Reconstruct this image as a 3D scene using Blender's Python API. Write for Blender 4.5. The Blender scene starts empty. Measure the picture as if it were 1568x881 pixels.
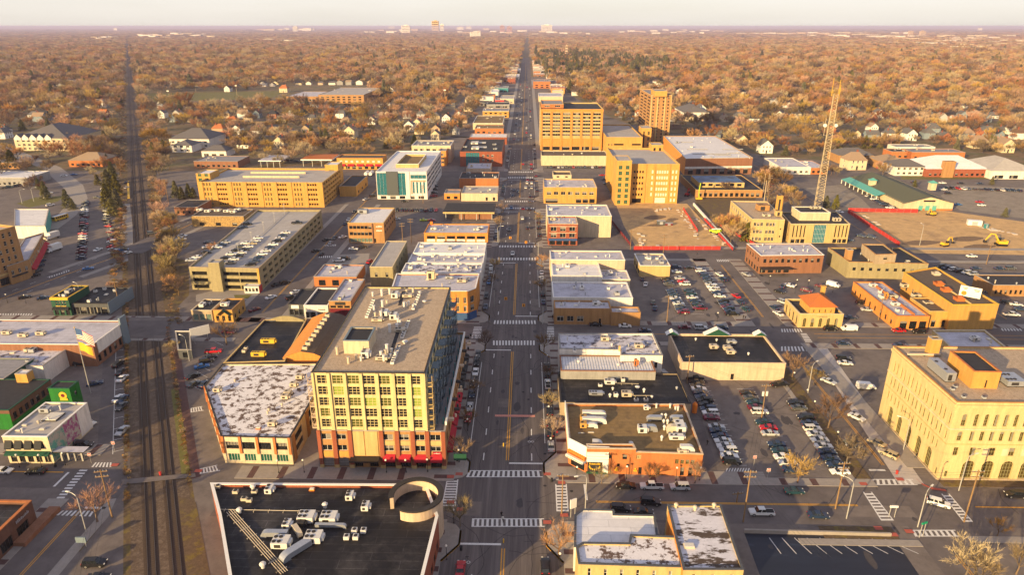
import bpy,bmesh,math,random
from mathutils import Vector,Matrix
random.seed(7)
R=math.radians
sc=bpy.context.scene
col=sc.collection
# camera, sky, sun, exposure
H=105.0
HAZE=7e-5
FPX=1050.0
PITCH=math.atan((440.5-40)/FPX)
YAW=math.atan((808-784)/(FPX/math.cos(PITCH)))
cam=bpy.data.objects.new('camera',bpy.data.cameras.new('camera'))
col.objects.link(cam)
cam.location=(0,0,H)
cam.rotation_euler=(math.pi/2-PITCH,0,YAW)
cam.data.sensor_width=36
cam.data.lens=FPX/1568*36
cam.data.clip_start=1
cam.data.clip_end=120000
sc.camera=cam
SUN_EL,SUN_AZ=13.0,220.0
world=bpy.data.worlds.new('World');sc.world=world;world.use_nodes=True
nt=world.node_tree;nt.nodes.clear()
def N(t,k,**kw):
 n=t.nodes.new(k)
 for a,b in kw.items():setattr(n,a,b)
 return n
sky=N(nt,'ShaderNodeTexSky',sky_type='NISHITA',sun_disc=False)
sky.sun_elevation=R(SUN_EL);sky.sun_rotation=R(SUN_AZ)
sky.air_density=1.0;sky.dust_density=2.0;sky.ozone_density=1.0;sky.altitude=200
tc=N(nt,'ShaderNodeTexCoord');sx=N(nt,'ShaderNodeSeparateXYZ')
nt.links.new(tc.outputs['Generated'],sx.inputs[0])
mpn=N(nt,'ShaderNodeMapping');mpn.inputs['Scale'].default_value=(1.6,1.6,14)
nt.links.new(tc.outputs['Generated'],mpn.inputs[0])
nz=N(nt,'ShaderNodeTexNoise');nz.inputs['Scale'].default_value=1.3;nz.inputs['Detail'].default_value=6
nt.links.new(mpn.outputs[0],nz.inputs['Vector'])
veil=N(nt,'ShaderNodeValToRGB')
veil.color_ramp.elements[0].position=0.0;veil.color_ramp.elements[0].color=(5.3,4.95,4.5,1)
veil.color_ramp.elements[1].position=0.55;veil.color_ramp.elements[1].color=(2.6,2.6,3.2,1)
e=veil.color_ramp.elements.new(0.10);e.color=(5.1,4.95,4.75,1)
e=veil.color_ramp.elements.new(0.25);e.color=(3.6,3.6,4.1,1)
nt.links.new(sx.outputs['Z'],veil.inputs[0])
mr=N(nt,'ShaderNodeMapRange');mr.inputs['From Min'].default_value=0.25;mr.inputs['From Max'].default_value=0.75
mr.inputs['To Min'].default_value=0.70;mr.inputs['To Max'].default_value=0.98
nt.links.new(nz.outputs['Fac'],mr.inputs['Value'])
mx=N(nt,'ShaderNodeMix',data_type='RGBA')
nt.links.new(mr.outputs[0],mx.inputs['Factor'])
nt.links.new(sky.outputs[0],mx.inputs['A']);nt.links.new(veil.outputs[0],mx.inputs['B'])
bg=N(nt,'ShaderNodeBackground');bg.inputs['Strength'].default_value=0.1
nt.links.new(mx.outputs['Result'],bg.inputs['Color'])
nt.links.new(bg.outputs[0],N(nt,'ShaderNodeOutputWorld').inputs[0])
sun=bpy.data.objects.new('sun',bpy.data.lights.new('sun','SUN'));col.objects.link(sun)
sun.data.energy=5.0;sun.data.angle=R(0.6);sun.data.color=(1.0,0.71,0.33)
dsun=Vector((math.sin(R(SUN_AZ))*math.cos(R(SUN_EL)),math.cos(R(SUN_AZ))*math.cos(R(SUN_EL)),math.sin(R(SUN_EL))))
sun.rotation_euler=dsun.to_track_quat('Z','Y').to_euler()
sc.view_settings.view_transform='Standard';sc.view_settings.look='None'
sc.view_settings.exposure=0.95;sc.view_settings.gamma=1.0
sc.render.engine='CYCLES'
cy=sc.cycles
cy.max_bounces=5;cy.diffuse_bounces=2;cy.glossy_bounces=2;cy.transmission_bounces=2;cy.volume_bounces=0
cy.use_denoising=True
cy.use_adaptive_sampling=True;cy.adaptive_threshold=0.02
cy.caustics_reflective=False;cy.caustics_refractive=False
sc.render.film_transparent=False
# pixel of the photograph -> point at height z
_sp,_cp,_sy,_cy=math.sin(PITCH),math.cos(PITCH),math.sin(YAW),math.cos(YAW)
def at(px,py,z=0.0):
 u=(px-784)/FPX;v=(py-440.5)/FPX
 Z=(H-z)/(_sp+v*_cp)
 F=Z*(_cp-v*_sp);X=u*Z
 return(X*_cy-F*_sy,X*_sy+F*_cy)
# materials
MATS={}
def M(name,c,rough=0.85,var=0.18,scale=0.35,c2=None,thr=None,spec=0.3,metal=0.0,bump=0.0,stretch=None,emit=None,objcol=False,streak=0.0,seams=None):
 """Principled material; noise varies the colour a little; c2 with thr mixes a second colour in patches."""
 if name in MATS:return MATS[name]
 if name.startswith('roof_')and seams is None:seams={'roof_white':(9,2.4,.72),'roof_lavender':(7,2.0,.7),'roof_tar':(12,2.2,2.4),'roof_charcoal':(8,1.6,1.3),'roof_ochre':(10,1.5,.75),'roof_concrete':(6,6,.7),'roof_grey':(9,2,.75)}.get(name)
 if name.split('_')[0]in('brick','cream','limestone','beige','tan','olive','white','grey','precast','orange','green')and rough>=.8:streak=streak or .2
 m=bpy.data.materials.new(name);m.use_nodes=True;t=m.node_tree
 b=t.nodes['Principled BSDF']
 b.inputs['Roughness'].default_value=rough;b.inputs['Specular IOR Level'].default_value=spec
 b.inputs['Metallic'].default_value=metal
 g=N(t,'ShaderNodeNewGeometry')
 vec=g.outputs['Position']
 if stretch:
  mp=N(t,'ShaderNodeMapping');mp.inputs['Scale'].default_value=stretch
  t.links.new(vec,mp.inputs[0]);vec=mp.outputs[0]
 n=N(t,'ShaderNodeTexNoise');n.inputs['Scale'].default_value=scale;n.inputs['Detail'].default_value=6;n.inputs['Roughness'].default_value=0.65
 t.links.new(vec,n.inputs['Vector'])
 if objcol:
  oi=N(t,'ShaderNodeObjectInfo');src=oi.outputs['Color']
 else:
  rgb=N(t,'ShaderNodeRGB');rgb.outputs[0].default_value=(*c,1);src=rgb.outputs[0]
 if c2:
  ramp=N(t,'ShaderNodeValToRGB');a,z=(thr or(0.45,0.55))
  ramp.color_ramp.elements[0].position=a;ramp.color_ramp.elements[1].position=z
  ramp.color_ramp.elements[0].color=(0,0,0,1);ramp.color_ramp.elements[1].color=(1,1,1,1)
  n2=N(t,'ShaderNodeTexNoise');n2.inputs['Scale'].default_value=scale;n2.inputs['Detail'].default_value=9;n2.inputs['Roughness'].default_value=0.7
  t.links.new(vec,n2.inputs['Vector']);t.links.new(n2.outputs['Fac'],ramp.inputs[0])
  m2=N(t,'ShaderNodeMix',data_type='RGBA');t.links.new(ramp.outputs[0],m2.inputs['Factor'])
  t.links.new(src,m2.inputs['A']);m2.inputs['B'].default_value=(*c2,1);src=m2.outputs['Result']
 if var>0:
  r2=N(t,'ShaderNodeMapRange');r2.inputs['From Min'].default_value=0.3;r2.inputs['From Max'].default_value=0.7
  r2.inputs['To Min'].default_value=1-var;r2.inputs['To Max'].default_value=1+var
  n3=N(t,'ShaderNodeTexNoise');n3.inputs['Scale'].default_value=scale*3.1;n3.inputs['Detail'].default_value=8;n3.inputs['Roughness'].default_value=0.75
  t.links.new(vec,n3.inputs['Vector']);t.links.new(n3.outputs['Fac'],r2.inputs['Value'])
  mm=N(t,'ShaderNodeMix',data_type='RGBA',blend_type='MULTIPLY');mm.inputs['Factor'].default_value=1
  t.links.new(src,mm.inputs['A']);t.links.new(r2.outputs[0],mm.inputs['B']);src=mm.outputs['Result']
 if streak:
  mp2=N(t,'ShaderNodeMapping');mp2.inputs['Scale'].default_value=(1,1,.12);t.links.new(g.outputs['Position'],mp2.inputs[0])
  n4=N(t,'ShaderNodeTexNoise');n4.inputs['Scale'].default_value=.9;n4.inputs['Detail'].default_value=7;n4.inputs['Roughness'].default_value=.7;t.links.new(mp2.outputs[0],n4.inputs['Vector'])
  r4=N(t,'ShaderNodeMapRange');r4.inputs['From Min'].default_value=.35;r4.inputs['From Max'].default_value=.62;r4.inputs['To Min'].default_value=1-streak;r4.inputs['To Max'].default_value=1.04;t.links.new(n4.outputs['Fac'],r4.inputs['Value'])
  m4=N(t,'ShaderNodeMix',data_type='RGBA',blend_type='MULTIPLY');m4.inputs['Factor'].default_value=1;t.links.new(src,m4.inputs['A']);t.links.new(r4.outputs[0],m4.inputs['B']);src=m4.outputs['Result']
 if seams:
  bk=N(t,'ShaderNodeTexBrick');bk.inputs['Scale'].default_value=1;bk.inputs['Brick Width'].default_value=seams[0];bk.inputs['Row Height'].default_value=seams[1];bk.inputs['Mortar Size'].default_value=.06
  for k_,v_ in(('Color1',1.03),('Color2',.93),('Mortar',seams[2])):bk.inputs[k_].default_value=(v_,v_,v_,1)
  t.links.new(g.outputs['Position'],bk.inputs['Vector']);m5=N(t,'ShaderNodeMix',data_type='RGBA',blend_type='MULTIPLY');m5.inputs['Factor'].default_value=1;t.links.new(src,m5.inputs['A']);t.links.new(bk.outputs['Color'],m5.inputs['B']);src=m5.outputs['Result']
 t.links.new(src,b.inputs['Base Color'])
 if bump:
  bp=N(t,'ShaderNodeBump');bp.inputs['Strength'].default_value=bump;bp.inputs['Distance'].default_value=0.2
  t.links.new(n.outputs['Fac'],bp.inputs['Height']);t.links.new(bp.outputs[0],b.inputs['Normal'])
 if emit:
  b.inputs['Emission Color'].default_value=(*emit[:3],1);b.inputs['Emission Strength'].default_value=emit[3]
 MATS[name]=m
 return m
def mm_(n):return MATS[n]
M('asphalt',(0.122,0.103,0.098),0.9,0.22,0.06,c2=(0.155,0.132,0.124),thr=(0.42,0.62),spec=0.25)
M('asphalt_lot',(0.175,0.147,0.132),0.92,0.22,0.09,c2=(0.125,0.106,0.10),thr=(0.5,0.66),spec=0.2)
M('asphalt_dark',(0.014,0.018,0.032),0.38,0.3,0.06,c2=(0.06,0.085,0.14),thr=(0.56,0.72),spec=0.3,stretch=(0.35,2.2,1))  # bluish streaks paint the sky reflection onto the wet asphalt
M('concrete',(0.30,0.265,0.235),0.9,0.14,0.25)
M('concrete_pale',(0.46,0.41,0.37),0.9,0.1,0.25)
M('asphalt_main',(0.108,0.091,0.088),0.9,0.25,0.5,c2=(0.15,0.127,0.12),thr=(0.44,0.6),spec=0.25,stretch=(1,.03,1))
M('brick_paver',(0.115,0.062,0.056),0.9,0.18,0.8)
M('concrete_tan',(0.27,0.225,0.175),0.92,0.2,0.12,c2=(0.21,0.17,0.13),thr=(0.48,0.62))
M('kerb',(0.33,0.30,0.27),0.9,0.1,0.5)
M('earth',(0.19,0.125,0.072),0.95,0.3,0.05,c2=(0.115,0.105,0.045),thr=(0.42,0.6))
M('soil',(0.54,0.345,0.155),0.95,0.25,0.07,c2=(0.36,0.23,0.115),thr=(0.52,0.66))
M('mud',(0.20,0.13,0.075),0.95,0.3,0.3)
M('verge',(0.12,0.082,0.048),0.95,0.35,0.35,c2=(0.17,0.125,0.03),thr=(0.5,0.62))
M('grass',(0.14,0.13,0.035),0.95,0.3,0.2,c2=(0.20,0.15,0.05),thr=(0.5,0.7))
M('ballast',(0.105,0.072,0.048),0.95,0.35,0.8,c2=(0.16,0.118,0.085),thr=(0.45,0.6))
M('ballast_dark',(0.084,0.056,0.038),0.95,0.35,0.9)
M('rail_steel',(0.12,0.10,0.09),0.45,0.1,2,metal=0.6)
M('sleeper',(0.066,0.046,0.033),0.95,0.3,2)
M('paint_white',(0.66,0.64,0.61),0.8,0.3,1.2)
M('paint_yellow',(0.60,0.30,0.04),0.8,0.22,1.0)
M('paint_coral',(0.60,0.25,0.19),0.8,0.2,1.0)
M('tactile_red',(0.42,0.10,0.07),0.85,0.15,1.0)
M('asphalt_stain',(0.066,0.058,0.06),0.85,0.25,0.6)
M('crack',(0.028,0.025,0.025),0.8,0.2,1)
M('brick_red',(0.29,0.085,0.045),0.9,0.16,1.1)
M('brick_orange',(0.47,0.165,0.055),0.9,0.16,1.1)
M('brick_brown',(0.27,0.125,0.07),0.9,0.16,1.1)
M('brick_dark',(0.15,0.075,0.05),0.9,0.16,1.1)
M('brick_tan',(0.40,0.215,0.085),0.9,0.14,1.1)
M('brick_yellow',(0.54,0.295,0.075),0.9,0.10,0.9)
M('precast_gold',(0.55,0.30,0.075),0.9,0.09,0.6)
M('orange_render',(0.62,0.25,0.055),0.85,0.08,0.5)
M('cream',(0.54,0.385,0.165),0.88,0.08,0.6)
M('cream_loft',(0.60,0.49,0.25),0.88,0.08,0.6)
M('cream_pale',(0.60,0.49,0.33),0.88,0.08,0.5)
M('limestone',(0.61,0.455,0.225),0.9,0.09,0.9)
M('beige',(0.58,0.44,0.31),0.9,0.08,0.4)
M('tan',(0.40,0.31,0.21),0.9,0.1,0.4)
M('olive_wall',(0.32,0.27,0.15),0.9,0.12,0.4)
M('white_wall',(0.72,0.68,0.63),0.85,0.07,0.4)
M('white_trim',(0.76,0.73,0.68),0.7,0.06,0.6)
M('grey_wall',(0.30,0.29,0.28),0.88,0.1,0.4)
M('grey_dark',(0.085,0.09,0.10),0.8,0.1,0.4)
M('slate_panel',(0.075,0.085,0.09),0.6,0.06,0.4)
M('blue_grey',(0.16,0.21,0.25),0.7,0.1,0.6)
M('teal_panel',(0.035,0.21,0.24),0.6,0.1,0.6)
M('green_wall',(0.012,0.15,0.018),0.8,0.1,0.5)
M('green_dark',(0.012,0.07,0.04),0.7,0.1,0.5)
M('teal_roof',(0.10,0.36,0.31),0.6,0.1,0.5)
M('yellow_paint',(0.66,0.40,0.03),0.6,0.08,1)
M('lime_paint',(0.45,0.62,0.03),0.6,0.08,1)
M('red_awning',(0.36,0.012,0.025),0.8,0.1,0.8)
M('black_awning',(0.015,0.017,0.02),0.7,0.1,0.8)
M('blue_awning',(0.04,0.09,0.22),0.7,0.1,0.8)
M('maroon',(0.14,0.012,0.02),0.8,0.1,0.8)
M('fence_red',(0.45,0.035,0.03),0.8,0.15,0.8)
M('stone_rubble',(0.40,0.26,0.10),0.95,0.4,1.3,c2=(0.20,0.14,0.07),thr=(0.5,0.58))
M('roof_white',(0.70,0.68,0.68),0.8,0.08,0.25,c2=(0.52,0.50,0.50),thr=(0.55,0.75))
M('roof_lavender',(0.50,0.48,0.53),0.85,0.12,0.18,c2=(0.33,0.31,0.34),thr=(0.5,0.68))
M('roof_snow',(0.72,0.69,0.70),0.85,0.12,0.5,c2=(0.13,0.085,0.065),thr=(0.505,0.56))
M('roof_worn',(0.55,0.53,0.58),0.85,0.15,0.42,c2=(0.10,0.08,0.085),thr=(0.50,0.60))
M('roof_tar',(0.012,0.011,0.013),0.6,0.35,0.12,c2=(0.05,0.045,0.045),thr=(0.47,0.66),spec=0.25)
M('roof_charcoal',(0.035,0.033,0.036),0.85,0.25,0.2)
M('roof_brown',(0.12,0.088,0.062),0.92,0.22,0.3)
M('roof_gravel',(0.47,0.36,0.25),0.95,0.3,1.6,c2=(0.36,0.27,0.185),thr=(0.45,0.6))
M('roof_ochre',(0.24,0.155,0.065),0.92,0.2,0.3,c2=(0.16,0.105,0.05),thr=(0.5,0.66))
M('roof_grey',(0.26,0.25,0.26),0.9,0.15,0.2)
M('roof_concrete',(0.40,0.37,0.345),0.9,0.1,0.12)
M('roof_bluemetal',(0.05,0.12,0.26),0.5,0.2,0.12,c2=(0.02,0.035,0.07),thr=(0.45,0.6))
M('tile_orange',(0.46,0.14,0.035),0.85,0.2,0.9)
M('shingle_grey',(0.13,0.12,0.12),0.92,0.2,0.8)
M('shingle_brown',(0.15,0.095,0.065),0.92,0.2,0.8)
M('shingle_tan',(0.32,0.23,0.15),0.92,0.2,0.8)
M('shingle_green',(0.10,0.105,0.07),0.92,0.2,0.8)
M('solar',(0.015,0.02,0.05),0.25,0.1,1,spec=0.5)
M('glass',(0.012,0.014,0.016),0.12,0.3,0.4,spec=0.5)
M('glass_teal',(0.025,0.16,0.20),0.12,0.35,0.25,spec=0.6)
M('glass_green',(0.01,0.09,0.06),0.15,0.4,0.6,spec=0.5)
M('glass_amber',(0.075,0.055,0.018),0.2,0.5,0.7,spec=0.5)
M('glass_reflect_olive',(0.075,0.085,0.018),0.2,0.5,0.8,spec=0.5)  # olive tint paints a yellow-green reflection into the loft panes
M('blind_green',(0.24,0.31,0.05),0.5,0.3,1.3)  # brighter yellow-green pane, a reflection put into the colour
M('blind_dim',(0.22,0.20,0.17),0.5,0.3,0.8)
M('blind_white',(0.62,0.58,0.5),0.6,0.2,1.0)
M('frame_dark',(0.035,0.03,0.028),0.6,0.1,1)
M('frame_olive',(0.25,0.23,0.11),0.6,0.1,1)
M('frame_white',(0.66,0.62,0.55),0.6,0.1,1)
M('void',(0.008,0.007,0.006),0.95,0,1)  # near-black pane standing in for the shade inside openings
M('unit_tan',(0.50,0.43,0.33),0.6,0.12,0.8)
M('unit_white',(0.62,0.60,0.57),0.55,0.12,0.8)
M('unit_grey',(0.33,0.34,0.36),0.5,0.12,0.8)
M('galvanised',(0.40,0.42,0.46),0.4,0.15,0.8,metal=0.5)
M('steel_tan',(0.50,0.40,0.25),0.6,0.1,1)
M('pole_grey',(0.42,0.41,0.39),0.5,0.05,1,metal=0.2)
M('pole_wood',(0.24,0.15,0.075),0.9,0.15,1)
M('pole_black',(0.02,0.02,0.022),0.5,0.05,1)
M('wire',(0.03,0.03,0.03),0.7,0,1)
M('globe',(0.8,0.76,0.66),0.4,0,1)
M('signal_amber',(0.75,0.30,0.02),0.6,0.05,1)
M('orange_plastic',(0.75,0.20,0.02),0.6,0.05,1)
M('sign_green',(0.01,0.30,0.14),0.5,0.05,1)
M('car_paint',(1,1,1),0.28,0.0,1,spec=0.5,objcol=True)
M('car_glass',(0.01,0.014,0.018),0.08,0,1,spec=0.6)
M('tyre',(0.014,0.013,0.013),0.85,0,1)
M('rim',(0.35,0.35,0.36),0.35,0,1,metal=0.6)
M('lamp_clear',(0.75,0.74,0.7),0.2,0,1)
M('lamp_red',(0.45,0.01,0.01),0.3,0,1)
M('lamp_red_on',(0.6,0.01,0.01),0.3,0,1,emit=(1,0.02,0.02,2.5))
M('bed_black',(0.02,0.02,0.022),0.8,0.1,1)
def leafmat(name,c,var):
 m=bpy.data.materials.new(name);m.use_nodes=True;t=m.node_tree;b=t.nodes['Principled BSDF']
 b.inputs['Roughness'].default_value=0.9;b.inputs['Specular IOR Level'].default_value=0.1
 oi=N(t,'ShaderNodeObjectInfo');hs=N(t,'ShaderNodeHueSaturation')
 hs.inputs['Color'].default_value=(*c,1)
 for inp,lo,hi,src in(('Hue',0.5-var*0.03,0.5+var*0.03,'h'),('Value',1-var*0.6,1+var*0.55,'v'),('Saturation',0.6,1.12,'s')):
  q=N(t,'ShaderNodeMapRange');q.inputs['To Min'].default_value=lo;q.inputs['To Max'].default_value=hi
  f=N(t,'ShaderNodeMath',operation='FRACT');k=N(t,'ShaderNodeMath',operation='MULTIPLY')
  k.inputs[1].default_value={'h':7.31,'v':1.0,'s':13.7}[src]
  t.links.new(oi.outputs['Random'],k.inputs[0]);t.links.new(k.outputs[0],f.inputs[0])
  t.links.new(f.outputs[0],q.inputs['Value']);t.links.new(q.outputs[0],hs.inputs[inp])
 t.links.new(hs.outputs[0],b.inputs['Base Color']);MATS[name]=m
leafmat('twig',(0.37,0.212,0.072),1.0)
leafmat('bark',(0.15,0.095,0.055),0.5)
leafmat('needle',(0.15,0.135,0.035),0.5)
# mesh helper
class MB:
 def __init__(s):s.v=[];s.f=[];s.m=[]
 def quad(s,*p,mi=0):
  n=len(s.v);s.v.extend(tuple(q)for q in p);s.f.append(tuple(range(n,n+len(p))));s.m.append(mi)
 def box(s,x0,y0,z0,x1,y1,z1,mi=0,top=None,bot=True):
  n=len(s.v)
  s.v+=[(x0,y0,z0),(x1,y0,z0),(x1,y1,z0),(x0,y1,z0),(x0,y0,z1),(x1,y0,z1),(x1,y1,z1),(x0,y1,z1)]
  F=[(0,1,5,4),(1,2,6,5),(2,3,7,6),(3,0,4,7),(4,5,6,7)]+([(3,2,1,0)]if bot else[])
  for i,f in enumerate(F):
   s.f.append(tuple(n+k for k in f));s.m.append(top if(i==4 and top is not None)else mi)
 def prism(s,poly,z0,z1,mi=0,top=None,cap=True):
  n=len(poly)
  for i in range(n):
   a=poly[i];b=poly[(i+1)%n]
   s.quad((a[0],a[1],z0),(b[0],b[1],z0),(b[0],b[1],z1),(a[0],a[1],z1),mi=mi)
  if cap:s.quad(*[(p[0],p[1],z1)for p in poly],mi=mi if top is None else top)
 def cyl(s,x,y,z0,z1,r0,r1=None,n=10,mi=0,cap=True):
  r1=r0 if r1 is None else r1;k=len(s.v)
  for r,z in((r0,z0),(r1,z1)):
   for i in range(n):
    a=2*math.pi*i/n;s.v.append((x+r*math.cos(a),y+r*math.sin(a),z))
  for i in range(n):
   j=(i+1)%n;s.f.append((k+i,k+j,k+n+j,k+n+i));s.m.append(mi)
  if cap:s.f.append(tuple(k+n+i for i in range(n)));s.m.append(mi)
 def tube(s,pts,rs,n=5,mi=0,cap=True):
  pts=[Vector(p)for p in pts];k=len(s.v)
  if not hasattr(rs,'__len__'):rs=[rs]*len(pts)
  for i,p in enumerate(pts):
   d=(pts[min(i+1,len(pts)-1)]-pts[max(i-1,0)]).normalized()
   u=d.cross(Vector((0,0,1))if abs(d.z)<0.9 else Vector((1,0,0))).normalized();w=d.cross(u)
   for j in range(n):
    a=2*math.pi*j/n;s.v.append(tuple(p+(u*math.cos(a)+w*math.sin(a))*rs[i]))
  for i in range(len(pts)-1):
   for j in range(n):
    q=(j+1)%n
    s.f.append((k+i*n+j,k+i*n+q,k+(i+1)*n+q,k+(i+1)*n+j));s.m.append(mi)
  if cap:
   s.f.append(tuple(k+(len(pts)-1)*n+j for j in range(n)));s.m.append(mi)
   s.f.append(tuple(k+n-1-j for j in range(n)));s.m.append(mi)
 def ball(s,x,y,z,r,mi=0,n=8,m=5,sz=1.0):
  k=len(s.v)
  for i in range(m+1):
   t=math.pi*i/m
   for j in range(n):
    a=2*math.pi*j/n;s.v.append((x+r*math.sin(t)*math.cos(a),y+r*math.sin(t)*math.sin(a),z+r*sz*math.cos(t)))
  for i in range(m):
   for j in range(n):
    q=(j+1)%n;s.f.append((k+i*n+j,k+(i+1)*n+j,k+(i+1)*n+q,k+i*n+q));s.m.append(mi)
 def mesh(s,name,mats,off=None,smooth=False):
  me=bpy.data.meshes.new(name)
  v=s.v if off is None else[(a-off[0],b-off[1],c-(off[2]if len(off)>2 else 0))for a,b,c in s.v]
  me.from_pydata(v,[],s.f)
  for m in mats:me.materials.append(MATS[m]if isinstance(m,str)else m)
  me.polygons.foreach_set('material_index',s.m)
  if smooth:me.polygons.foreach_set('use_smooth',[True]*len(s.f))
  me.update();return me
 def build(s,name,mats,parent=None,off=None,loc=None,smooth=False):
  if isinstance(mats,str):mats=[mats]
  if off is None and parent is not None:off=tuple(parent.location)
  return ob(name,s.mesh(name,mats,off,smooth),parent,loc)
def ob(name,me,parent=None,loc=None,rz=0.0,scale=None):
 o=bpy.data.objects.new(name,me);col.objects.link(o)
 if parent is not None:o.parent=parent
 if loc is not None:o.location=loc
 if rz:o.rotation_euler=(0,0,rz)
 if scale is not None:o.scale=scale if hasattr(scale,'__len__')else(scale,)*3
 return o
def tag(o,label=None,cat=None,group=None,kind=None):
 if label:o['label']=label
 if cat:o['category']=cat
 if group:o['group']=group
 if kind:o['kind']=kind
 return o
def thing(name,label,cat,loc,rz=0.0,group=None):
 o=bpy.data.objects.new(name,None);col.objects.link(o);o.location=loc if len(loc)==3 else(*loc,0)
 o.rotation_euler=(0,0,rz);o.empty_display_size=0.5
 return tag(o,label,cat,group)
def copy_thing(root,loc,rz,label,group=None,scale=None):
 r=root.copy();col.objects.link(r);r.location=loc;r.rotation_euler=(0,0,rz)
 r['label']=label
 if group:r['group']=group
 if scale:r.scale=(scale,)*3 if not hasattr(scale,'__len__')else scale
 for ch in list(root.children):
  c=ch.copy();col.objects.link(c);c.parent=r
  for g in ch.children:
   d=g.copy();col.objects.link(d);d.parent=c
 return r
def struct(name,mb,mats,smooth=False):return tag(mb.build(name,mats,smooth=smooth),kind='structure')
def sheet(name,polys,z,mat):
 mb=MB()
 for p in polys:mb.quad(*[(a,b,z)for a,b in p])
 return struct(name,mb,[mat])
# buildings
WIN={'dark':('glass','frame_dark',1,1,.07,.22),'two':('glass','frame_white',2,1,.08,.2),'sash':('glass','frame_white',1,2,.08,.2),'shop':('glass','frame_dark',4,1,.08,.3),'shopg':('glass_green','frame_white',4,1,.08,.25),'teal':('glass_teal','frame_dark',3,3,.06,.12),'teal1':('glass_teal','frame_dark',1,3,.07,.2),'loft':('glass','cream_loft',3,3,.10,.22),'loftb':('blind_green','cream_loft',3,3,.09,.22),'lofta':('glass_reflect_olive','cream_loft',3,3,.10,.22),'door':('glass','frame_dark',2,1,.08,.3),'gate':('grey_wall','frame_dark',1,5,.05,.25),'arch':('glass_amber','frame_olive',2,4,.07,.32),'archbig':('glass_amber','frame_olive',4,5,.08,.45),'olive':('glass_amber','frame_olive',2,2,.07,.25),'open':('void','void',1,1,.01,.9),'balc':('glass','blind_white',3,1,.1,.25),'white':('blind_white','frame_white',1,1,.06,.18),'green4':('glass_green','frame_olive',2,2,.09,.22),'band':('glass','frame_white',6,1,.07,.2),'slit':('glass','frame_dark',1,4,.06,.3),'curtain':('glass_teal','frame_white',8,4,.06,.2),'house':('glass','white_trim',1,2,.1,.08)}
_wm={}
rw_=random.Random(17)
def win_mesh(w,h,st,arch):
 vr=rw_.randrange(5)if st in('dark','two','sash','olive','balc','shop','arch')else 0
 k=(round(w,1),round(h,1),st,arch,vr)
 if k in _wm:return _wm[k]
 g,f,nx,ny,b,dep=WIN[st];mb=MB()
 mb.quad((0,0,0),(w,0,0),(w,0,h),(0,0,h),mi=0)
 if b>.02:
  y0,y1=-.07,-.002
  mb.box(0,y0,0,w,y1,b,1);mb.box(0,y0,h-b,w,y1,h,1)
  mb.box(0,y0,b,b,y1,h-b,1);mb.box(w-b,y0,b,w,y1,h-b,1)
  for i in range(1,nx):x=w*i/nx;mb.box(x-b/2,y0+.01,b,x+b/2,y1,h-b,1)
  for j in range(1,ny):z=h*j/ny;mb.box(b,y0+.02,z-b/2,w-b,y1,z+b/2,1)
 if vr in(1,2):t_=.45 if vr==1 else .72;mb.quad((b,-.001,h*t_),(w-b,-.001,h*t_),(w-b,-.001,h-b),(b,-.001,h-b),mi=2)
 if vr==3 and nx>1:mb.quad((w/nx,-.001,b),(w*2/nx-b,-.001,b),(w*2/nx-b,-.001,h-b),(w/nx,-.001,h-b),mi=2)
 _wm[k]=mb.mesh('window',[g,f,'blind_dim']);return _wm[k]
def facade(mb,p0,p1,z0,z1,ops,dep,mi=0):
 p0=Vector((*p0,0));p1=Vector((*p1,0));L=(p1-p0).length;d=(p1-p0)/L;n=Vector((d.y,-d.x,0))
 P=lambda u,z,o=0:tuple(p0+d*u-n*o+Vector((0,0,z)))
 us=sorted({0,L,*[x for o in ops for x in o[:2]]});zs=sorted({z0,z1,*[x for o in ops for x in o[2:4]]})
 for j in range(len(zs)-1):
  zc=(zs[j]+zs[j+1])/2;row=[o for o in ops if o[2]<zc<o[3]];start=None
  for i in range(len(us)-1):
   uc=(us[i]+us[i+1])/2;hole=any(o[0]<uc<o[1]for o in row)
   if not hole and start is None:start=us[i]
   if hole and start is not None:
    mb.quad(P(start,zs[j]),P(us[i],zs[j]),P(us[i],zs[j+1]),P(start,zs[j+1]),mi=mi);start=None
  if start is not None:mb.quad(P(start,zs[j]),P(L,zs[j]),P(L,zs[j+1]),P(start,zs[j+1]),mi=mi)
 for o in ops:
  a,b,c,e=o[:4];k=o[5]
  for q in((P(a,c),P(a,c,k),P(a,e,k),P(a,e)),(P(b,c,k),P(b,c),P(b,e),P(b,e,k)),(P(a,c),P(b,c),P(b,c,k),P(a,c,k)),(P(a,e,k),P(b,e,k),P(b,e),P(a,e))):
   mb.quad(*q,mi=mi)
  if o[4]:
   r=(b-a)/2;m=(a+b)/2;zc=e-r;S=6
   for s in(-1,1):
    cur=[(m+s*r*math.cos(math.pi/2*i/S),zc+r*math.sin(math.pi/2*i/S))for i in range(S+1)]
    for i in range(S):
     q=(cur[i],cur[i+1])
     x=a if s<0 else b
     mb.quad(P(q[0][0],q[0][1]),P(q[1][0],q[1][1]),P(x,q[1][1]+(.0 if i<S-1 else 0)),P(x,q[0][1]),mi=mi)if i<S-1 else mb.quad(P(q[0][0],q[0][1]),P(q[1][0],q[1][1]),P(x,e),P(x,q[0][1]),mi=mi)
     mb.quad(P(*q[0]),P(*q[1]),P(*q[1],k),P(*q[0],k),mi=mi)
 return P,d
def inset(poly,t):
 n=len(poly);out=[]
 for i in range(n):
  a=Vector(poly[i-1]);b=Vector(poly[i]);c=Vector(poly[(i+1)%n])
  d1=(b-a).normalized();d2=(c-b).normalized();n1=Vector((-d1.y,d1.x));n2=Vector((-d2.y,d2.x))
  k=1+n1.dot(n2);m=(n1+n2)/max(k,.3);out.append(tuple(b+m*t))
 return out
_um={}
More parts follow.
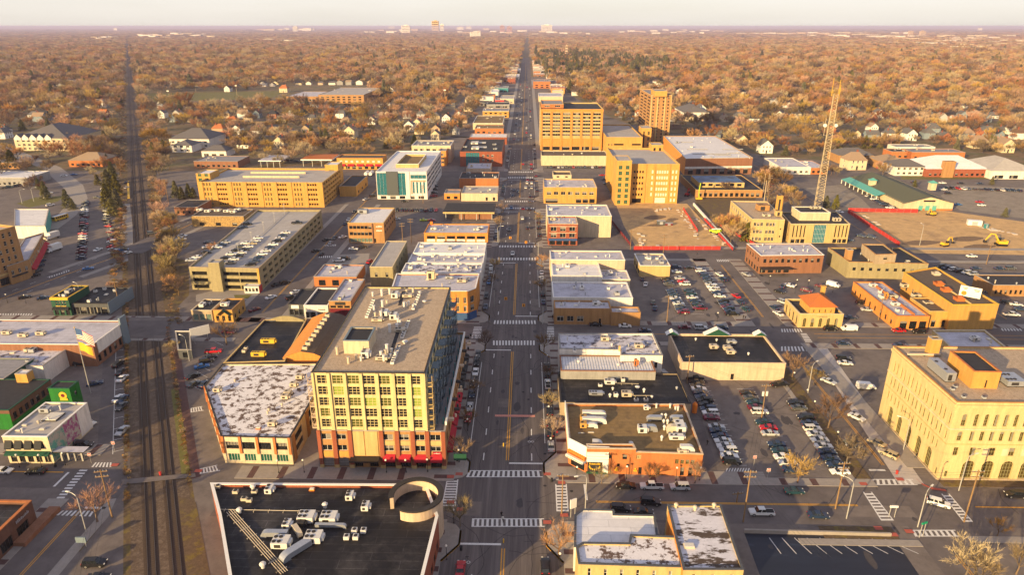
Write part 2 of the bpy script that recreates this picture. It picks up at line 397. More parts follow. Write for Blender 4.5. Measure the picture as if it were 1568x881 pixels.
def unit_mesh(kind,l,w,h,mat):
 k=(kind,l,w,h,mat)
 if k in _um:return _um[k]
 mb=MB()
 if kind=='rooftop_unit':
  mb.box(-l/2+.08,-w/2+.08,0,l/2-.08,w/2-.08,.25,1);mb.box(-l/2,-w/2,.25,l/2,w/2,h,0)
  n=max(1,int(l/1.3))
  for i in range(n):
   for y in((-.25*w,.25*w)if w>1.9 else(0,)):
    x=-l/2+l*.62*(i+.5)/n;mb.cyl(x,y,h,h+.1,min(.42,w*.2),n=9,mi=1)
  mb.box(l/2,-w*.3,.5,l/2+.5,w*.3,h*.8,0);mb.box(-l*.3,-w/2-.012,.5,l*.1,-w/2,h*.8,1)
 elif kind=='roof_vent':
  mb.cyl(0,0,0,h*.6,l/2*.6,n=9);mb.cyl(0,0,h*.6,h*.75,l/2,n=9);mb.cyl(0,0,h*.75,h,l/2,l/4,n=9)
 elif kind=='flue_pipe':
  mb.cyl(0,0,0,h,l/2,n=8);mb.cyl(0,0,h,h+.2,l/2+.08,n=8)
 elif kind=='roof_duct':
  mb.box(-l/2,-w/2,.35,l/2-w,w/2,.35+h,0);r=w/2
  for i in range(5):
   a0=math.pi/2*i/5;a1=math.pi/2*(i+1)/5;x0=l/2-w
   P=lambda a,rr:(x0+rr*math.sin(a),0,.35+h-1.25*h+(rr-0)*math.cos(a)*1.0)
   zb=.35;q=lambda a:(x0+w*math.sin(a),zb+h*math.cos(a))
   A,B=q(a0),q(a1)
   mb.quad((A[0],-r,A[1]),(A[0],r,A[1]),(B[0],r,B[1]),(B[0],-r,B[1]));mb.quad((A[0],-r,A[1]),(B[0],-r,B[1]),(B[0],-r,0),(A[0],-r,0));mb.quad((B[0],r,B[1]),(A[0],r,A[1]),(A[0],r,0),(B[0],r,0))
  for x in(-l/2+.3,0):mb.box(x-.1,-w/2,0,x+.1,w/2,.35,1)
 elif kind=='skylight':
  mb.box(-l/2,-w/2,0,l/2,w/2,h*.6,0);mb.box(-l/2+.12,-w/2+.12,h*.6,l/2-.12,w/2-.12,h,1)
 elif kind=='condenser':
  mb.box(-l/2,-w/2,.12,l/2,w/2,h,0);mb.cyl(0,0,h,h+.06,l*.36,n=9,mi=1)
  for x in(-1,1):mb.box(x*l*.35-.08,-w/2,0,x*l*.35+.08,w/2,.12,1)
 elif kind=='hip_cap':
  mb.box(-l/2,-w/2,0,l/2,w/2,h*.5,0);mb.box(-l/2-.2,-w/2-.2,h*.5,l/2+.2,w/2+.2,h*.62,0)
  mb.quad((-l/2,-w/2,h*.62),(l/2,-w/2,h*.62),(l/2-.6,0,h),(-l/2+.6,0,h));mb.quad((l/2,w/2,h*.62),(-l/2,w/2,h*.62),(-l/2+.6,0,h),(l/2-.6,0,h))
 _um[k]=mb.mesh(kind,[mat,'frame_dark' if kind!='skylight' else 'blind_white']);return _um[k]
class Bld:
 def __init__(s,name,label,cat,poly,h,wall,roof,para=.7,win=None,cop='kerb',z0=0.0,group=None,root=None,copw=.38,wname='wall',rname='roof'):
  s.poly=poly;s.h=h;s.deck=h-para;s.wall=wall;s.z0=z0
  cx=sum(p[0]for p in poly)/len(poly);cyy=sum(p[1]for p in poly)/len(poly);s.c=(cx,cyy)
  s.new=root is None
  s.root=root or thing(name,label,cat,(cx,cyy,0),group=group)
  if s.new:s.root['nwin']=0
  s.lo=s.root.location
  wb=MB();n=len(poly);bulk={}
  for i in range(n):
   a=Vector(poly[i]);b=Vector(poly[(i+1)%n]);L=(b-a).length;ops=[]
   for r in(win or{}).get(i,()):
    za,zb,k,wf,st=r[:5];u0,u1=r[5:7]if len(r)>6 else(.03,.97);arch=len(r)>7 and r[7]
    bay=L*(u1-u0)/k
    for j in range(k):
     w=bay*wf;uc=L*u0+bay*(j+.5)
     ops.append((uc-w/2,uc+w/2,z0+za,z0+zb,arch,WIN[st][5],st))
   P,d=facade(wb,a,b,z0,h,ops,.25)
   ang=math.atan2(d.y,d.x)
   for o in ops:
    w,hh=o[1]-o[0],o[3]-o[2];p=Vector(P(o[0],o[2],o[5]-.004))
    st=o[6]
    if st=='loft':st=random.choices(['loft','lofta','loftb'],[.5,.27,.23])[0]
    if s.root['nwin']<100:
     s.root['nwin']+=1
     ob('opening_shade' if st=='open' else 'window',win_mesh(w,hh,st,o[4]),s.root,p-s.lo,ang)
    else:bulk.setdefault((st,round(w,1),round(hh,1)),[]).append((p,ang,w,hh,st))
  if para>.05:
   ins=inset(poly,copw);zt=h+.06
   for i in range(n):
    a,b=poly[i],poly[(i+1)%n];c,e=ins[i],ins[(i+1)%n]
    wb.quad((e[0],e[1],s.deck-.02),(c[0],c[1],s.deck-.02),(c[0],c[1],h),(e[0],e[1],h))
   cb=MB();o2=inset(poly,-.06);i2=inset(poly,copw+.05)
   for i in range(n):
    j=(i+1)%n
    cb.quad((*o2[i],zt),(*o2[j],zt),(*i2[j],zt),(*i2[i],zt));cb.quad((*o2[i],h-.14),(*o2[j],h-.14),(*o2[j],zt),(*o2[i],zt))
    cb.quad((*i2[j],h-.1),(*i2[i],h-.1),(*i2[i],zt),(*i2[j],zt));cb.quad((*o2[j],h-.14),(*o2[i],h-.14),(*poly[i],h-.14),(*poly[j],h-.14))
   cb.build('coping',[cop],s.root)
   rp=inset(poly,copw-.05)
  else:rp=poly
  wb.build(wname,[wall],s.root)
  rb=MB();rb.quad(*[(*p,s.deck)for p in rp]);s.roof=rb.build(rname,[roof],s.root)
  if bulk:
   mb=MB();ms=[]
   for k,lst in bulk.items():
    for p,ang,w,hh,st in lst:
     g,f=WIN[st][:2]
     for x in(g,f):
      if x not in ms:ms.append(x)
     me=win_mesh(w,hh,st,False);ca,sa=math.cos(ang),math.sin(ang);kk=len(mb.v)
     for v in me.vertices:mb.v.append((p.x+v.co.x*ca-v.co.y*sa,p.y+v.co.x*sa+v.co.y*ca,p.z+v.co.z))
     for q in me.polygons:mb.f.append(tuple(kk+t for t in q.vertices));mb.m.append(ms.index((g,f,g)[q.material_index]))
   tag(mb.build('window_grid',ms,s.root),kind='stuff')
 def edge(s,i):
  a=Vector(s.poly[i]);b=Vector(s.poly[(i+1)%len(s.poly)]);L=(b-a).length;d=(b-a)/L;return a,d,Vector((d.y,-d.x)),L
 def slab(s,name,i,u0,u1,z0,z1,out,mat,back=.0):
  """box standing proud of edge i by OUT between fractions u0..u1"""
  a,d,n,L=s.edge(i);mb=MB()
  p=[a+d*L*u0-n*back,a+d*L*u1-n*back,a+d*L*u1+n*out,a+d*L*u0+n*out]
  mb.prism([tuple(q)for q in(p[3],p[2],p[1],p[0])],z0,z1);mb.quad(*[(q.x,q.y,z0)for q in p])
  return mb.build(name,[mat]if isinstance(mat,str)else mat,s.root)
 def awning(s,i,u0,u1,z0,z1,out,mat,name='awning'):
  a,d,n,L=s.edge(i);mb=MB();p=a+d*L*u0;q=a+d*L*u1;po,qo=p+n*out,q+n*out
  t=.02
  mb.quad((po.x,po.y,z0+.25),(qo.x,qo.y,z0+.25),(q.x+n.x*t,q.y+n.y*t,z1),(p.x+n.x*t,p.y+n.y*t,z1));mb.quad((po.x,po.y,z0),(qo.x,qo.y,z0),(qo.x,qo.y,z0+.25),(po.x,po.y,z0+.25))
  mb.quad((p.x,p.y,z0+.25),(po.x,po.y,z0+.25),(p.x,p.y,z1));mb.quad((qo.x,qo.y,z0+.25),(q.x,q.y,z0+.25),(q.x,q.y,z1))
  mb.quad((q.x,q.y,z0+.2),(qo.x,qo.y,z0+.2),(po.x,po.y,z0+.2),(p.x,p.y,z0+.2))
  return mb.build(name,[mat],s.root)
 def unit(s,kind,px,py,l=2.0,w=1.5,h=1.3,mat='unit_tan',rz=0.0,z=None):
  z=s.deck if z is None else z;x,y=at(px,py,z)
  return ob(kind,unit_mesh(kind,l,w,h,mat),s.roof,(x-s.lo.x,y-s.lo.y,z+.003),rz)
 def units(s,kind,pts,*a,**k):
  for q in pts:s.unit(kind,*q,*a,**k)
 def scatter(s,n,seed=1,m='unit_tan'):
  r=random.Random(seed);xs=[p[0]for p in s.poly];ys=[p[1]for p in s.poly]
  x0,x1,y0,y1=min(xs)+2,max(xs)-2,min(ys)+2,max(ys)-2
  for i in range(n):
   k=r.choice(['rooftop_unit','roof_vent','roof_vent','flue_pipe','condenser','skylight'])
   l,w,h={'rooftop_unit':(2.6,1.8,1.4),'roof_vent':(.8,.8,.9),'flue_pipe':(.4,.4,1.2),'condenser':(1.1,1.1,1.1),'skylight':(1.6,1.2,.4)}[k]
   x,y=r.uniform(x0,x1),r.uniform(y0,y1)
   ob(k,unit_mesh(k,l,w,h,r.choice([m,'unit_white','unit_grey'])),s.roof,(x-s.lo.x,y-s.lo.y,s.deck+.003),r.choice([0,math.pi/2]))
def rect(xl,xr,yf,yb,h):
 x0=at(xl,yf,h)[0];x1=at(xr,yf,h)[0];y0=at((xl+xr)/2,yf,h)[1];y1=at((xl+xr)/2,yb,h)[1]
 return[(x0,y0),(x1,y0),(x1,y1),(x0,y1)]
def ppoly(pts,h):return[at(a,b,h)for a,b in pts]
# ground, roads, railway
Y=lambda py,px=784:at(px,py)[1]
X=lambda px,py:at(px,py)[0]
G=lambda*p:[at(a,b)for a,b in p]
big=MB()
for i in range(-5,5):
 for j in range(0,9):
  s=12000;big.quad((i*s,j*s-9000,0),(i*s+s,j*s-9000,0),(i*s+s,j*s+3000,0),(i*s,j*s+3000,0))
struct('ground',big,['earth'])
TOWN=G((-260,1000),(1850,1000),(1900,330),(1560,268),(1180,240),(1035,214),(935,180),(868,142),(834,118),(776,118),(735,160),(702,205),(630,232),(520,250),(330,262),(100,262),(-120,300))
sheet('town_paving',[TOWN],.004,'asphalt_lot')
RA=Vector(at(245.5,777));th=math.atan((193-784)/(FPX/math.cos(PITCH)));ANG=math.pi/2+YAW-th
RD=Vector((math.cos(ANG),math.sin(ANG)));RN=Vector((RD.y,-RD.x))
RL=lambda s,t:tuple(RA+RD*s+RN*t)
def rt(px,py):q=Vector(at(px,py))-RA;return q.dot(RD),q.dot(RN)
def rstrip(s0,s1,t0,t1):return[RL(s0,t0),RL(s0,t1),RL(s1,t1),RL(s1,t0)]
STREETS=[]
def street(name,x0,y0,x1,y1,z=.010,mat='asphalt'):
 STREETS.append((min(x0,x1),min(y0,y1),max(x0,x1),max(y0,y1)))
 mb=MB();nx=max(1,int(abs(x1-x0)/400));ny=max(1,int(abs(y1-y0)/400))
 for i in range(nx):
  for j in range(ny):
   a,b=x0+(x1-x0)*i/nx,x0+(x1-x0)*(i+1)/nx;c,d=y0+(y1-y0)*j/ny,y0+(y1-y0)*(j+1)/ny
   mb.quad((a,c,z),(b,c,z),(b,d,z),(a,d,z))
 return struct(name,mb,[mat])
ML,MR,MC=-17.4,8.4,-4.4
C1=(Y(798),Y(739));C2=(Y(522),Y(497));C3=(Y(395),Y(379));C4=(Y(319.5),Y(308));C5=(Y(272),Y(263))
street('main_street_road',ML,40,MR,2600,.012,'asphalt_main')
for k,(a,b)in enumerate((C1,C2,C3,C4,C5)):
 street('cross_street_road',(-72,-250,-120,-110,-170)[k],a,(330,330,430,20,640)[k],b,.008)
WX0,WX1=X(400,447),X(463,447)
street('side_street_road',WX0,C2[0],WX1,620,.016)
TX0,TX1=X(1328,725),X(1396,725);TXC=X(1362,725)
street('side_street_road',TX0,60,TX1,C3[1],.016)
EX0,EX1=X(1339,378),X(1381,378)
street('side_street_road',EX0,C2[0],EX1,620,.016)
BX0,BX1=X(79,793),X(131,820)
street('side_street_road',BX0,60,BX1,Y(700),.016)
BY0,BY1=Y(762),Y(706)
street('cross_street_road',-230,BY0+1,BX0,BY1,.008)
s0,tl=rt(148,700);_,tr=rt(190,690);s1,_=rt(168,498)
sheet('railway_side_road',[rstrip(s0-6,s1,tl,tr)],.020,'asphalt')
def ribbon(pts,w0,w1):
 out=[]
 for i in range(len(pts)-1):
  a,b=Vector(pts[i]),Vector(pts[i+1])
  def nn(i):
   q=(Vector(pts[min(i+1,len(pts)-1)])-Vector(pts[max(i-1,0)])).normalized();return Vector((-q.y,q.x))
  n0,n1=nn(i),nn(i+1);out.append([tuple(a+n0*w0),tuple(a+n0*w1),tuple(b+n1*w1),tuple(b+n1*w0)])
 return out
AV=G((-60,482),(30,447),(100,421),(190,389),(250,363),(300,340),(370,312),(420,290))
sheet('avenue_road',ribbon(AV,-7.5,7.5),.024,'asphalt')
sheet('avenue_pavement',ribbon(AV[2:7],7.6,10.8)+ribbon(AV[2:7],-10.8,-7.6),.026,'concrete')
UR=G((-40,212),(30,237),(80,258),(112,285),(118,305),(100,330),(70,352))
sheet('winding_road',ribbon(UR,-6,6),.008,'concrete')
UR2=G((-20,375),(60,345),(88,315),(84,290),(60,275),(20,262),(-30,256))
sheet('winding_road',ribbon(UR2,-5,5),.012,'asphalt')
for px0,px1,yy0,yy1 in((548,0,200,2600),(470,0,215,2600),(640,0,235,1500),(1090,0,190,2200),(1230,0,230,2200),(1400,0,240,2200)):
 xx=X(px0,yy0);street('suburb_street',xx-4,Y(yy0),xx+4,yy1,.004)
for yy in(700,830,980,1150,1340,1600,1900,2300):
 street('suburb_street',-900 if yy<1000 else-1600,yy,-22,yy+7,.004);street('suburb_street',30,yy+20,1500,yy+27,.004)
sheet('soil_lot',[G((942,310),(1052,312),(1082,345),(1118,381),(975,381),(955,345))],.012,'soil')
sheet('soil_lot',[G((1305,326),(1440,322),(1570,340),(1640,392),(1400,388),(1380,376))],.012,'soil')
mud=MB()
for(a,b,w,h)in((1003,333,17,3.5),(1030,336,9,2),(1005,345,15,2),(1410,372,30,4),(1480,366,26,4),(1500,378,25,4)):
 mud.quad(*[(*at(a+w*math.cos(t*.6283)*(1+.25*math.sin(t*5)),b+h*math.sin(t*.6283)),.018)for t in range(10)][::-1])
struct('mud_patch',mud,['mud'])
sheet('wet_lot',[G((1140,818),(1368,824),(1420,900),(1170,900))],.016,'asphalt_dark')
sheet('bare_yard',[G((1070,285),(1160,300),(1135,345),(1060,330))],.008,'verge')
sheet('gravel_yard',[G((1300,318),(1210,290),(1290,283),(1320,305),(1340,325))],.008,'concrete_tan')
rub=MB();rr0=random.Random(8)
for(a,b),(c,d),n in(((1040,322),(1072,366),26),((985,378),(1098,379),30),((978,352),(985,376),12),((1000,323),(1030,320),14),((1320,330),(1345,345),10),((1480,345),(1560,360),16),((1060,330),(1110,378),20)):
 for i in range(n):
  t=rr0.random();x,y=at(a+(c-a)*t+rr0.uniform(-4,4),b+(d-b)*t+rr0.uniform(-1.5,1.5));q=rr0.uniform(.3,1.1);rub.box(x-q,y-q*.7,0,x+q,y+q*.7,rr0.uniform(.15,.7))
tag(rub.build('rubble',['concrete_pale']),'pale broken rubble strewn over the soil lots',kind='stuff')
sheet('concrete_path',ribbon(G((170,765),(158,792),(118,838),(70,895)),-1.2,1.2),.03,'concrete')
sheet('planter_bed',[G((150,800),(157,803),(122,846),(112,838))],.028,'verge')
sheet('railway_lot',[G((112,858),(168,853),(172,900),(95,900))],.026,'asphalt_lot')
sheet('market_lot',[G((1465,283),(1620,290),(1650,345),(1470,322),(1440,300))],.008,'concrete_tan')
sheet('sports_field',[G((225,143),(440,139),(415,150),(230,156))],.006,'grass')
sheet('lawn_patch',[G((100,300),(55,302),(25,312),(45,318),(88,309))],.016,'grass')
sheet('lawn_patch',[G((1325,245),(1358,244),(1398,262),(1370,266))],.016,'grass')
sheet('lawn_patch',[G((1380,268),(1440,266),(1560,268),(1560,274),(1380,275))],.016,'grass')
sheet('lawn_patch',[G((358,452),(390,451),(384,458),(360,457))],.016,'grass')
sheet('concrete_plaza',[G((300,452),(345,440),(400,441),(420,436),(392,458),(345,462),(300,462))],.012,'concrete')
sheet('concrete_plaza',[G((1238,527),(1262,527),(1415,742),(1376,742))],.022,'concrete_pale')
sheet('concrete_alley',[G((450,715),(490,717),(478,600),(462,660))],.012,'concrete')
sheet('alley_paving',[G((1079,738),(1104,738),(1052,566),(1041,566))],.0135,'asphalt')
sheet('trolley_yard',[G((915,318),(938,320),(966,376),(932,378))],.012,'asphalt')
sheet('concrete_yard',[G((480,392),(566,388),(560,425),(450,432))],.012,'concrete')
sF=9000
sheet('railway_verge',[rstrip(-120,115,-7.6,7.3),rstrip(115,320,-8.5,11.5),rstrip(320,700,-12,13)],.0085,'verge')
sheet('railway_verge',[rstrip(700,sF,-15,15)],.0085,'verge')
sheet('bare_bank',[G((258,484),(290,452),(288,400),(258,392))],.0095,'verge')
sheet('railway_ballast',[rstrip(-120,sF,-6.2,6.4)],.028,'ballast')
for t in(-2.35,2.35):
 sheet('track_bed',[rstrip(-120,sF,t-1.5,t+1.5)],.036,'ballast_dark')
 sl=MB()
 for k in range(-120*10//7,420*10//7):
  s=k*.7;a,b,c,d=rstrip(s,s+.26,t-1.25,t+1.25)
  sl.quad((*a,.06),(*b,.06),(*c,.06),(*d,.06))
 tag(struct('track_sleeper_bed',sl,['sleeper']),kind='structure')
 for e in(-.75,.75):
  rb=MB();p=rstrip(-120,sF,t+e-.05,t+e+.05);rb.prism(p[::1],.06,.2);struct('track_rail',rb,['rail_steel'])
for py0,py1,m in((514,495,'concrete'),):
 q=(rt(235,py0)[0],rt(225,py1)[0])
pb=MB()
for a in((186,736,299,726,300,732,188,744),(190,515,282,515,282,519,190,519),(190,487,275,487,275,492,190,492)):
 pb.quad(*[(*at(a[i],a[i+1]),.21)for i in(6,4,2,0)])
struct('level_crossing_path',pb,['asphalt_lot'])
sheet('level_crossing_road',[G((190,515),(285,515),(278,492),(190,492))],.205,'asphalt')
sheet('level_crossing_road',[[Vector(q)for q in r]for r in ribbon(G((196,388),(222,376),(246,365)),-7.5,7.5)],.205,'asphalt')
sheet('brick_footpath',[rstrip(rt(290,735)[0],rt(275,520)[0],7.3,9.4)],.026,'brick_paver')
sheet('grass_bank',[G((272,760),(300,770),(322,881),(345,1000),(280,1000),(283,881))],.03,'verge')
sheet('grass_bank',[rstrip(10,60,5.2,7.2)],.034,'grass')
sheet('concrete_platform',[G((187,384),(207,380),(199,312),(187,312))],.03,'concrete')
pl=MB();pl.prism(G((195.5,304),(199,304),(197.5,278),(195,278))[::1],0,.5);tag(pl.build('platform_edge_strip',['yellow_paint']),'bright yellow edge strip of the railway platform beside the tracks','platform edge')
sheet('brick_footpath',[G((183,376),(190,376),(191,308),(186,308))],.02,'brick_paver')
wk=MB();bands=MB();kb=MB()
def walk(x0,y0,x1,y1,band=False,step=5.5):
 x0,x1=sorted((x0,x1));y0,y1=sorted((y0,y1))
 wk.box(x0,y0,0,x1,y1,.12,0,bot=False)
 if band:
  y=y0+1
  while y<y1-2:bands.quad((x0+.15,y,.124),(x1-.15,y,.124),(x1-.15,y+1.5,.124),(x0+.15,y+1.5,.124));y+=step
def walkh(x0,y0,x1,y1,step=7.5):
 x0,x1=sorted((x0,x1));wk.box(x0,y0,0,x1,y1,.12,0,bot=False);x=x0+3
 while x<x1-3:bands.quad((x,y0+.15,.124),(x+1.6,y0+.15,.124),(x+1.6,y1-.15,.124),(x,y1-.15,.124));x+=step
yr=[60,C1[0],C1[1],C2[0],C2[1],C3[0],C3[1],C4[0],C4[1],C5[0],C5[1],640]
for i in range(0,12,2):
 a,b=yr[i]+3.5,yr[i+1]-3.5
 if i==0:a=60
 walk(ML-5.2,a-(3.5 if i else 0),ML,b+3.5,True);walk(MR,a-(3.5 if i else 0),MR+4.6,b+3.5,True)
 for yy,sgn in((yr[i],1),(yr[i+1],-1)):
  if i==0 and sgn==1:continue
  for xx,sx_ in((ML,1),(MR,-1)):
   w=3.4*sx_;y2=yy+sgn*13;y1_=yy+sgn*1.0
   pts=[(xx,y1_),(xx+w*.6,y1_+sgn*.6),(xx+w,y1_+sgn*2.6),(xx+w,y1_+sgn*7),(xx,y2)]
   if sgn*sx_<0:pts=pts[::-1]
   wk.prism(pts,0,.12)
   q=[(xx+w,y1_+sgn*2.6),(xx+w,y1_+sgn*7),(xx,y2)]
   for u,v in zip(q,q[1:]):
    d=(Vector(v)-Vector(u)).normalized();nn_=Vector((-d.y,d.x))*.22
    pp=[Vector(u)-nn_,Vector(v)-nn_,Vector(v)+nn_,Vector(u)+nn_]
    kb.prism([tuple(t)for t in pp],0,.135);kb.quad(*[(t.x,t.y,.135)for t in pp])
walk(ML-4.5,640,ML,1500);walk(MR,640,MR+4.5,1500)
walkh(ML-5.2,C1[1],-72,C1[1]+5.2);walkh(MR+4.6,C1[1],60,C1[1]+5.4);walkh(60,C1[1],TX0,C1[1]+3)
wk.box(60,C1[0]-6.5,0,TX0,C1[0]-4.5,.12,0,bot=False);walkh(MR+4.6,C1[0]-4,30,C1[0])
walkh(ML-5.2,C2[0]-4,-72,C2[0]);walkh(ML-5.2,C2[1],WX1,C2[1]+4);walkh(WX0,C2[1],-76,C2[1]+4)
walkh(MR+4.6,C2[0]-3,TX0,C2[0]);walkh(MR+4.6,C2[1],TX0,C2[1]+4);walkh(TX1,C2[0]-4,330,C2[0]);walkh(TX1,C2[1],330,C2[1]+4)
walkh(-230,C2[1],-100,C2[1]+4.5);walkh(-230,C2[0]-3,-104,C2[0])
walk(MR+4.6,C3[0]-3,TX0,C3[0]);walk(TX1,C3[1],EX0,C3[1]+3);walk(EX1,C3[0]-3,420,C3[0]);walk(EX1,C3[1],420,C3[1]+3.5)
walk(TX0-5.6,C1[1]+3,TX0-4.2,C2[0]);walk(TX1,C1[1]+8,TX1+4.5,C2[0]-4);walk(TX0-6,C2[1]+4,TX0,C3[0],True,7);walk(TX1,C2[1]+4,TX1+6,C3[0],True,7)
walk(WX1,C2[1]+4,WX1+3,420);walk(WX0-2.5,C2[1]+4,WX0,420)
walk(BX0-5,60,BX0,BY0-3,True);walkh(-230,BY1,BX0-3,BY1+5);walk(EX0-3,C2[1]+4,EX0,C3[0])
walk(TX1+4.5,C1[1]+4,260,C1[1]+8);walk(TX1,C1[0]-5,260,C1[0]-3)
struct('pavement',wk,['concrete']);struct('brick_band_paving',bands,['brick_paver']);struct('yellow_kerb',kb,['paint_yellow'])
vg=MB()
for a in((TX0-4.1,C1[1]+3.2,TX0-.1,C2[0]-5),(66,C1[0]-4.3,TX0-4,C1[0]-.4),(TX1+5,C1[1]+.5,250,C1[1]+3.8),(58,C1[1]+.4,72,C1[1]+2.8)):vg.box(a[0],a[1],0,a[2],a[3],.10,0,bot=False)
struct('grass_verge',vg,['verge'])
tac=MB()
for a,b in((703,727),(690,731),(838,727),(860,740),(705,781),(690,770),(838,801),(864,790),(1322,742),(1378,735),(1345,810),(1392,815),(1368,820),(176,713),(304,722)):
 x,y=at(a,b);tac.quad((x-.9,y-.6,.128),(x+.9,y-.6,.128),(x+.9,y+.6,.128),(x-.9,y+.6,.128))
rc=[at(a,b)for a,b in((1405,736),(1413,744),(1428,751),(1450,754))]
for u,v in zip(rc,rc[1:]):tac.quad((*u,.13),(*v,.13),(v[0],v[1]+.9,.13),(u[0],u[1]+.9,.13))
struct('tactile_paving',tac,['tactile_red'])
wm,ym=MB(),MB();ZM=.030
def stripes(px,n,along,duty=.5,bars=True):
 """zebra inside the pixel quad (left near, right near, right far, left far)"""
 a,b,c,d=[Vector(at(*q))for q in px]
 if along=='v':a,b,c,d=b,c,d,a
 for i in range(n):
  t0=i/n;t1=(i+duty)/n;p,q=a.lerp(b,t0),a.lerp(b,t1);r,s=d.lerp(c,t1),d.lerp(c,t0)
  wm.quad((*p,ZM),(*q,ZM),(*r,ZM),(*s,ZM))
 if bars:
  for u,v in((a,b),(d,c)):
   k=(v-u).normalized();nn_=Vector((-k.y,k.x))*.14;wm.quad((*(u-nn_),ZM+.003),(*(v-nn_),ZM+.003),(*(v+nn_),ZM+.003),(*(u+nn_),ZM+.003))
stripes([(714,731),(831,731),(829,721.5),(718,721.5)],15,'h');stripes([(722,807),(834,807),(833,795.5),(723,795.5)],15,'h')
stripes([(677,776),(697,776),(701,735),(685,735)],10,'v');stripes([(853,784),(870,784),(867,742),(851,742)],9,'v')
stripes([(755,529),(821,529),(821,522),(755,522)],14,'h',bars=False);stripes([(756,496.5),(823,496.5),(822,491),(757,491)],14,'h',bars=False)
stripes([(722,518),(736,518),(738,500),(726,500)],8,'v',bars=False);stripes([(837,520),(849,520),(848,500),(838,500)],8,'v',bars=False)
for y0,y1 in((379,376),(398.5,395),(309.5,307.5),(320,318),(264.5,262.5),(273,271)):
 stripes([(X0,y0)for X0 in(0,0)]and[(808+(764-808)*(y0-40)/340,y0),(808+(822-808)*(y0-40)/340,y0),(808+(822-808)*(y1-40)/340,y1),(808+(764-808)*(y1-40)/340,y1)],14,'h',bars=False)
stripes([(1334,743),(1405,743),(1398,735),(1334,735)],8,'h');stripes([(1401,822),(1470,822),(1463,813),(1396,813)],8,'h')
stripes([(1350,798),(1368,798),(1334,754),(1322,754)],9,'v');stripes([(1476,800),(1489,800),(1453,757),(1442,757)],9,'v')
stripes([(1197,509),(1231,509),(1228,504),(1196,504)],8,'h',bars=False);stripes([(1196,538),(1240,538),(1236,531),(1196,531)],8,'h',bars=False);stripes([(1233,524),(1244,524),(1234,510),(1225,510)],6,'v',bars=False)
stripes([(1535,507),(1568,507),(1560,500),(1530,500)],7,'h',bars=False)
stripes([(0,485),(48,485),(52,480.5),(0,480.5)],13,'h',bars=False);stripes([(75,470-44),(108,415),(108,413),(75,424)],9,'h',bars=False)
stripes([(78,774),(90,774),(136,718),(124,718)],12,'v',bars=False);stripes([(140,716),(173,716),(173,709),(146,709)],6,'h',bars=False);stripes([(86,790),(142,792),(148,783),(95,783)],8,'h',bars=False)
stripes([(306,726),(337,721),(333,713),(306,719)],6,'h');stripes([(292,632),(312,629),(310,623),(292,626)],5,'h')
stripes([(370,491),(398,491),(401,486),(376,486)],9,'h',bars=False);stripes([(488,395),(513,395),(513,392),(489,392)],8,'h',bars=False);stripes([(495,377),(515,377),(516,374.5),(497,374.5)],8,'h',bars=False)
stripes([(1099,401),(1121,401),(1118,397.5),(1097,397.5)],8,'h',bars=False)
def dash(mb,x,y0,y1,w=.14,on=3.2,gap=8.5,z=ZM):
 y=y0
 while y<y1:
  mb.quad((x-w,y,z),(x+w,y,z),(x+w,min(y+on,y1),z),(x-w,min(y+on,y1),z));y+=on+gap
def solid(mb,x0,y0,x1,y1,z=ZM):mb.quad((x0,y0,z),(x1,y0,z),(x1,y1,z),(x0,y1,z))
for i in range(0,12,2):
 a,b=yr[i]+(9 if i else 0),yr[i+1]-9
 for o in(-.28,.28):solid(ym,MC+o-.12,a,MC+o+.12,b)
 for xx in(-10.6,1.9):dash(wm,xx,a,b)
 for xx in(ML+2.9,MR-2.9):solid(wm,xx-.09,a+8,xx+.09,b-8)
 if i:solid(wm,MC+.5,a-1.5,MR-3,a-.9)
 solid(wm,ML+3,b+1,MC-.5,b+1.6)
for o in(-.28,.28):solid(ym,MC+o-.12,660,MC+o+.12,2200)
dash(wm,-10.6,660,1500);dash(wm,1.9,660,1500)
cr=MB()
x,y=at(758,637);x2,_=at(819,637);cr.quad((x,y-.55,ZM+.004),(x2,y-.55,ZM+.004),(x2,y+.55,ZM+.004),(x,y+.55,ZM+.004))
struct('coral_stop_band',cr,['paint_coral'])
cy1=(C1[0]+C1[1])/2;solid(ym,17,cy1-.32,TX0-8,cy1-.08);solid(ym,17,cy1+.08,TX0-8,cy1+.32);solid(ym,TX1+8,cy1-.2,250,cy1+.2);solid(wm,14.5,cy1+.5,15.1,C1[1]-.5)
cy2=C2[0]+(C2[1]-C2[0])*.45
for o in(-1.7,1.5):solid(ym,TX1+8,cy2+o,330,cy2+o+.2)
solid(ym,12,cy2,TX0-8,cy2+.3);solid(ym,-70,cy2,ML-8,cy2+.3)
for(a,b)in((C1[1]+9,C2[0]-9),(C2[1]+9,C3[0]-9),(60,C1[0]-9)):
 for o in(-.25,.25):solid(ym,TXC+o-.1,a,TXC+o+.1,b)
solid(wm,TX0+1,C1[1]+6.5,TXC-.5,C1[1]+7.2)
WXC=(WX0+WX1)/2
for o in(-.25,.25):solid(ym,WXC+o-.1,C2[1]+9,WXC+o+.1,520)
EXC=(EX0+EX1)/2;solid(ym,EXC-.12,C2[1]+9,EXC+.12,C3[0]-6);solid(ym,EXC-.12,C3[1]+6,EXC+.12,560)
BXC=X(75,835)
for o in(-.25,.25):solid(ym,BXC+o-.1,60,BXC+o+.1,BY0-7)
solid(wm,BXC+.4,BY0-6.3,BX1-.8,BY0-5.6);solid(ym,-230,(BY0+BY1)/2-.2,BX0-8,(BY0+BY1)/2+.2);solid(wm,BX0-7,BY0+1.6,BX0-6.4,(BY0+BY1)/2)
for r in ribbon(AV,-.35,-.1)+ribbon(AV,.1,.35):ym.quad(*[(*p,ZM+.006)for p in r])
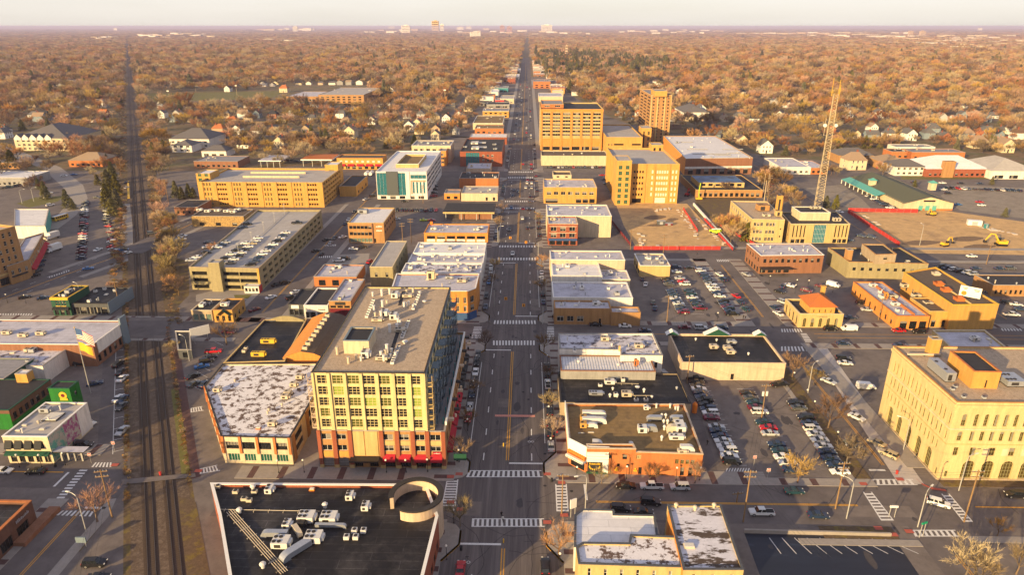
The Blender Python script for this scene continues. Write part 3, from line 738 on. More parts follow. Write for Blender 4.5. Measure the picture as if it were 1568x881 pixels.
for w_ in(-3.8,3.8):
 for i,r in enumerate(ribbon([tuple(Vector(AV[1]).lerp(Vector(AV[5]),k/40))for k in range(41)],w_-.1,w_+.1)):
  if i%3==0:wm.quad(*[(*p,ZM+.006)for p in r])
s_a,_=rt(186,690);sq=s_a
for k in range(12):
 s=s_a+k*6.2;wm.quad(*[(*p,ZM)for p in rstrip(s,s+.15,tr-2.6,tr-.2)])
wm.quad(*[(*p,ZM)for p in rstrip(s_a-1,s_a+74,tr-2.7,tr-2.55)])
ym.quad(*[(*p,ZM)for p in rstrip(s0-2,s_a-3,tr-.5,tr-.1)])
for k in range(10):
 a=at(1178+k*19.2,824.5);b=at(1196+k*23.4,849)
 d=(Vector(b)-Vector(a)).normalized();n_=Vector((-d.y,d.x))*.08
 wm.quad(*[(*(q),ZM)for q in(Vector(a)-n_,Vector(a)+n_,Vector(b)+n_,Vector(b)-n_)])
def baylines(p0,p1,n,L,sx_):
 a,b=Vector(at(*p0)),Vector(at(*p1))
 for i in range(n+1):
  q=a.lerp(b,i/n);solid(wm,q.x,q.y-.06,q.x+L*sx_,q.y+.06,.02)
baylines((1052,573),(1112,713),18,5.2,1);baylines((1128,596),(1200,722),16,5.2,1);baylines((1206,610),(1272,723),14,5.2,1);baylines((1028,422),(1058,481),16,5,1);baylines((1082,410),(1132,482),17,5,-1)
for k in range(9):
 x,y=at(1109+k*4.2,727);d=2.6;wm.quad((x,y,.02),(x+.3,y,.02),(x+.3+1.4,y+d,.02),(x+1.4,y+d,.02));
for k in range(8):
 x,y=at(292+k*5.2,590-k*9.5);wm.quad((x,y,.02),(x+4.6,y-3.2,.02),(x+4.6,y-3.05,.02),(x,y+.15,.02))
for(px_,py_)in((714,862),(813,677)):
 x,y=at(px_,py_)
 for dx in(-.45,.45):
  for t in range(8):
   a0,a1=t*math.pi/4,(t+1)*math.pi/4;wm.quad((x+dx+.42*math.cos(a0),y+.42*math.sin(a0),ZM),(x+dx+.42*math.cos(a1),y+.42*math.sin(a1),ZM),(x+dx+.3*math.cos(a1),y+.3*math.sin(a1),ZM),(x+dx+.3*math.cos(a0),y+.3*math.sin(a0),ZM))
 for s in(-1,1):wm.quad((x-.5,y+1.2,ZM),(x,y+1.7,ZM),(x+.5,y+1.2,ZM),(x,y+1.45,ZM))
struct('white_road_marking',wm,['paint_white']);struct('yellow_road_marking',ym,['paint_yellow'])
ck=MB();rr=random.Random(3)
def crack(x,y,ang,L,w=.07):
 p=Vector((x,y));
 for k in range(int(L/1.6)):
  ang+=rr.uniform(-.35,.35);d=Vector((math.cos(ang),math.sin(ang)));n_=Vector((-d.y,d.x))*w;q=p+d*1.6
  ck.quad((*(p-n_),.022),(*(q-n_),.022),(*(q+n_),.022),(*(p+n_),.022));p=q
for i in range(34):crack(rr.uniform(ML+3,MR-4),rr.uniform(110,330),rr.choice([0,math.pi]),rr.uniform(5,14),.05)
for xx in(-13.8,-10.9,-4.4,1.6,5.1):
 y=105
 while y<420:L=rr.uniform(14,40);crack(xx+rr.uniform(-.3,.3),y,math.pi/2,L,.05);y+=L+rr.uniform(0,12)
for i in range(14):crack(rr.uniform(40,90),rr.uniform(150,190),rr.choice([.3,1.9,2.6]),rr.uniform(8,25),.05)
for i in range(10):crack(rr.uniform(20,120),rr.uniform(C1[0],C1[1]),rr.uniform(0,3),rr.uniform(6,14),.05)
for i in range(8):crack(rr.uniform(-80,-62),rr.uniform(130,230),rr.uniform(0,3),8,.05)
struct('asphalt_crack',ck,['crack'])
pt=MB()
for a in((-14,128,-10,133),(-8,176,-4.6,181),(2,250,6,262),(-10,300,-6,306),(28,C1[0]+1,42,C1[0]+4),(74,C1[0]+3,90,C1[0]+7),(TX0+2,190,TX0+6,196)):pt.quad((a[0],a[1],.018),(a[2],a[1],.018),(a[2],a[3],.018),(a[0],a[3],.018))
struct('asphalt_patch',pt,['asphalt_lot'])
mh=MB()
for i in range(46):x,y=rr.choice([rr.uniform(ML+3,MR-3),rr.uniform(-70,120)]),rr.uniform(120,420);mh.quad(*[(x+.42*math.cos(k*.785),y+.42*math.sin(k*.785),.026)for k in range(8)])
struct('manhole_cover',mh,['crack'])
dk2=MB()
for i in range(70):
 x,y=rr.choice([rr.uniform(ML+3,MR-4),rr.uniform(60,105),rr.uniform(20,120),rr.uniform(60,90)]),rr.uniform(115,330);w,h=rr.uniform(.3,1.1),rr.uniform(.6,3.2)
 dk2.quad(*[(x+w*math.cos(k*.524)*rr.uniform(.7,1.1),y+h*math.sin(k*.524)*rr.uniform(.7,1.1),.0245+i*3e-5)for k in range(12)])
struct('asphalt_stain',dk2,['asphalt_stain'])
# the buildings
def pipe_rack(root,p0,p1,z,n=4,gap=.45,r=.07,mat='unit_tan'):
 a,b=Vector((*at(*p0,z),z+.4)),Vector((*at(*p1,z),z+.4));d=(b-a).normalized();nn_=Vector((-d.y,d.x,0));mb=MB()
 for i in range(n):o=nn_*gap*(i-(n-1)/2);mb.tube([a+o,b+o],r,5)
 L=(b-a).length;k=1.2
 while k<L:
  c=a+d*k;w=nn_*(gap*n/2+.2);mb.tube([c-w-Vector((0,0,.12)),c+w-Vector((0,0,.12))],.08,4)
  for s in(-1,1):q=c+w*s*.9;mb.tube([q,q-Vector((0,0,.4))],.05,4)
  k+=3.2
 mb.build('pipe_rack',[mat],root)
def lettering(root,a,d,n,L,z0,z1,u0,u1,mat,seed=1,out=.12,name='sign_lettering'):
 """illegible sign strokes: a row of small raised bars"""
 r=random.Random(seed);mb=MB();u=u0*L
 while u<u1*L:
  w=r.uniform(.12,.3)*(z1-z0)*1.6;t=r.uniform(.55,1)
  p=a+d*u+n*out;q=a+d*min(u+w,u1*L)+n*out;h=z0+(z1-z0)*t
  mb.quad((p.x,p.y,z0),(q.x,q.y,z0),(q.x,q.y,h),(p.x,p.y,h));u+=w+.1
 return mb.build(name,[mat],root)
b=Bld('corner_store','store with wide black roof and a ring-shaped corner parapet','store',ppoly([(358,930),(637,930),(671,790),(653,742),(322,740),(335,790)],8),8,'brick_red','roof_tar',.75,{1:[(.4,3,7,.7,'shop')],5:[(.5,2.8,3,.5,'dark')],3:[(.4,3,12,.6,'shop')]},cop='white_trim',copw=.55)
b.units('rooftop_unit',[(470,797),(504,798),(431,836),(481,828)],3.3,2.7,1.6,'unit_white')
b.units('rooftop_unit',[(440,808),(536,764),(560,780),(413,754)],1.5,2.2,1.4,'unit_white')
b.units('condenser',[(543,816),(557,816),(531,826),(545,826)],1.1,1.1,.9,'unit_white')
b.units('roof_vent',[(367,786),(403,870),(498,778),(388,750)],1.3,1.3,1.3,'unit_white')
b.units('condenser',[(361,756),(374,767),(390,756),(382,769),(334,748)],1.2,.9,.8)
b.unit('skylight',478,751,1.2,.9,.5,'orange_plastic')
b.unit('roof_duct',421,822,5.5,1.2,1.0,'galvanised',math.pi);b.unit('roof_duct',453,848,6.5,1.7,1.2,'galvanised',math.pi*1.28);b.unit('roof_duct',507,809,6.5,.7,.7,'galvanised')
b.unit('roof_duct',456,818,3.4,1.0,1.0,'unit_tan',-.9);b.unit('rooftop_unit',461,806,1.6,1.6,1.3,'frame_dark')
pipe_rack(b.root,(352,785),(436,880),7.25);pipe_rack(b.root,(336,783),(490,786),7.25,1);pipe_rack(b.root,(425,848),(424,880),7.25,1,mat='frame_dark')
rg=MB();cx,cyy=at(637,754,10.6);RO,RI=5.7,4.9
ar=[R(a)for a in range(-118,206,9)]
def ringq(r0,z0,r1,z1,mi,flip=False):
 for u,v in zip(ar,ar[1:]):
  q=[(cx+r0*math.cos(u),cyy+r0*math.sin(u),z0),(cx+r0*math.cos(v),cyy+r0*math.sin(v),z0),(cx+r1*math.cos(v),cyy+r1*math.sin(v),z1),(cx+r1*math.cos(u),cyy+r1*math.sin(u),z1)]
  rg.quad(*(q[::-1]if flip else q),mi=mi)
ringq(RO,0,RO,10.1,0);ringq(RI,7.0,RI,10.1,0,True);ringq(RO+.3,10.12,RI-.15,10.12,1);ringq(RO+.3,9.75,RO+.3,10.12,1);ringq(RI-.15,9.85,RI-.15,10.12,1,True)
for u in(ar[0],ar[-1]):c,s=math.cos(u),math.sin(u);rg.quad((cx+RI*c,cyy+RI*s,7),(cx+RO*c,cyy+RO*s,7),(cx+RO*c,cyy+RO*s,10.1),(cx+RI*c,cyy+RI*s,10.1))
rg.build('ring_parapet',['beige','frame_dark'],b.root)
a=at(444,671,8)
rx=a[0]
pl_=ppoly([(338,668.5)],8)+[a,(rx,at(510,556,8)[1])]+ppoly([(341,557),(313,591)],8)
b=Bld('commercial_building','two storey orange pier building under a patchy snow roof beside the lofts','building',pl_,8,'cream_pale','roof_snow',.5,{0:[(4.3,6.4,4,.78,'shop'),(.7,2.9,4,.7,'shopg')],4:[(4.3,6.4,6,.7,'shop'),(.7,2.9,6,.6,'shopg')],1:[(4.3,6.6,4,.6,'shop'),(1.4,3.4,4,.6,'shop')]},cop='frame_dark')
for u in(0,.25,.5,.75,.965):b.slab('brick_pier',0,u,u+.035,3.1,8.05,.3,'brick_orange')
for u in(0,.17,.33,.5,.66,.83,.97):b.slab('brick_pier',4,u,u+.03,3.1,8.05,.3,'brick_orange')
for u in(.02,.3,.6,.9):b.slab('brick_pier',1,u,u+.05,0,8.05,.2,'brick_tan')
b.units('rooftop_unit',[(417,652),(437,611),(441,605),(450,592),(459,580),(333,600)],1.9,1.6,1.3);b.units('roof_vent',[(410,634),(412,630),(360,585),(432,622)],.7,.7,.9);b.unit('skylight',396,657,1.3,1,.5,'tile_orange')
b=Bld('shop_building','black roofed shop with an arched parapet and dark folded cornice','shop',ppoly([(342,556),(436,553),(470,488),(404,490)],8),8,'grey_dark','roof_tar',.6,{3:[(.6,3,7,.6,'shop')]},cop='cream')
b.units('rooftop_unit',[(411,526)],4.6,1.5,1.6,'yellow_paint');b.units('rooftop_unit',[(396,546)],4.2,1.5,1.6,'yellow_paint');b.units('condenser',[(374,540),(377,536)],1.1,1,1)
ap=MB();(x0,y0),(x1,_)=at(412,490,8),at(466,489,8)
for i in range(10):
 xa,xb=x0+(x1-x0)*i/10,x0+(x1-x0)*(i+1)/10;ha,hb=[8+1.5*math.sin(math.pi*k/10)for k in(i,i+1)]
 ap.quad((xa,y0,7.2),(xb,y0,7.2),(xb,y0,hb),(xa,y0,ha));ap.quad((xb,y0+.4,7.2),(xa,y0+.4,7.2),(xa,y0+.4,ha),(xb,y0+.4,hb));ap.quad((xa,y0,ha),(xb,y0,hb),(xb,y0+.4,hb),(xa,y0+.4,ha))
ap.build('arched_parapet',['olive_wall'],b.root)
(x0,y0),(x1,_),y1=at(433,548,8),at(496,548,8),at(500,487,8)[1];xm=x0+(x1-x0)*.45
t=thing('gabled_hall','hall with orange gable and roof ridge lined with air conditioners','hall',((x0+x1)/2,(y0+y1)/2,0))
w_=MB();w_.quad((x0,y0,0),(x1,y0,0),(x1,y0,8.2),(x1-3,y0,9.6),(xm,y0,10.2),(x0+3,y0,9.3),(x0,y0,8.0));w_.quad((x0,y1,0),(x0,y0,0),(x0,y0,8),(x0,y1,8));w_.quad((x1,y0,0),(x1,y1,0),(x1,y1,8.2),(x1,y0,8.2));w_.build('wall',['orange_render'],t)
for nm,q,m in(('roof',[(x0,8.0),(x0+3,9.3),(xm,10.2)],'orange_render'),('roof',[(xm,10.2),(x1-3,9.6),(x1,8.2)],'roof_brown')):  # left slope coloured as sunlit orange, right slope as shaded brown
 r_=MB()
 for u,v in zip(q,q[1:]):r_.quad((u[0],y0-.2,u[1]+.05),(v[0],y0-.2,v[1]+.05),(v[0],y1,v[1]+.05),(u[0],y1,u[1]+.05))
 r_.build(nm,[m],t)
for i in range(9):ob('condenser',unit_mesh('condenser',1.5,1.3,1.2,'unit_tan'),t,(xm-t.location.x+.9,y0+2+(y1-y0-4)*i/8.5-t.location.y,9.9))
tw=rect(476,651,571,439,27);tx0,tx1,ty0,ty1=tw[0][0],tw[1][0],tw[0][1],tw[2][1];PX=X(684,716)
pod=[(tx0-.25,ty0-.3),(PX,ty0-.3),(PX,ty1+1),(tx0-.25,ty1+1)];W_=PX-tx0+.25;bf=(tx1-tx0)/7/W_
b=Bld('loft_tower','eight storey cream loft tower on a brick base with red awnings','apartment tower',pod,10.9,'brick_tan','roof_grey',.9,{0:[(8.2,9.9,2,.66,'two',.01,2*bf),(5.0,6.6,2,.66,'two',.01,2*bf),(8.2,9.9,4,.66,'two',4*bf,.985),(5.0,6.6,4,.66,'two',4*bf,.985),(.2,2.8,2,.7,'gate',.01,2*bf),(.2,2.5,4,.72,'shop',4*bf,.985),(.2,2.9,2,.55,'shop',2*bf,4*bf)],1:[(.4,3.2,12,.7,'shop'),(5.4,8.4,12,.5,'dark')],3:[(5,7.4,8,.4,'dark')]},cop='kerb')
lf=b
for i in range(8):
 if i in(3,):continue
 u=(.01+bf*i)if i<7 else 7*bf
 b.slab('brick_pier',0,max(0,u-.014),u+.018,1.0,10.95,.4,'brick_red');b.slab('pier_base',0,max(0,u-.018),u+.022,0,1.0,.5,'cream')
b.slab('brick_pier',0,.97,1,1.0,10.95,.4,'brick_red');b.slab('pier_base',0,.965,1,0,1.0,.5,'cream')
b.slab('entrance_panel',0,2*bf+.03,3*bf-.004,3.6,10.7,.12,'cream');b.slab('entrance_panel',0,3*bf+.004,4*bf-.02,3.6,10.7,.12,'cream');b.slab('entrance_canopy',0,2*bf+.005,4*bf-.01,3.05,3.4,2.4,'frame_dark')
for k in range(2):b.slab('spandrel_panel',0,bf*k+.035,bf*(k+1)-.012,3.2,4.8,.06,'precast_gold')
for k in range(4):
 u0=4*bf+(.985-4*bf)*k/4+.016;u1=4*bf+(.985-4*bf)*(k+1)/4-.012
 b.awning(0,u0,u1,2.5,4.1,1.3,'red_awning');b.slab('spandrel_panel',0,u0,u1,6.75,8.05,.05,'cream')
for k in range(9):b.awning(1,.04+k*.105,.04+k*.105+.09,2.9,4.4,1.4,'red_awning' if k<5 else 'black_awning')
sgn=b.slab('shop_sign',0,.90,.965,4.25,5.0,.3,'red_awning');a_,d_,n_,L_=b.edge(0);lettering(b.root,a_,d_,n_,L_,4.5,4.85,.907,.957,'white_trim',4,.33)
rows=[(10.9-10.6+.75+3.05*k,.75+.3+3.05*k+2.3,7,.80,'loft')for k in range(5)]
tb=Bld('','','',tw,27,'cream_loft','roof_gravel',.45,{0:rows,3:[(.9+3.05*k,2.9+3.05*k,6,.35,'dark')for k in range(5)],1:[(.6+3.05*k,3.0+3.05*k,9,.62,'teal1')for k in range(5)]},cop='frame_dark',z0=10.6,root=b.root,copw=.3,wname='tower_wall',rname='tower_roof')
for i in range(8):tb.slab('wall_rib',0,min(.985,i/7+(.0 if i==0 else-.012)),min(1,i/7+.018),10.95,26.8,.35,'cream_loft')
tb.slab('side_cladding',1,0,1,26.0,26.8,.12,'blue_grey')
ph=Bld('','','',rect(525,564.5,522,501,30.3),30.3,'cream_pale','roof_charcoal',.3,{0:[(.2,2.2,1,.12,'white',.6,1)]},cop='blue_grey',z0=26.5,root=b.root,wname='roof_house_wall',rname='roof_house_roof')
for p in((571,454),(585,453),(597,451),(623,451),(633,451),(643,452),(573,477),(586,470),(593,469),(622,470),(626,468),(633,473),(575,487),(584,487),(613,498),(608,506),(580,509),(597,509),(591,547),(598,549),(584,549),(606,548),(593,540),(553,553),(546,552),(534,557),(517,543),(610,498),(619,471),(600,541),(588,553)):
 k=random.random();tb.unit('flue_pipe',*p,.55+.3*k,.5,1.0+1.3*k,random.choice(['unit_tan','unit_white']))
tb.units('rooftop_unit',[(605,456),(603,489),(589,484),(560,547)],2.0,2.4,1.8,'unit_white');tb.units('rooftop_unit',[(624,455),(578,492),(585,551),(613,508)],3.0,1.8,1.0,'unit_tan')
for(a0,a1),n in(((626,494),1),((611,533),2),((643,450),3),((572,462),4)):
 for i in range(8):tb.unit('condenser',a0-i*1.45,a1+i*3.6,.9,.8,.8,'unit_white')
tb.unit('roof_vent',620.5,526,1.6,1.6,.9,'unit_white');tb.unit('roof_vent',650,463,1.4,1.4,.6,'unit_white')
for u,v in(((594,556),(612,500)),((612,468),(618,446))):
 wk2=MB();(xa,ya),(xb,yb_)=at(*u,26.55),at(*v,26.55);d=Vector((xb-xa,yb_-ya)).normalized();nn_=Vector((-d.y,d.x))*.5;p,q=Vector((xa,ya)),Vector((xb,yb_));wk2.quad(*[(*z,26.57)for z in(p-nn_,q-nn_,q+nn_,p+nn_)][::-1]);wk2.build('roof_walkway',['roof_charcoal'],b.root)
LY=ty1-ty0
for k in range(5):
 z=11.0+3.05*k
 for j in range(8):
  y=ty0+3+(LY-8)*j/7.3;mb=MB();o=2.2;mb.box(tx1,y,z-.2,tx1+o,y+3.8,z,0)
  mb.box(tx1+o-.08,y,z,tx1+o,y+3.8,z+.12,0);mb.box(tx1+o-.08,y,z+.95,tx1+o,y+3.8,z+1.08,0)
  for q in range(6):mb.box(tx1+o-.07,y+q*.72,z+.1,tx1+o-.01,y+q*.72+.1,z+1,0)
  for q in(y,y+3.7):mb.box(tx1,q,z+.95,tx1+o,q+.08,z+1.06,0);mb.box(tx1+o-.14,q,z-3.0 if k else z-.2,tx1+o,q+.1,z+2.6,0)
  mb.build('balcony',['blue_grey'],b.root)
 mb=MB();mb.box(tx0-1.5,ty0+.6,z-.2,tx0,ty0+4.4,z,0)
 for q in(ty0+.6,ty0+4.3):mb.box(tx0-1.5,q,z+.9,tx0,q+.08,z+1.05,0);mb.box(tx0-1.5,q,z,tx0-1.4,q+.08,z+2.9,0)
 mb.box(tx0-1.5,ty0+.6,z+.9,tx0-1.42,ty0+4.4,z+1.05,0);mb.build('balcony',['beige'],b.root)
 mb=MB();mb.box(tx1,ty0+.3,z-.2,tx1+1.6,ty0+2.9,z,0)
 for q in(ty0+.3,ty0+2.8):mb.box(tx1,q,z+.9,tx1+1.6,q+.08,z+1.05,0);mb.box(tx1+1.5,q,z,tx1+1.6,q+.08,z+2.9,0)
 mb.build('balcony',['cream'],b.root)
for j in range(11):
 y=ty0+4.5+j*(LY-6)/10.5
 mb=MB();mb.box(tx1+3.2,y,10,PX-.8,y+.25,12.0);mb.build('terrace_divider',['teal_panel'],b.root)
 mb=MB();mb.box(PX-.32,y-1.9,10.96,PX+.12,y+2.9,11.9);mb.build('terrace_parapet',['white_trim'],b.root)
 mb=MB();mb.box(tx1+4.4+(j%2),y+1.6,10,tx1+5.8+(j%2),y+2.6,10.55);mb.box(tx1+5.9,y+3.4,10,tx1+6.4,y+3.9,10.8);mb.build('terrace_furniture',['frame_dark' if j%3 else 'beige'],b.root)
b=Bld('restaurant','dark awning restaurant with a pale square sign on its roof edge','restaurant',rect(441,464,466,442,5),5,'grey_dark','roof_charcoal',.4,{0:[(.5,2.8,3,.8,'shop')],3:[(.5,2.8,6,.6,'shop')]},cop='frame_dark');b.slab('sign_board',0,.2,.7,3.2,4.6,.2,'white_trim')
b=Bld('restaurant','white fronted restaurant with a navy roof between dark and maroon shops','restaurant',rect(464.5,502,468,441,5.6),5.6,'white_wall','roof_charcoal',.5,{0:[(.3,2.9,2,.86,'shop')]},cop='white_trim');a_,d_,n_,L_=b.edge(0);lettering(b.root,a_,d_,n_,L_,3.7,4.2,.6,.88,'frame_dark',8)
b=Bld('restaurant','narrow restaurant with yellow fascia above maroon shopfront','restaurant',rect(503,537,461,427,7.5),7.5,'brick_tan','roof_lavender',.5,{0:[(4.6,5.5,3,.8,'dark')]},cop='kerb');b.slab('maroon_shopfront',0,.02,.98,0,4.3,.25,'maroon');b.slab('sign_board',0,.28,.74,5.8,7.0,.15,'frame_dark');b.scatter(5,3)
b=Bld('garage_shop','low garage with orange front beside the concrete yard','garage',rect(480,546,424,405,4.5),4.5,'brick_orange','roof_lavender',.5,{0:[(.4,3,3,.5,'dark')]});b.scatter(4,5)
b=Bld('warehouse','long narrow grey roofed warehouse with blank olive end wall','warehouse',rect(566,601,409,369,9.5),9.5,'olive_wall','roof_concrete',.4,{0:[(5,7,2,.25,'dark')],1:[(5,7,6,.3,'dark')]},cop='cream_pale')
b=Bld('corner_building','three storey orange corner block with chamfered corner and lavender roof','corner building',ppoly([(598,446),(717,446),(728.5,441.5),(734,419),(607,419)],12),12,'orange_render','roof_lavender',.5,{0:[(7,9.4,3,.4,'two',.72,1),(3.6,6,3,.4,'two',.72,1)],1:[(7,9.4,1,.5,'two'),(3.6,6,1,.5,'two')],2:[(7,9.4,7,.4,'two'),(3.6,6,7,.4,'two'),(.3,2.8,7,.7,'shop')]},cop='white_trim')
b.slab('blue_shopfront',0,.7,1,0,3.1,.3,'blue_awning');b.slab('blue_shopfront',1,0,1,0,3.1,.3,'blue_awning');b.unit('rooftop_unit',660,428,3,1.8,3.5,'cream_pale');b.unit('rooftop_unit',707,432,3.5,2.2,1.2,'unit_tan');b.unit('rooftop_unit',688,427,2.8,1.8,1.2,'unit_grey');b.scatter(6,9)
for lab,q,h,rf,n,sd in(('white roofed shop block at the crossing with shining cornices',(632,742,388,371.5),8,'roof_white',9,1),('shop block with worn pale roof crowded with machinery',(624,740,402,389.5),7.4,'roof_lavender',16,2),('shop block with peeling roof directly behind the orange corner block',(614,736,417.5,403,8.4),8.4,'roof_worn',14,3)):
 b=Bld('shop_building',lab,'shop',rect(*q[:4],h),h,'white_wall',rf,.5,{1:[(.3,2.8,4,.7,'shop'),(4.4,6.4,5,.45,'two')]},cop='white_trim');b.scatter(n,sd,'unit_white')
b=Bld('orange_market','single storey orange storefront with six dark bays','shop',rect(649,747,357,343,5.3),5.3,'orange_render','roof_lavender',.5,{0:[(2.1,3.7,6,.82,'dark')],1:[(.5,3.4,3,.7,'dark')]},cop='orange_render');b.scatter(8,4)
for k in range(6):b.slab('window_sill_panel',0,.03+k*.157+.01,.03+k*.157+.14,.6,2.0,.12,'white_wall')
b.slab('chimney',2,.93,.97,0,6.6,.1,'orange_plastic',.9)
b=Bld('office_block','three storey tan brick office with ribbon windows and white roof','office',rect(532,587.5,341.5,318,10.8),10.8,'brick_tan','roof_white',.6,{0:[(7.6,9.2,6,.88,'dark',.03,.66),(4.2,5.9,6,.88,'dark',.03,.66),(.5,2.6,6,.9,'shopg',.03,.66),(.3,2.4,1,.5,'door',.69,.78)],1:[(7.6,9.2,6,.5,'dark'),(4.2,5.9,6,.5,'dark')]},cop='cream');b.unit('rooftop_unit',556,326,5,4,2,'unit_grey')
a_,d_,n_,L_=b.edge(0)
for z in(8.6,6.4):lettering(b.root,a_,d_,n_,L_,z,z+.8,.78,.95,'white_trim',int(z*10))
b.slab('corner_pier',0,.665,.69,0,10.7,.5,'brick_brown')
b=Bld('glass_office','white roofed office with teal glass bays and dark slate panel','office',rect(575,653,263,231,18),18,'white_wall','roof_white',.6,{0:[(2.6,17.2,3,.97,'teal',0.01,.2),(2.6,17.2,2,.97,'teal',.43,.58),(13.6,16,4,.97,'teal',.68,.99),(4,11.4,4,.5,'teal1',.7,.98),(.3,2.2,5,.6,'shop',.03,.97)],1:[(3.2*k+.8,3.2*k+2.6,4,.94,'band')for k in range(1,5)]},cop='white_trim')
b.slab('slate_bay',0,.2,.43,2.6,18.1,.4,'slate_panel');b.slab('white_pier',0,.585,.66,.3,18.2,.35,'white_wall');b.slab('tan_facing',0,.68,.705,3.4,12.6,.15,'tan');b.slab('tan_facing',0,.705,.98,11.5,12.6,.15,'tan')
Bld('','','',rect(606,641,251,236,20),20,'cream','roof_ochre',1.6,cop='white_trim',z0=17.4,root=b.root,wname='roof_screen_wall',rname='roof_court')
b=Bld('apartment_block','cream apartment block with orange end bay behind the glass office','apartments',rect(630,690,223,215,14),14,'cream_pale','roof_grey',.5,{0:[(9.5,11.5,6,.6,'two'),(6,8,6,.6,'two')],1:[(9.5,11.5,3,.4,'two'),(6,8,3,.4,'two'),(3,5,3,.4,'two')]},cop='white_trim');b.scatter(10,6)
Bld('','','',rect(672,683,231,222,12),12,'orange_render','roof_grey',.4,{0:[(8,9.8,1,.4,'two'),(5,6.8,1,.4,'two'),(2,3.8,1,.4,'two')]},root=b.root,wname='orange_bay_wall',rname='orange_bay_roof')
b=Bld('brick_office','red brick and glass office with black roof on the main street','office',rect(704,769,232,212,12),12,'brick_red','roof_charcoal',.7,{0:[(.5,11,6,.95,'teal1',.14,.46),(7.6,9.6,3,.5,'two',.5,.82),(4,6,3,.5,'two',.5,.82)],1:[(7.6,9.6,6,.5,'two'),(4,6,6,.5,'two'),(.3,3,6,.7,'shop')]},cop='brick_dark')
b.units('rooftop_unit',[(728,228),(727,220)],6,9,1.6,'unit_white');b.units('skylight',[(740,226),(739,219)],6,7,.5,'solar');b.units('rooftop_unit',[(712,226),(757,222),(758,229)],3,3,1.2,'unit_grey')
b=Bld('small_shop','small beige shop in front of the red brick office','shop',rect(714,751,258,249.5,5),5,'beige','roof_lavender',.4,{0:[(.5,2.5,3,.5,'dark')]});b.scatter(4,2)
b=Bld('shop_building','blank brick walled shop with a dark roof along the avenue','shop',rect(703,763,273,263.5,6.8),6.8,'brick_orange','roof_charcoal',.5,{1:[(.3,2.8,3,.7,'shop')]});b.scatter(7,8,'unit_white')
b=Bld('shop_building','cream shop with flat pale roof in front of the blank brick wall','shop',rect(706,762,296,285,5.2),5.2,'cream_pale','roof_concrete',.4,{0:[(.4,2.6,2,.3,'dark',.6,1)],1:[(.4,2.8,3,.6,'shop')]});b.scatter(4,6)
b=Bld('small_shop','little orange annexe of brick beside the cream shop','shop',rect(680,704,296,290,4.2),4.2,'orange_render','roof_grey',.3,{0:[(.4,2.2,2,.5,'dark')]})
def canopy(name,label,cat,q,h,roof,fascia,th=.9,kiosk=None):
 p=rect(*q,h);t=thing(name,label,cat,(sum(a for a,_ in p)/4,sum(a for _,a in p)/4,0));x0,y0=p[0];x1,y1=p[2]
 mb=MB();mb.box(x0,y0,h-th,x1,y1,h,0,top=1);mb.build('canopy_roof',[fascia,roof],t)
 for i in range(4):
  for yy in(y0+1.2,y1-1.2):m=MB();xx=x0+1.5+(x1-x0-3)*i/3;m.box(xx-.2,yy-.2,0,xx+.2,yy+.2,h-th);m.build('post',['pole_grey'],t)
 if kiosk:m=MB();m.box(x0+(x1-x0)*.3,y0+3,0,x0+(x1-x0)*.95,y1-1,h-th-.05);m.build('kiosk',[kiosk],t)
 return t
canopy('bank_canopy','drive-through canopy with charcoal roof and cream fascia','canopy',(678,757,325,311,5),5,'roof_charcoal','cream',1.1,'grey_wall')if False else None
def cq(*a,**k):return canopy(*a,**k)
cq('drive_through_canopy','drive-through canopy with charcoal roof and cream fascia','canopy',(678,757,325,311),5,'roof_charcoal','cream',1.0,'brick_brown')
cq('fuel_canopy','petrol station canopy with red roof beside the yellow car park','canopy',(460,508,244,236),6,'tile_orange','white_trim',1.0)
cq('fuel_canopy','long white canopy over parked cars near the church houses','canopy',(395,430,246,237),5.5,'roof_lavender','white_trim',.7)
cq('patio_canopy','restaurant patio under a flat lavender canopy beside the mural','canopy',(78,128,693,684),3.4,'roof_lavender','frame_dark',.3,None)
b=Bld('long_shop','orange brick shop row with red awnings below the houses','shop',rect(515,586,242,236.5,9),9,'precast_gold','roof_brown',.5,{0:[(5.5,7,8,.5,'white'),(.4,2.6,7,.6,'shop')]},cop='brick_orange')
for k in range(5):b.awning(0,.03+k*.2,.03+k*.2+.15,2.8,4.4,1.6,'red_awning')
b=Bld('box_building','blank yellow brick box with brown roof beside the glass office','building',rect(519,545,285,268.5,7),7,'brick_yellow','roof_charcoal',.5,{1:[(1,3,3,.3,'dark')]})
dk=[(1.0+3.05*k,2.5+3.05*k)for k in range(5)]
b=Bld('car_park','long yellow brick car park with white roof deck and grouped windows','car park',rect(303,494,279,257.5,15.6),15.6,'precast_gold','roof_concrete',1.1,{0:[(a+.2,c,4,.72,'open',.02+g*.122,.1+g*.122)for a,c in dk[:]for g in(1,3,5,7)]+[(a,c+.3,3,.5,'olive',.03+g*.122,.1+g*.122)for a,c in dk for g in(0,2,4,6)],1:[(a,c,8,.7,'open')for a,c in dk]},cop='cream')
for u in(.0,.11,.235,.355,.48,.6,.72,.845,.97):b.slab('wall_pier',0,u,u+.03,0,15.6,.3,'precast_gold')
Bld('','','',rect(299.5,321,266,259.5,18.5),18.5,'precast_gold','roof_white',.4,{0:[(1.2+3.1*k,3.2+3.1*k,2,.55,'green4')for k in range(6)]},root=b.root,wname='stair_tower_wall',rname='stair_tower_roof',cop='cream')
Bld('','','',rect(497,517,252.5,247.5,18.5),18.5,'precast_gold','roof_white',.4,{0:[(12,15,1,.4,'green4')]},root=b.root,wname='stair_tower_wall',rname='stair_tower_roof',cop='cream')
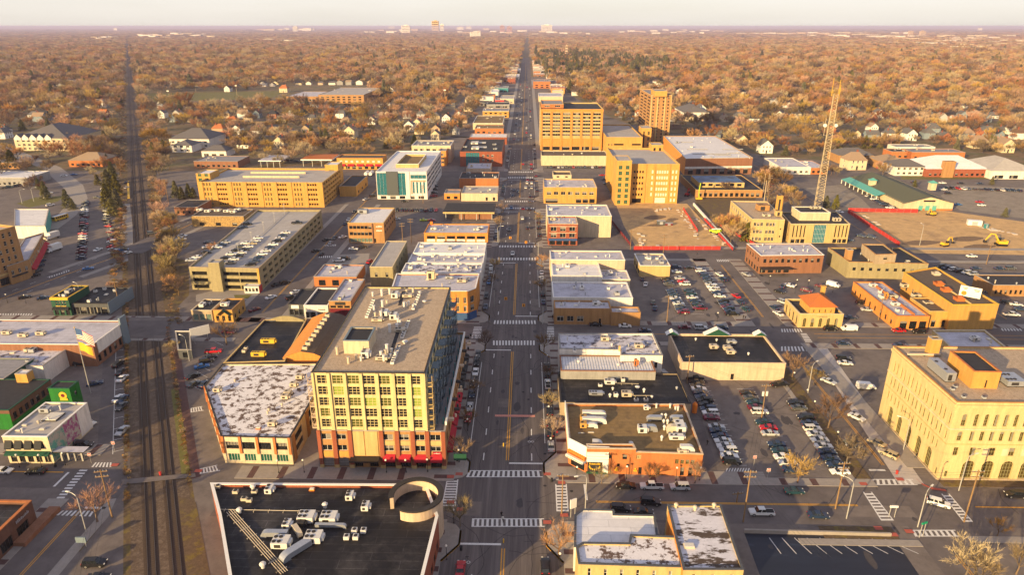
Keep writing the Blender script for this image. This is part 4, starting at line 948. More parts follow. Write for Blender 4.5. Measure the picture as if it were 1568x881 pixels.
mb=MB();(x0,y0),(x1,y1)=at(372,272,14.6),at(468,266,14.6);mb.box(x0,y0,14.5,x1,y0+.4,15.8);mb.box(x0,y1,14.5,x1,y1+.4,15.8);mb.build('ramp_wall',['cream_pale'],b.root)
PD=ppoly([(289,409),(396,411),(492,321.5),(394,321.5)],10.2)
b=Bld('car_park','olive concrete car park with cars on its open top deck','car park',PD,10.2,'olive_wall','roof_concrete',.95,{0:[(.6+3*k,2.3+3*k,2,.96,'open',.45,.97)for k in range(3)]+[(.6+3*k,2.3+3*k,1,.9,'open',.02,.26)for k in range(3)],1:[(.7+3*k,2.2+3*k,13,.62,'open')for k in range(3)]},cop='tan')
pdk=b
Bld('','','',rect(318,335,402.5,397,13),13,'olive_wall','roof_concrete',.3,root=b.root,wname='stair_tower_wall',rname='stair_tower_roof')
b.slab('wall_edge',0,.97,1,0,10.2,.25,'precast_gold')
mb=MB();p0,p1=Vector(at(366,392,9.25)),Vector(at(443,322,9.25));mb.tube([(*p0,9.6),(*p1,9.6)],.12,4)
for k in range(5):q=p0.lerp(p1,k/4.5);mb.tube([(*q,9.25),(*q,15)],.09,5);mb.box(q.x-.5,q.y-.15,14.9,q.x+.5,q.y+.15,15.1)
mb.build('deck_rail',['pole_grey'],b.root)
b=Bld('stone_building','low rubble stone building with rooftop machines between the car parks','building',rect(292,373,331,320,6),6,'stone_rubble','roof_brown',.4,{0:[(.4,2.2,3,.3,'dark')]});b.units('rooftop_unit',[(318,325),(333,324),(347,325),(357,326),(364,323),(306,323)],3,2,1.5,'unit_white')
b=Bld('cafe','low tan cafe with navy roof beside the railway','cafe',rect(292,324,475.5,458,4.6),4.6,'tan','roof_charcoal',.4,{0:[(.4,3,3,.75,'shopg')]},cop='cream_pale');b.scatter(3,2,'unit_white')
b=Bld('cafe','yellow cafe with a green gabled porch by the street corner','cafe',ppoly([(326,475),(355,475),(374,457),(347,457)],5),5,'brick_yellow','roof_charcoal',.5,{0:[(.4,2.6,3,.5,'dark')],1:[(1,2.6,3,.4,'dark')]},cop='brick_tan');b.scatter(3,4,'unit_white')
a_,d_,n_,L_=b.edge(0);mb=MB();p,q,m=a_+d_*L_*.15,a_+d_*L_*.95,a_+d_*L_*.55
for s in(p,q):mb.quad((s.x+n_.x*1.6,s.y+n_.y*1.6,3),(m.x+n_.x*1.6,m.y+n_.y*1.6,5.4),(m.x,m.y,5.4),(s.x,s.y,3))
mb.build('green_gable',['green_dark'],b.root)
b=Bld('bus_shelter','small white ticket kiosk with red end by the car park','kiosk',rect(373,396,438.5,434,3.2),3.2,'white_wall','roof_white',.1,{0:[(.8,2.4,4,.7,'dark')],});b.slab('red_end_panel',1,0,1,0,3,.08,'fence_red')
b=Bld('low_house','dark roofed low building with blue mural by the tracks','building',rect(266,303,317,306,5),5,'brick_brown','roof_charcoal',.1,{0:[(1,2.6,4,.4,'dark')]})
TC=Vector(at(44,426));TE=(Vector(AV[1])-Vector(AV[3])).normalized();TN=Vector((TE.y,-TE.x));TN=TN if TN.y>0 else-TN;TD=TC-TE*7
Q_=lambda*v:[tuple(x)for x in v]
TWP=Q_(TC+TE*55,TC,TC+TN*17,TC+TE*55+TN*17);AA_,AB_=Vector(at(51,425)),Vector(at(73,381));AWP=Q_(AA_+TE*10,AA_,AB_,AB_+TE*10)
b=Bld('office_tower','tall golden stone office tower with rows of narrow paired windows','office tower',TWP,24,'brick_tan','roof_concrete',1,{0:[(6.6+3.4*k,8.6+3.4*k,18,.42,'sash')for k in range(5)]+[(.4,3.6,9,.7,'shop')],1:[(6.6+3.4*k,8.6+3.4*k,6,.4,'sash')for k in range(4)]},cop='cream')
b.slab('stone_belt',0,0,1,4.6,5.4,.25,'cream');b.awning(0,.86,.99,3.0,4.4,1.6,'black_awning');b.awning(0,.6,.74,3.0,4.4,1.6,'green_dark')
b=Bld('warehouse','white roofed hall with teal side wall behind the stone tower','hall',ppoly([(22,346),(69,346),(75,320),(22,320)],7),7,'white_wall','roof_white',.4);b.slab('teal_cladding',1,0,1,.2,6.6,.15,'teal_roof')
b=Bld('shop_building','lavender roofed shop with a long red awning along its side','shop',AWP,8.5,'brick_tan','roof_lavender',.5,{1:[(4.6,6.4,9,.4,'two')],0:[(4,6,3,.4,'two')]});b.awning(1,.03,.97,2.8,4.4,1.6,'red_awning');b.scatter(4,7)
b=Bld('green_pub','small dark green pub with yellow cornice and yellow window surrounds','pub',rect(76,104,456,437,7.6),7.6,'green_dark','roof_tar',.4,{0:[(4.2,6.3,4,.45,'sash',.2,.85),(.3,2.6,3,.7,'shop')]},cop='yellow_paint');b.slab('yellow_cornice',0,0,1,6.75,7.45,.45,'yellow_paint');b.awning(0,.05,.95,2.8,3.8,1.1,'black_awning')
b.slab('yellow_cornice',0,.22,.48,3.95,4.15,.12,'yellow_paint');b.slab('yellow_cornice',0,.52,.8,3.95,4.15,.12,'yellow_paint');b.scatter(4,1)
b=Bld('restaurant','low black restaurant with patio doors beside the green pub','restaurant',rect(107,165,465,440,4.8),4.8,'grey_dark','roof_tar',.4,{0:[(.3,3.2,5,.85,'shop')]},cop='frame_dark');b.slab('blue_mural',1,0,1,.3,5.2,.12,'blue_grey');b.scatter(7,3,'unit_white')
b=Bld('brick_hall','long brick hall with lavender roof beside the railway road','hall',rect(-70,143,527,490,8),8,'brick_brown','roof_lavender',.45,{1:[(1,3.4,6,.5,'dark')],2:[(.4,3,10,.6,'shop')]},cop='white_trim');b.units('rooftop_unit',[(11,512),(36,516),(63,513)],2.8,1.6,1.3);b.slab('white_gable_sign',1,.1,.9,4,8.2,.25,'white_wall');b.slab('blue_tower',1,.8,.99,0,10.5,.6,'blue_grey')
b=Bld('shop_building','pale walled shop with a sagging lavender roof behind the brick hall','shop',rect(-70,66,560,532,6),6,'white_wall','roof_worn',.4);b.scatter(9,12)
b=Bld('small_shop','grey roofed shed with dark green edge at the block corner','shop',rect(-90,6,580,548,6.5),6.5,'green_dark','roof_grey',.3)
b=Bld('green_tavern','bright green tavern with long black roof and a yellow round sign','tavern',rect(-90,14,628,580,6.2),6.2,'brick_dark','roof_charcoal',.15,{1:[(2.6,4.6,7,.6,'dark')]},cop='green_dark')
b.slab('green_facing',1,0,1,0,2.3,.1,'green_wall');b.slab('green_facing',0,0,1,0,5,.1,'green_wall')
g2=Bld('','','',rect(73,106,595,583.5,9.5),9.5,'green_wall','roof_charcoal',.2,{1:[(6.3,7.6,1,.4,'dark',.2,.8),(2.6,4,1,.4,'dark',.2,.8)]},root=b.root,wname='block_wall',rname='block_roof',cop='green_dark')
g3=Bld('','','',rect(22,40,573,566,9),9,'brick_yellow','roof_white',.1,root=b.root,wname='dormer_wall',rname='dormer_roof')
a_,d_,n_,L_=g2.edge(0);c0=a_+d_*L_*.62+n_*.08;mb=MB()
for r_,zz,mi,k in((1.15,0,0,0),(.55,0,1,.05)):
 mb.quad(*[(c0.x+d_.x*r_*math.cos(t*.4488)+n_.x*k,c0.y+d_.y*r_*math.cos(t*.4488)+n_.y*k,7.2+r_*math.sin(t*.4488))for t in range(14)],mi=mi)
mb.quad((c0.x-d_.x*1.0,c0.y+n_.y*.1,5.7),(c0.x+d_.x*1.3,c0.y+n_.y*.1,5.7),(c0.x+d_.x*1.2,c0.y+n_.y*.1,6.4),(c0.x-d_.x*.9,c0.y+n_.y*.1,6.4));mb.build('round_sign',['yellow_paint','maroon'],b.root)
M('mural',(0.40,0.36,0.30),0.8,0.1,0.55,c2=(0.10,0.30,0.24),thr=(0.46,0.54));M('mural_pink',(0.33,0.08,0.20),0.8,0.1,0.8,c2=(0.45,0.42,0.36),thr=(0.46,0.56))
b=Bld('mural_restaurant','white roofed restaurant with black awnings and a painted side wall','restaurant',rect(2,72.5,669,616,8),8,'cream_pale','roof_concrete',.4,{0:[(4.4,6.6,4,.6,'dark',.0,.92),(.3,2.9,5,.7,'shop')]},cop='white_trim');b.slab('painted_mural',1,.0,.35,.4,7.7,.08,'mural');b.slab('painted_mural',1,.35,.7,1.5,7.7,.1,'mural_pink');b.slab('painted_mural',1,.7,1,.4,7.7,.08,'white_wall')
for k in range(4):b.awning(0,.03+k*.22,.03+k*.22+.16,4.6,6.8,.9,'black_awning')
b.awning(0,.0,.98,2.9,3.7,1.2,'green_dark');b.unit('skylight',82,640,4,4,.5,'frame_dark');b.units('skylight',[(65,658),(28,660),(38,652)],1.4,.8,.3,'unit_tan');b.scatter(5,8)
XT=at(48,767,6)[0];b=Bld('restaurant','black roofed restaurant with rust brick parapet and pale script sign','restaurant',[(XT-45,70),(XT,70),(XT,at(48,767,6)[1]),(XT-45,at(48,767,6)[1])],6,'brick_dark','roof_tar',.7,{1:[(.4,3,10,.7,'shop')]},cop='brick_orange',copw=.6)
a_,d_,n_,L_=b.edge(1);uu=lambda py:(at(30,py,4)[1]-a_.y)/L_;lettering(b.root,a_,d_,n_,L_,4.2,5.0,uu(805),uu(786),'galvanised',5,.2);mb=MB();mb.box(XT+.1,Y(850),0,XT+2.6,Y(792),1.1);mb.build('patio_wall',['brick_brown'],b.root)
b=Bld('cinema','brick cinema with white cornered marquee and ochre roof full of ducts','cinema',ppoly([(899,690),(1077,696),(1048,619),(866,618),(871.5,676)],6.8),6.8,'brick_orange','roof_ochre',.6,{0:[(4.6,5.7,1,.3,'dark',.15,.25),(4.5,5.8,1,.4,'dark',.28,.38),(4.7,5.9,1,.4,'lofta',.4,.5),(.3,2.2,1,.4,'dark',.1,.2),(2.2,3.2,2,.3,'dark',.24,.4),(.2,2.3,1,.5,'door',.44,.5),(.2,2.2,1,.4,'door',.6,.66),(3.7,5,4,.7,'olive',.76,.94),(.3,2.7,2,.5,'dark',.8,.94)]},cop='beige')
cin=b
Bld('','','',ppoly([(899,687),(974,688),(970,680),(898,680)],8),8,'brick_orange','roof_ochre',.5,z0=6.9,root=b.root,wname='front_parapet_wall',rname='front_parapet_roof',cop='beige')
for e_,u0,u1,z0,z1 in((3,0,1,4.2,7.6),(4,0,1,3.2,7.8)):b.slab('white_panel',e_,u0,u1,z0,z1,.25,'white_trim')
b.slab('white_panel',0,0,.19,3.6,8.1,.3,'white_trim')
for z in(4.4,5.2,6.1,7.0):b.slab('panel_groove',0,0,.19,z,z+.1,.315,'grey_wall')
b.slab('white_panel',0,.14,.19,.3,3.6,.25,'white_trim');b.slab('shop_base',0,0,.18,0,.6,.3,'green_dark');b.slab('poster_board',0,.01,.135,.75,3.55,.2,'frame_dark')
a_,d_,n_,L_=b.edge(0);lettering(b.root,a_,d_,n_,L_,2.75,3.3,.025,.12,'yellow_paint',2,.24)
mb=MB()
for i in range(9):
 an=math.pi*i/8;q=a_+d_*L_*(.072+.045*math.cos(an))+n_*.24;zz=1.1+.9*(1-math.sin(an));mb.quad((q.x-.14,q.y,zz),(q.x+.14,q.y,zz),(q.x+.14,q.y,zz+.45),(q.x-.14,q.y,zz+.45))
mb.build('poster_art',['yellow_paint'],b.root)
for u in(.265,.43):
 mb=MB();q=a_+d_*L_*u+n_*.12
 for dx,dz in((0,.9),(-.25,.35),(.2,.3)):mb.ball(q.x+dx,q.y,1.0+dz,.27,0,7,4)
 mb.build('wall_lamp',['yellow_paint'],b.root)
mq=b.slab('marquee',4,.05,1,3.2,3.9,1.6,'white_trim');b.slab('marquee_sign',4,.05,1,3.95,4.9,1.0,'orange_plastic');a4,d4,n4,L4=b.edge(4);lettering(b.root,a4,d4,n4,L4,4.1,4.7,.1,.95,'maroon',6,1.03);lettering(b.root,a4,d4,n4,L4,3.35,3.75,.1,.95,'frame_dark',7,1.63)
b.slab('shop_window',4,.15,.9,.4,2.8,.06,'glass')
for yy in(645,655):b.unit('rooftop_unit',893,yy,1.7,1.6,1.6,'brick_yellow');b.unit('roof_duct',910,yy-7,6.5,1.2,1.3,'unit_white');b.unit('roof_duct',906,yy,3.2,1.0,1.0,'unit_white')
b.unit('rooftop_unit',983,662,2.3,2,1.8,'unit_white');b.unit('roof_duct',996,660,3.6,1.3,1.3,'galvanised');b.unit('roof_duct',1001,644,4,1.2,1,'galvanised',math.pi);b.unit('roof_duct',1035,644,3.5,1.3,1,'galvanised',math.pi)
b.units('roof_vent',[(1013,641),(1019,641),(1016,650),(1022,650),(1017,659),(1013,675)],.8,.8,1.5,'unit_white');b.unit('rooftop_unit',1040,660,2.4,4,2.2,'unit_white');b.unit('rooftop_unit',1035,673,3.6,1.6,1.3,'unit_white');b.unit('roof_duct',1030,662,3.4,1.5,1.8,'unit_tan',math.pi)
b.unit('roof_duct',915,683,2.6,1.4,1.2,'unit_white');b.unit('roof_vent',966,681,1.2,1.2,.8,'unit_white');b.unit('roof_duct',1052,692,3.6,1.3,1.5,'unit_white');b.unit('rooftop_unit',1044,695,2.2,1.2,1.2,'unit_tan');b.unit('rooftop_unit',989,628,1.3,1.2,1.2,'unit_white');b.units('flue_pipe',[(1005,625),(1026,625),(1034,629),(1038,629)],.5,.5,1.1,'unit_white')
b.units('skylight',[(890,664),(905,663)],1.6,.4,.2,'unit_tan')
b=Bld('shop_building','long low shop under a black roof next to the cinema','shop',rect(858,1058,617,571,5),5,'tan','roof_tar',.35,{3:[(.3,2.9,4,.7,'shop')]},cop='frame_dark')
b.unit('rooftop_unit',912,605,4,1.6,1.1,'galvanised');b.unit('rooftop_unit',959,607,2.8,1.9,1.5,'unit_tan');b.units('roof_vent',[(934,609),(945,609),(986,601)],.9,.9,1.3,'unit_white');b.unit('rooftop_unit',933,588,3,1.9,1.4,'unit_white');b.unit('rooftop_unit',941,581,2.2,1.6,1.2,'galvanised');b.units('condenser',[(919,592),(974,615),(989,615)],1.2,1,.8,'unit_white');b.unit('roof_vent',976,595,1.5,1.5,.8,'unit_white');b.scatter(8,21,'unit_white');pipe_rack(b.root,(945,589),(978,590),4.6,1);pipe_rack(b.root,(966,608),(1000,608),4.6,1)
b=Bld('shop_building','shop under a white standing seam metal roof with a brick chimney','shop',rect(859,1004,568.5,545,7.6),7.6,'grey_wall','roof_white',.3,{3:[(.3,2.9,3,.7,'shop')]},cop='brick_brown')
mb=MB();p=rect(859,1004,568.5,545,7.6)
for k in range(1,34):xx=p[0][0]+(p[1][0]-p[0][0])*k/34;mb.box(xx-.05,p[0][1]+.5,7.3,xx+.05,p[2][1]-.5,7.38)
mb.build('roof_seam_ribs',['unit_grey'],b.root);b.unit('rooftop_unit',973,561,.9,.9,2.4,'brick_orange');b.units('roof_vent',[(947,560),(886,555),(988,553)],1.2,1.2,.7,'unit_white');pipe_rack(b.root,(948,557),(972,556),7.3,1,mat='brick_brown')
b=Bld('shop_building','shop with blotchy lavender roof facing the second crossing','shop',ppoly([(857,534),(950,536),(950,544),(1015,544.5),(1000,510.5),(855,511)],9.5),9.5,'white_wall','roof_worn',.5,{2:[(5,7,4,.3,'dark')],5:[(.3,3,3,.7,'shop'),(4.8,6.8,4,.4,'two')]},cop='grey_wall');b.scatter(9,31);b.slab('chimney',0,.97,1,9,10.8,.1,'cream',.8)
b=Bld('gabled_market','beige box store with black roof and little green corner gables','store',rect(1045,1203,556,512,6.2),6.2,'beige','roof_tar',.7,{2:[(.4,3,7,.6,'shop')],0:[(.2,2.3,1,.04,'door',.1,.9)]},cop='beige')
b.units('rooftop_unit',[(1092,534),(1113,536),(1118,542)],2.4,1.8,1.4,'unit_tan');b.scatter(4,14,'unit_white');p=rect(1045,1203,556,512,6.2)
for u in(.03,.5,.95):
 mb=MB();xx=p[3][0]+(p[2][0]-p[3][0])*u;yy=p[2][1];w=2.2 if u!=.5 else 4.5;h=1.4 if u!=.5 else 2.4
 mb.quad((xx-w,yy-1.5,6.25),(xx+w,yy-1.5,6.25),(xx,yy-1.5,6.25+h),mi=1);mb.quad((xx-w,yy-1.7,6.3),(xx,yy-1.7,6.3+h),(xx,yy+1,6.3+h),(xx-w,yy+1,6.3));mb.quad((xx,yy-1.7,6.3+h),(xx+w,yy-1.7,6.3),(xx+w,yy+1,6.3),(xx,yy+1,6.3+h))
 mb.build('green_gable',['white_trim','green_dark'],b.root)
for nm_,lab,pts,h,wl,rf,wn in(('shop_building','corner shop under a clean white membrane roof opposite the cinema',[(879,838),(1009,833),(1003,789),(941,788),(940,781),(892,780),(880,789)],6.5,'white_wall','roof_white',{3:[(.4,2.6,4,.6,'dark')]}),('shop_building','cream walled shop with peeling snow speckled roof and small sash windows',[(886,864),(1045,869),(1039,822),(965,819),(963,832),(893,831),(882,837)],7.5,'cream','roof_snow',{0:[(4.4,6.4,6,.2,'sash'),(.5,2.8,4,.6,'shop')]}),('shop_building','shop with brown roof half under snow beside the wet car park',[(1046.5,873),(1139,873),(1104,773),(1022,773)],8,'cream','roof_half',{0:[(4.8,6.8,3,.2,'sash')],2:[(.4,2.8,4,.6,'shop')]})):
 M('roof_half',(0.62,0.60,0.64),0.85,0.15,0.16,c2=(0.085,0.06,0.045),thr=(0.50,0.545),stretch=(1,2.6,1))
 b=Bld(nm_,lab,'shop',ppoly(pts,h),h,wl,rf,.4,wn,cop='grey_dark')
b.slab('orange_side',3,.1,1,0,7.7,.12,'orange_render');b.units('roof_vent',[(1035,778),(1064,782),(1093,778)],1.0,1.0,1.2,'unit_tan');b.unit('skylight',1055,838,2.2,1.4,.5,'unit_tan')
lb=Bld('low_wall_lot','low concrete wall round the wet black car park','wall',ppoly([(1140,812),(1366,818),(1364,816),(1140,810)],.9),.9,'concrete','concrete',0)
zx0,zy0=at(1466,616,22);zy1=at(1369,530,22)[1];L0=52
pr=[(.085+.0905*k,.085+.0905*(k+1))for k in range(10)]
lr=14
b=Bld('stone_office','golden limestone office with arched ground floor and paired arched windows','office',[(zx0,zy0),(zx0+L0,zy0),(zx0+L0,zy1),(zx0,zy1)],22,'limestone','roof_gravel',.5,{0:[(15.4,18.7,1,.34,'arch',.02,.085,True),(11.3,13.9,1,.34,'arch',.02,.085,True),(7.1,9.4,1,.34,'olive',.02,.085),(.9,2.6,1,.3,'olive',.01,.06)]+[r for k in range(5)for r in((15.4,18.7,2,.42,'arch',*pr[k],True),(11.3,13.9,2,.42,'olive',*pr[k]),(.5,5.6,1,.62,'archbig',*pr[k],True))]+[(7.1,9.4,1,.3,'olive',*pr[k])for k in range(5)],3:[(15.4,18.7,1,.5,'arch',.94,.985,True),(11.3,13.9,1,.5,'arch',.94,.985,True),(.9,2.8,1,.5,'olive',.93,.985)]+[r for k in range(7)for r in((15.4,18.7,2,.42,'arch',.06+.124*k,.06+.124*k+.11,True),(11.3,13.9,2,.42,'olive',.06+.124*k,.06+.124*k+.11),(7.1,9.4,2,.38,'olive',.06+.124*k,.06+.124*k+.11))]+[(.4,5.8,5,.5,'archbig',.1,.9,True)]},cop='brick_tan')
for e_ in(0,3):
 b.slab('stone_cornice',e_,0,1,20.6,21.3,.35,'limestone');b.slab('stone_belt',e_,0,1,14.4,14.75,.15,'cream_pale');b.slab('stone_belt',e_,0,1,10.2,10.45,.1,'cream');b.slab('stone_plinth',e_,0,1,0,.45,.2,'tan')
for k in range(4):b.slab('stone_panel',0,.02+.0905*k+.155,.02+.0905*k+.185,7.2,9.2,.08,'cream_pale')
q=Bld('','','',ppoly([(1492,569),(1534,570),(1494,538.5),(1455,537.5)],26.2),26.2,'brick_yellow','roof_charcoal',.3,{0:[(.3,2.4,1,.14,'dark',.3,.8)]},z0=21.4,root=b.root,wname='roof_house_wall',rname='roof_house_roof',cop='brick_orange')
q2=Bld('','','',rect(1428,1443,520,515,26.5),26.5,'brick_yellow','roof_brown',.2,z0=21.4,root=b.root,wname='chimney',rname='chimney_cap')
b.unit('rooftop_unit',1440,574,2.4,8.5,2.7,'galvanised');b.unit('rooftop_unit',1546,586,4.5,5,1.6,'galvanised');b.units('condenser',[(1458,598),(1475,610),(1506,611),(1462,594)],.8,.8,.6,'unit_grey');b.units('flue_pipe',[(1478,566)],.6,.6,3.5,'unit_white');b.unit('roof_duct',1485,556,7,.5,.5,'unit_tan');b.unit('roof_duct',1415,546,9,.5,.5,'unit_tan')
b=Bld('shop_building','shop with broad blue-white roof and stepped gable behind the stone office','shop',ppoly([(1464,540),(1551,540),(1508,505.5),(1428,505.5)],9),9,'cream','roof_lavender',.6,{3:[(4,6,4,.4,'dark')]},cop='cream_pale');b.scatter(6,40)
M('roof_blue_patch',(0.5,0.48,0.5),0.8,.1,.1)
p=rect(1225,1292,481,458,5.6)
b=Bld('bank','cream bank with orange tiled hip roof and five arched openings','bank',p,5.6,'cream','roof_charcoal',.7,{0:[(.3,3.8,5,.42,'arch',.05,.95,True)],3:[(.5,4,4,.35,'dark')]},cop='cream_pale')
e0=rect(1240,1284,471,453,8.4);x0,y0=e0[0];x1,y1=e0[2]
Bld('','','',[(x0+.8,y0+.8),(x1-.8,y0+.8),(x1-.8,y1-.8),(x0+.8,y1-.8)],8.4,'brick_yellow','roof_charcoal',0,{0:[(1,2.2,4,.18,'dark')],3:[(1,2.2,5,.2,'dark')]},z0=5,root=b.root,wname='upper_wall',rname='upper_ceiling')
mb=MB();w=(y1-y0)*.5;ya,yb_=(y0+(x1-x0)/2,y1-(x1-x0)/2);xm=(x0+x1)/2
if ya>yb_:ya=yb_=(y0+y1)/2
mb.quad((x0,y0,8.4),(x1,y0,8.4),(xm,ya,11.6));mb.quad((x1,y0,8.4),(x1,y1,8.4),(xm,yb_,11.6),(xm,ya,11.6));mb.quad((x1,y1,8.4),(x0,y1,8.4),(xm,yb_,11.6));mb.quad((x0,y1,8.4),(x0,y0,8.4),(xm,ya,11.6),(xm,yb_,11.6));mb.quad((x0,y1,8.38),(x1,y1,8.38),(x1,y0,8.38),(x0,y0,8.38));mb.build('tiled_roof',['tile_orange'],b.root)
mb=MB();mb.box(x1-2.6,y1-1.8,8.4,x1-1.2,y1-.6,12.6);mb.box(x1-2.8,y1-2,12.6,x1-1,y1-.4,12.9);mb.build('chimney',['brick_yellow'],b.root)
a_,d_,n_,L_=b.edge(0);lettering(b.root,a_,d_,n_,L_,4.4,4.7,.4,.64,'frame_dark',9,.1)
b=Bld('restaurant','orange brick restaurant with three dark bays and pale roof','restaurant',rect(1374,1424,484,432,5.6),5.6,'orange_render','roof_lavender',.5,{0:[(.3,3.4,3,.75,'dark',.1,.98)],3:[(1,3,8,.3,'dark')]},cop='brick_orange');b.units('rooftop_unit',[(1366,457),(1402,456),(1420,468),(1385,440)],3,2.2,1.6);b.unit('rooftop_unit',1355,459,1,1,3.2,'orange_render');b.scatter(9,44,'unit_white');p=rect(1374,1424,484,432,5.6)
mb=MB();xx=p[0][0]+(p[1][0]-p[0][0])*.55;mb.box(xx,p[0][1]+1,5,xx+.4,p[2][1]-1,6.1);mb.build('fire_wall',['brick_orange'],b.root)
b=Bld('yellow_hall','large yellow painted hall with dark roof and rooftop billboard','hall',ppoly([(1459,467),(1530,466),(1433,409),(1384,417)],10),10,'brick_yellow','roof_brown',.6,{3:[(3.4,6,4,.25,'dark',.05,.6)]},cop='yellow_paint');pass
b.units('hip_cap',[(1437,437),(1448,446),(1468,460)],2.8,2.8,1.8,'tile_orange');b.unit('hip_cap',1433,421,2.4,2.4,1.6,'unit_tan');p0,p1=at(1444,440,9.4),at(1486,467,9.4);mb=MB();mb.tube([(*p0,9.8),(*p1,9.8)],.35,6);mb.build('roof_pipe',['cream'],b.root)
Bld('','','',rect(1424,1459,477,456,6.6),6.6,'brick_yellow','roof_brown',.4,{0:[(.3,3,2,.4,'dark')]},root=b.root,wname='annexe_wall',rname='annexe_roof',cop='cream')
bx,by=at(1483,459,9.4);t=thing('billboard','white advertising billboard with an orange disc standing on the yellow hall','billboard',(bx,by,9.4));dd=Vector((.80,-.60));nn_=Vector((-.60,-.80))
def bq(u,z,o=0):q=Vector((bx,by))+dd*u+nn_*o;return(q.x,q.y,9.4+z)
mb=MB();mb.quad(bq(-3.4,1),bq(3.4,1),bq(3.4,5),bq(-3.4,5));mb.quad(bq(3.4,1,-.3),bq(-3.4,1,-.3),bq(-3.4,5,-.3),bq(3.4,5,-.3));mb.quad(bq(-3.4,5),bq(3.4,5),bq(3.4,5,-.3),bq(-3.4,5,-.3));mb.build('face_panel',['white_trim'],t)
mb=MB();mb.quad(*[bq(-1.9+.9*math.cos(k*.628),2.2+.9*math.sin(k*.628),.04)for k in range(10)]);mb.build('orange_disc',['orange_plastic'],t)
mb=MB()
for u,z,w in((-2.6,4.2,1.6),(1,4,1.8),(1.3,3.5,1.4),(-2.2,3.7,1)):mb.quad(bq(u,z,.04),bq(u+w,z,.04),bq(u+w,z+.25,.04),bq(u,z+.25,.04))
mb.build('print_bars',['frame_dark'],t)
for u in(-2.5,0,2.5):mb=MB();mb.tube([bq(u,0,-.5),bq(u,4.6,-.4)],.12,5);mb.build('post',['frame_dark'],t)
b=Bld('brick_office','two storey brown brick office with white edged lavender roof','office',ppoly([(1165,391.5),(1262,390.5),(1241,373),(1143.5,373)],8.7),8.7,'brick_brown','roof_lavender',.5,{0:[(5.2,7,10,.5,'dark'),(.4,2.8,4,.7,'shop',0,.5)],3:[(5.2,7,5,.4,'dark'),(.4,2.8,5,.6,'shop')]},cop='white_trim');b.scatter(12,50,'unit_white');b.slab('pergola',0,.0,.48,3.1,3.35,4,'frame_dark')
b=Bld('civic_block','olive brick block with black roofs and a raised stair tower','civic building',ppoly([(1300,401),(1422,404),(1379,379.5),(1268,379)],7.6),7.6,'olive_wall','roof_tar',.6,{0:[(3.6,5,9,.4,'dark')]},cop='brick_tan');b.scatter(6,60)
Bld('','','',ppoly([(1341,390),(1373,389),(1353,374),(1320,373.5)],11.5),11.5,'tan','roof_tar',.5,{0:[(2,3.2,1,.2,'dark')]},z0=7,root=b.root,wname='tower_wall',rname='tower_roof',cop='brick_tan')
Bld('','','',rect(1299,1307,383,380,12),12,'brick_tan','roof_brown',.1,root=b.root,wname='chimney',rname='chimney_cap')
b=Bld('office_block','three storey cream office with a square chimney by the soil lot','office',ppoly([(1152,335.5),(1202,336.5),(1175,308.5),(1119,307.5)],12.5),12.5,'cream','roof_gravel',.5,{0:[(a,a+1.9,3,.8,'two',u,u+.3)for a in(1.0,4.9,8.8)for u in(.06,.44)]+[(3,4,1,.3,'dark',.85,.97),(7,8,1,.3,'dark',.85,.97)],3:[(a,a+1.9,9,.6,'two')for a in(1,4.9,8.8)]},cop='cream_pale')
b.unit('rooftop_unit',1167,322,6,5,3.2,'brick_tan');b.unit('rooftop_unit',1173,332,3.6,2.4,1.6,'unit_tan');b.unit('rooftop_unit',1191,331,3,3,3,'cream');b.unit('rooftop_unit',1191,326,2.6,2.6,9.5,'precast_gold')
b=Bld('modern_office','cream office with vertical window slits around a glazed centre bay','office',ppoly([(1211,343),(1302,343),(1281,324),(1195,325)],10.5),10.5,'cream','roof_charcoal',.4,{0:[(3.4,9.6,4,.34,'slit',.03,.28),(.3,2.4,3,.8,'shop',.03,.28),(.3,10,1,.98,'curtain',.4,.61),(3.4,9.6,4,.34,'slit',.74,.99),(.3,2.4,3,.8,'shop',.74,.99)],3:[(3.4,9.6,4,.3,'slit')]},cop='cream_pale')
q=Bld('','','',rect(1226,1272,325.5,316.5,14.5),14.5,'cream_pale','roof_charcoal',.4,z0=10,root=b.root,wname='penthouse_wall',rname='penthouse_roof',cop='white_trim');q.units('rooftop_unit',[(1244,320),(1252,320)],2.4,2,1.5,'unit_tan');b.units('rooftop_unit',[(1278,339),(1283,339)],2,2,2,'unit_tan')
ex0,ey0=at(1385,311,4.6);ex1,_=at(1462,312,4.6);ey1=at(1316,272,4.6)[1];xm=(ex0+ex1)/2
t=thing('market_hall','long market hall with grey gable roof and teal porch','market hall',(xm,(ey0+ey1)/2,0));w_=MB()
w_.quad((ex0,ey0,0),(ex1,ey0,0),(ex1,ey0,4.6),(xm,ey0,8.4),(ex0,ey0,4.6));w_.quad((ex1,ey0,0),(ex1,ey1,0),(ex1,ey1,4.6),(ex1,ey0,4.6));w_.quad((ex1,ey1,0),(ex0,ey1,0),(ex0,ey1,4.6),(xm,ey1,8.4),(ex1,ey1,4.6));w_.quad((ex0,ey1,0),(ex0,ey0,0),(ex0,ey0,4.6),(ex0,ey1,4.6));w_.build('wall',['cream_pale'],t)
for s,xe in((0,ex0-.8),(1,ex1+.8)):
 r_=MB();q=[(xe,ey0-.8,4.3),(xm,ey0-.8,8.55),(xm,ey1+.8,8.55),(xe,ey1+.8,4.3)];r_.quad(*(q if s==0 else q[::-1]));r_.build('roof',['shingle_green'],t)
mb=MB();mb.box(ex0,ey0-.06,0,ex1,ey0-.01,1.1);mb.build('brick_plinth',['brick_orange'],t)
for u in(.3,.44,.58):mb=MB();mb.box(ex0+(ex1-ex0)*u,ey0-.1,.1,ex0+(ex1-ex0)*u+2.6,ey0-.02,3);mb.build('door',['teal_roof'],t)
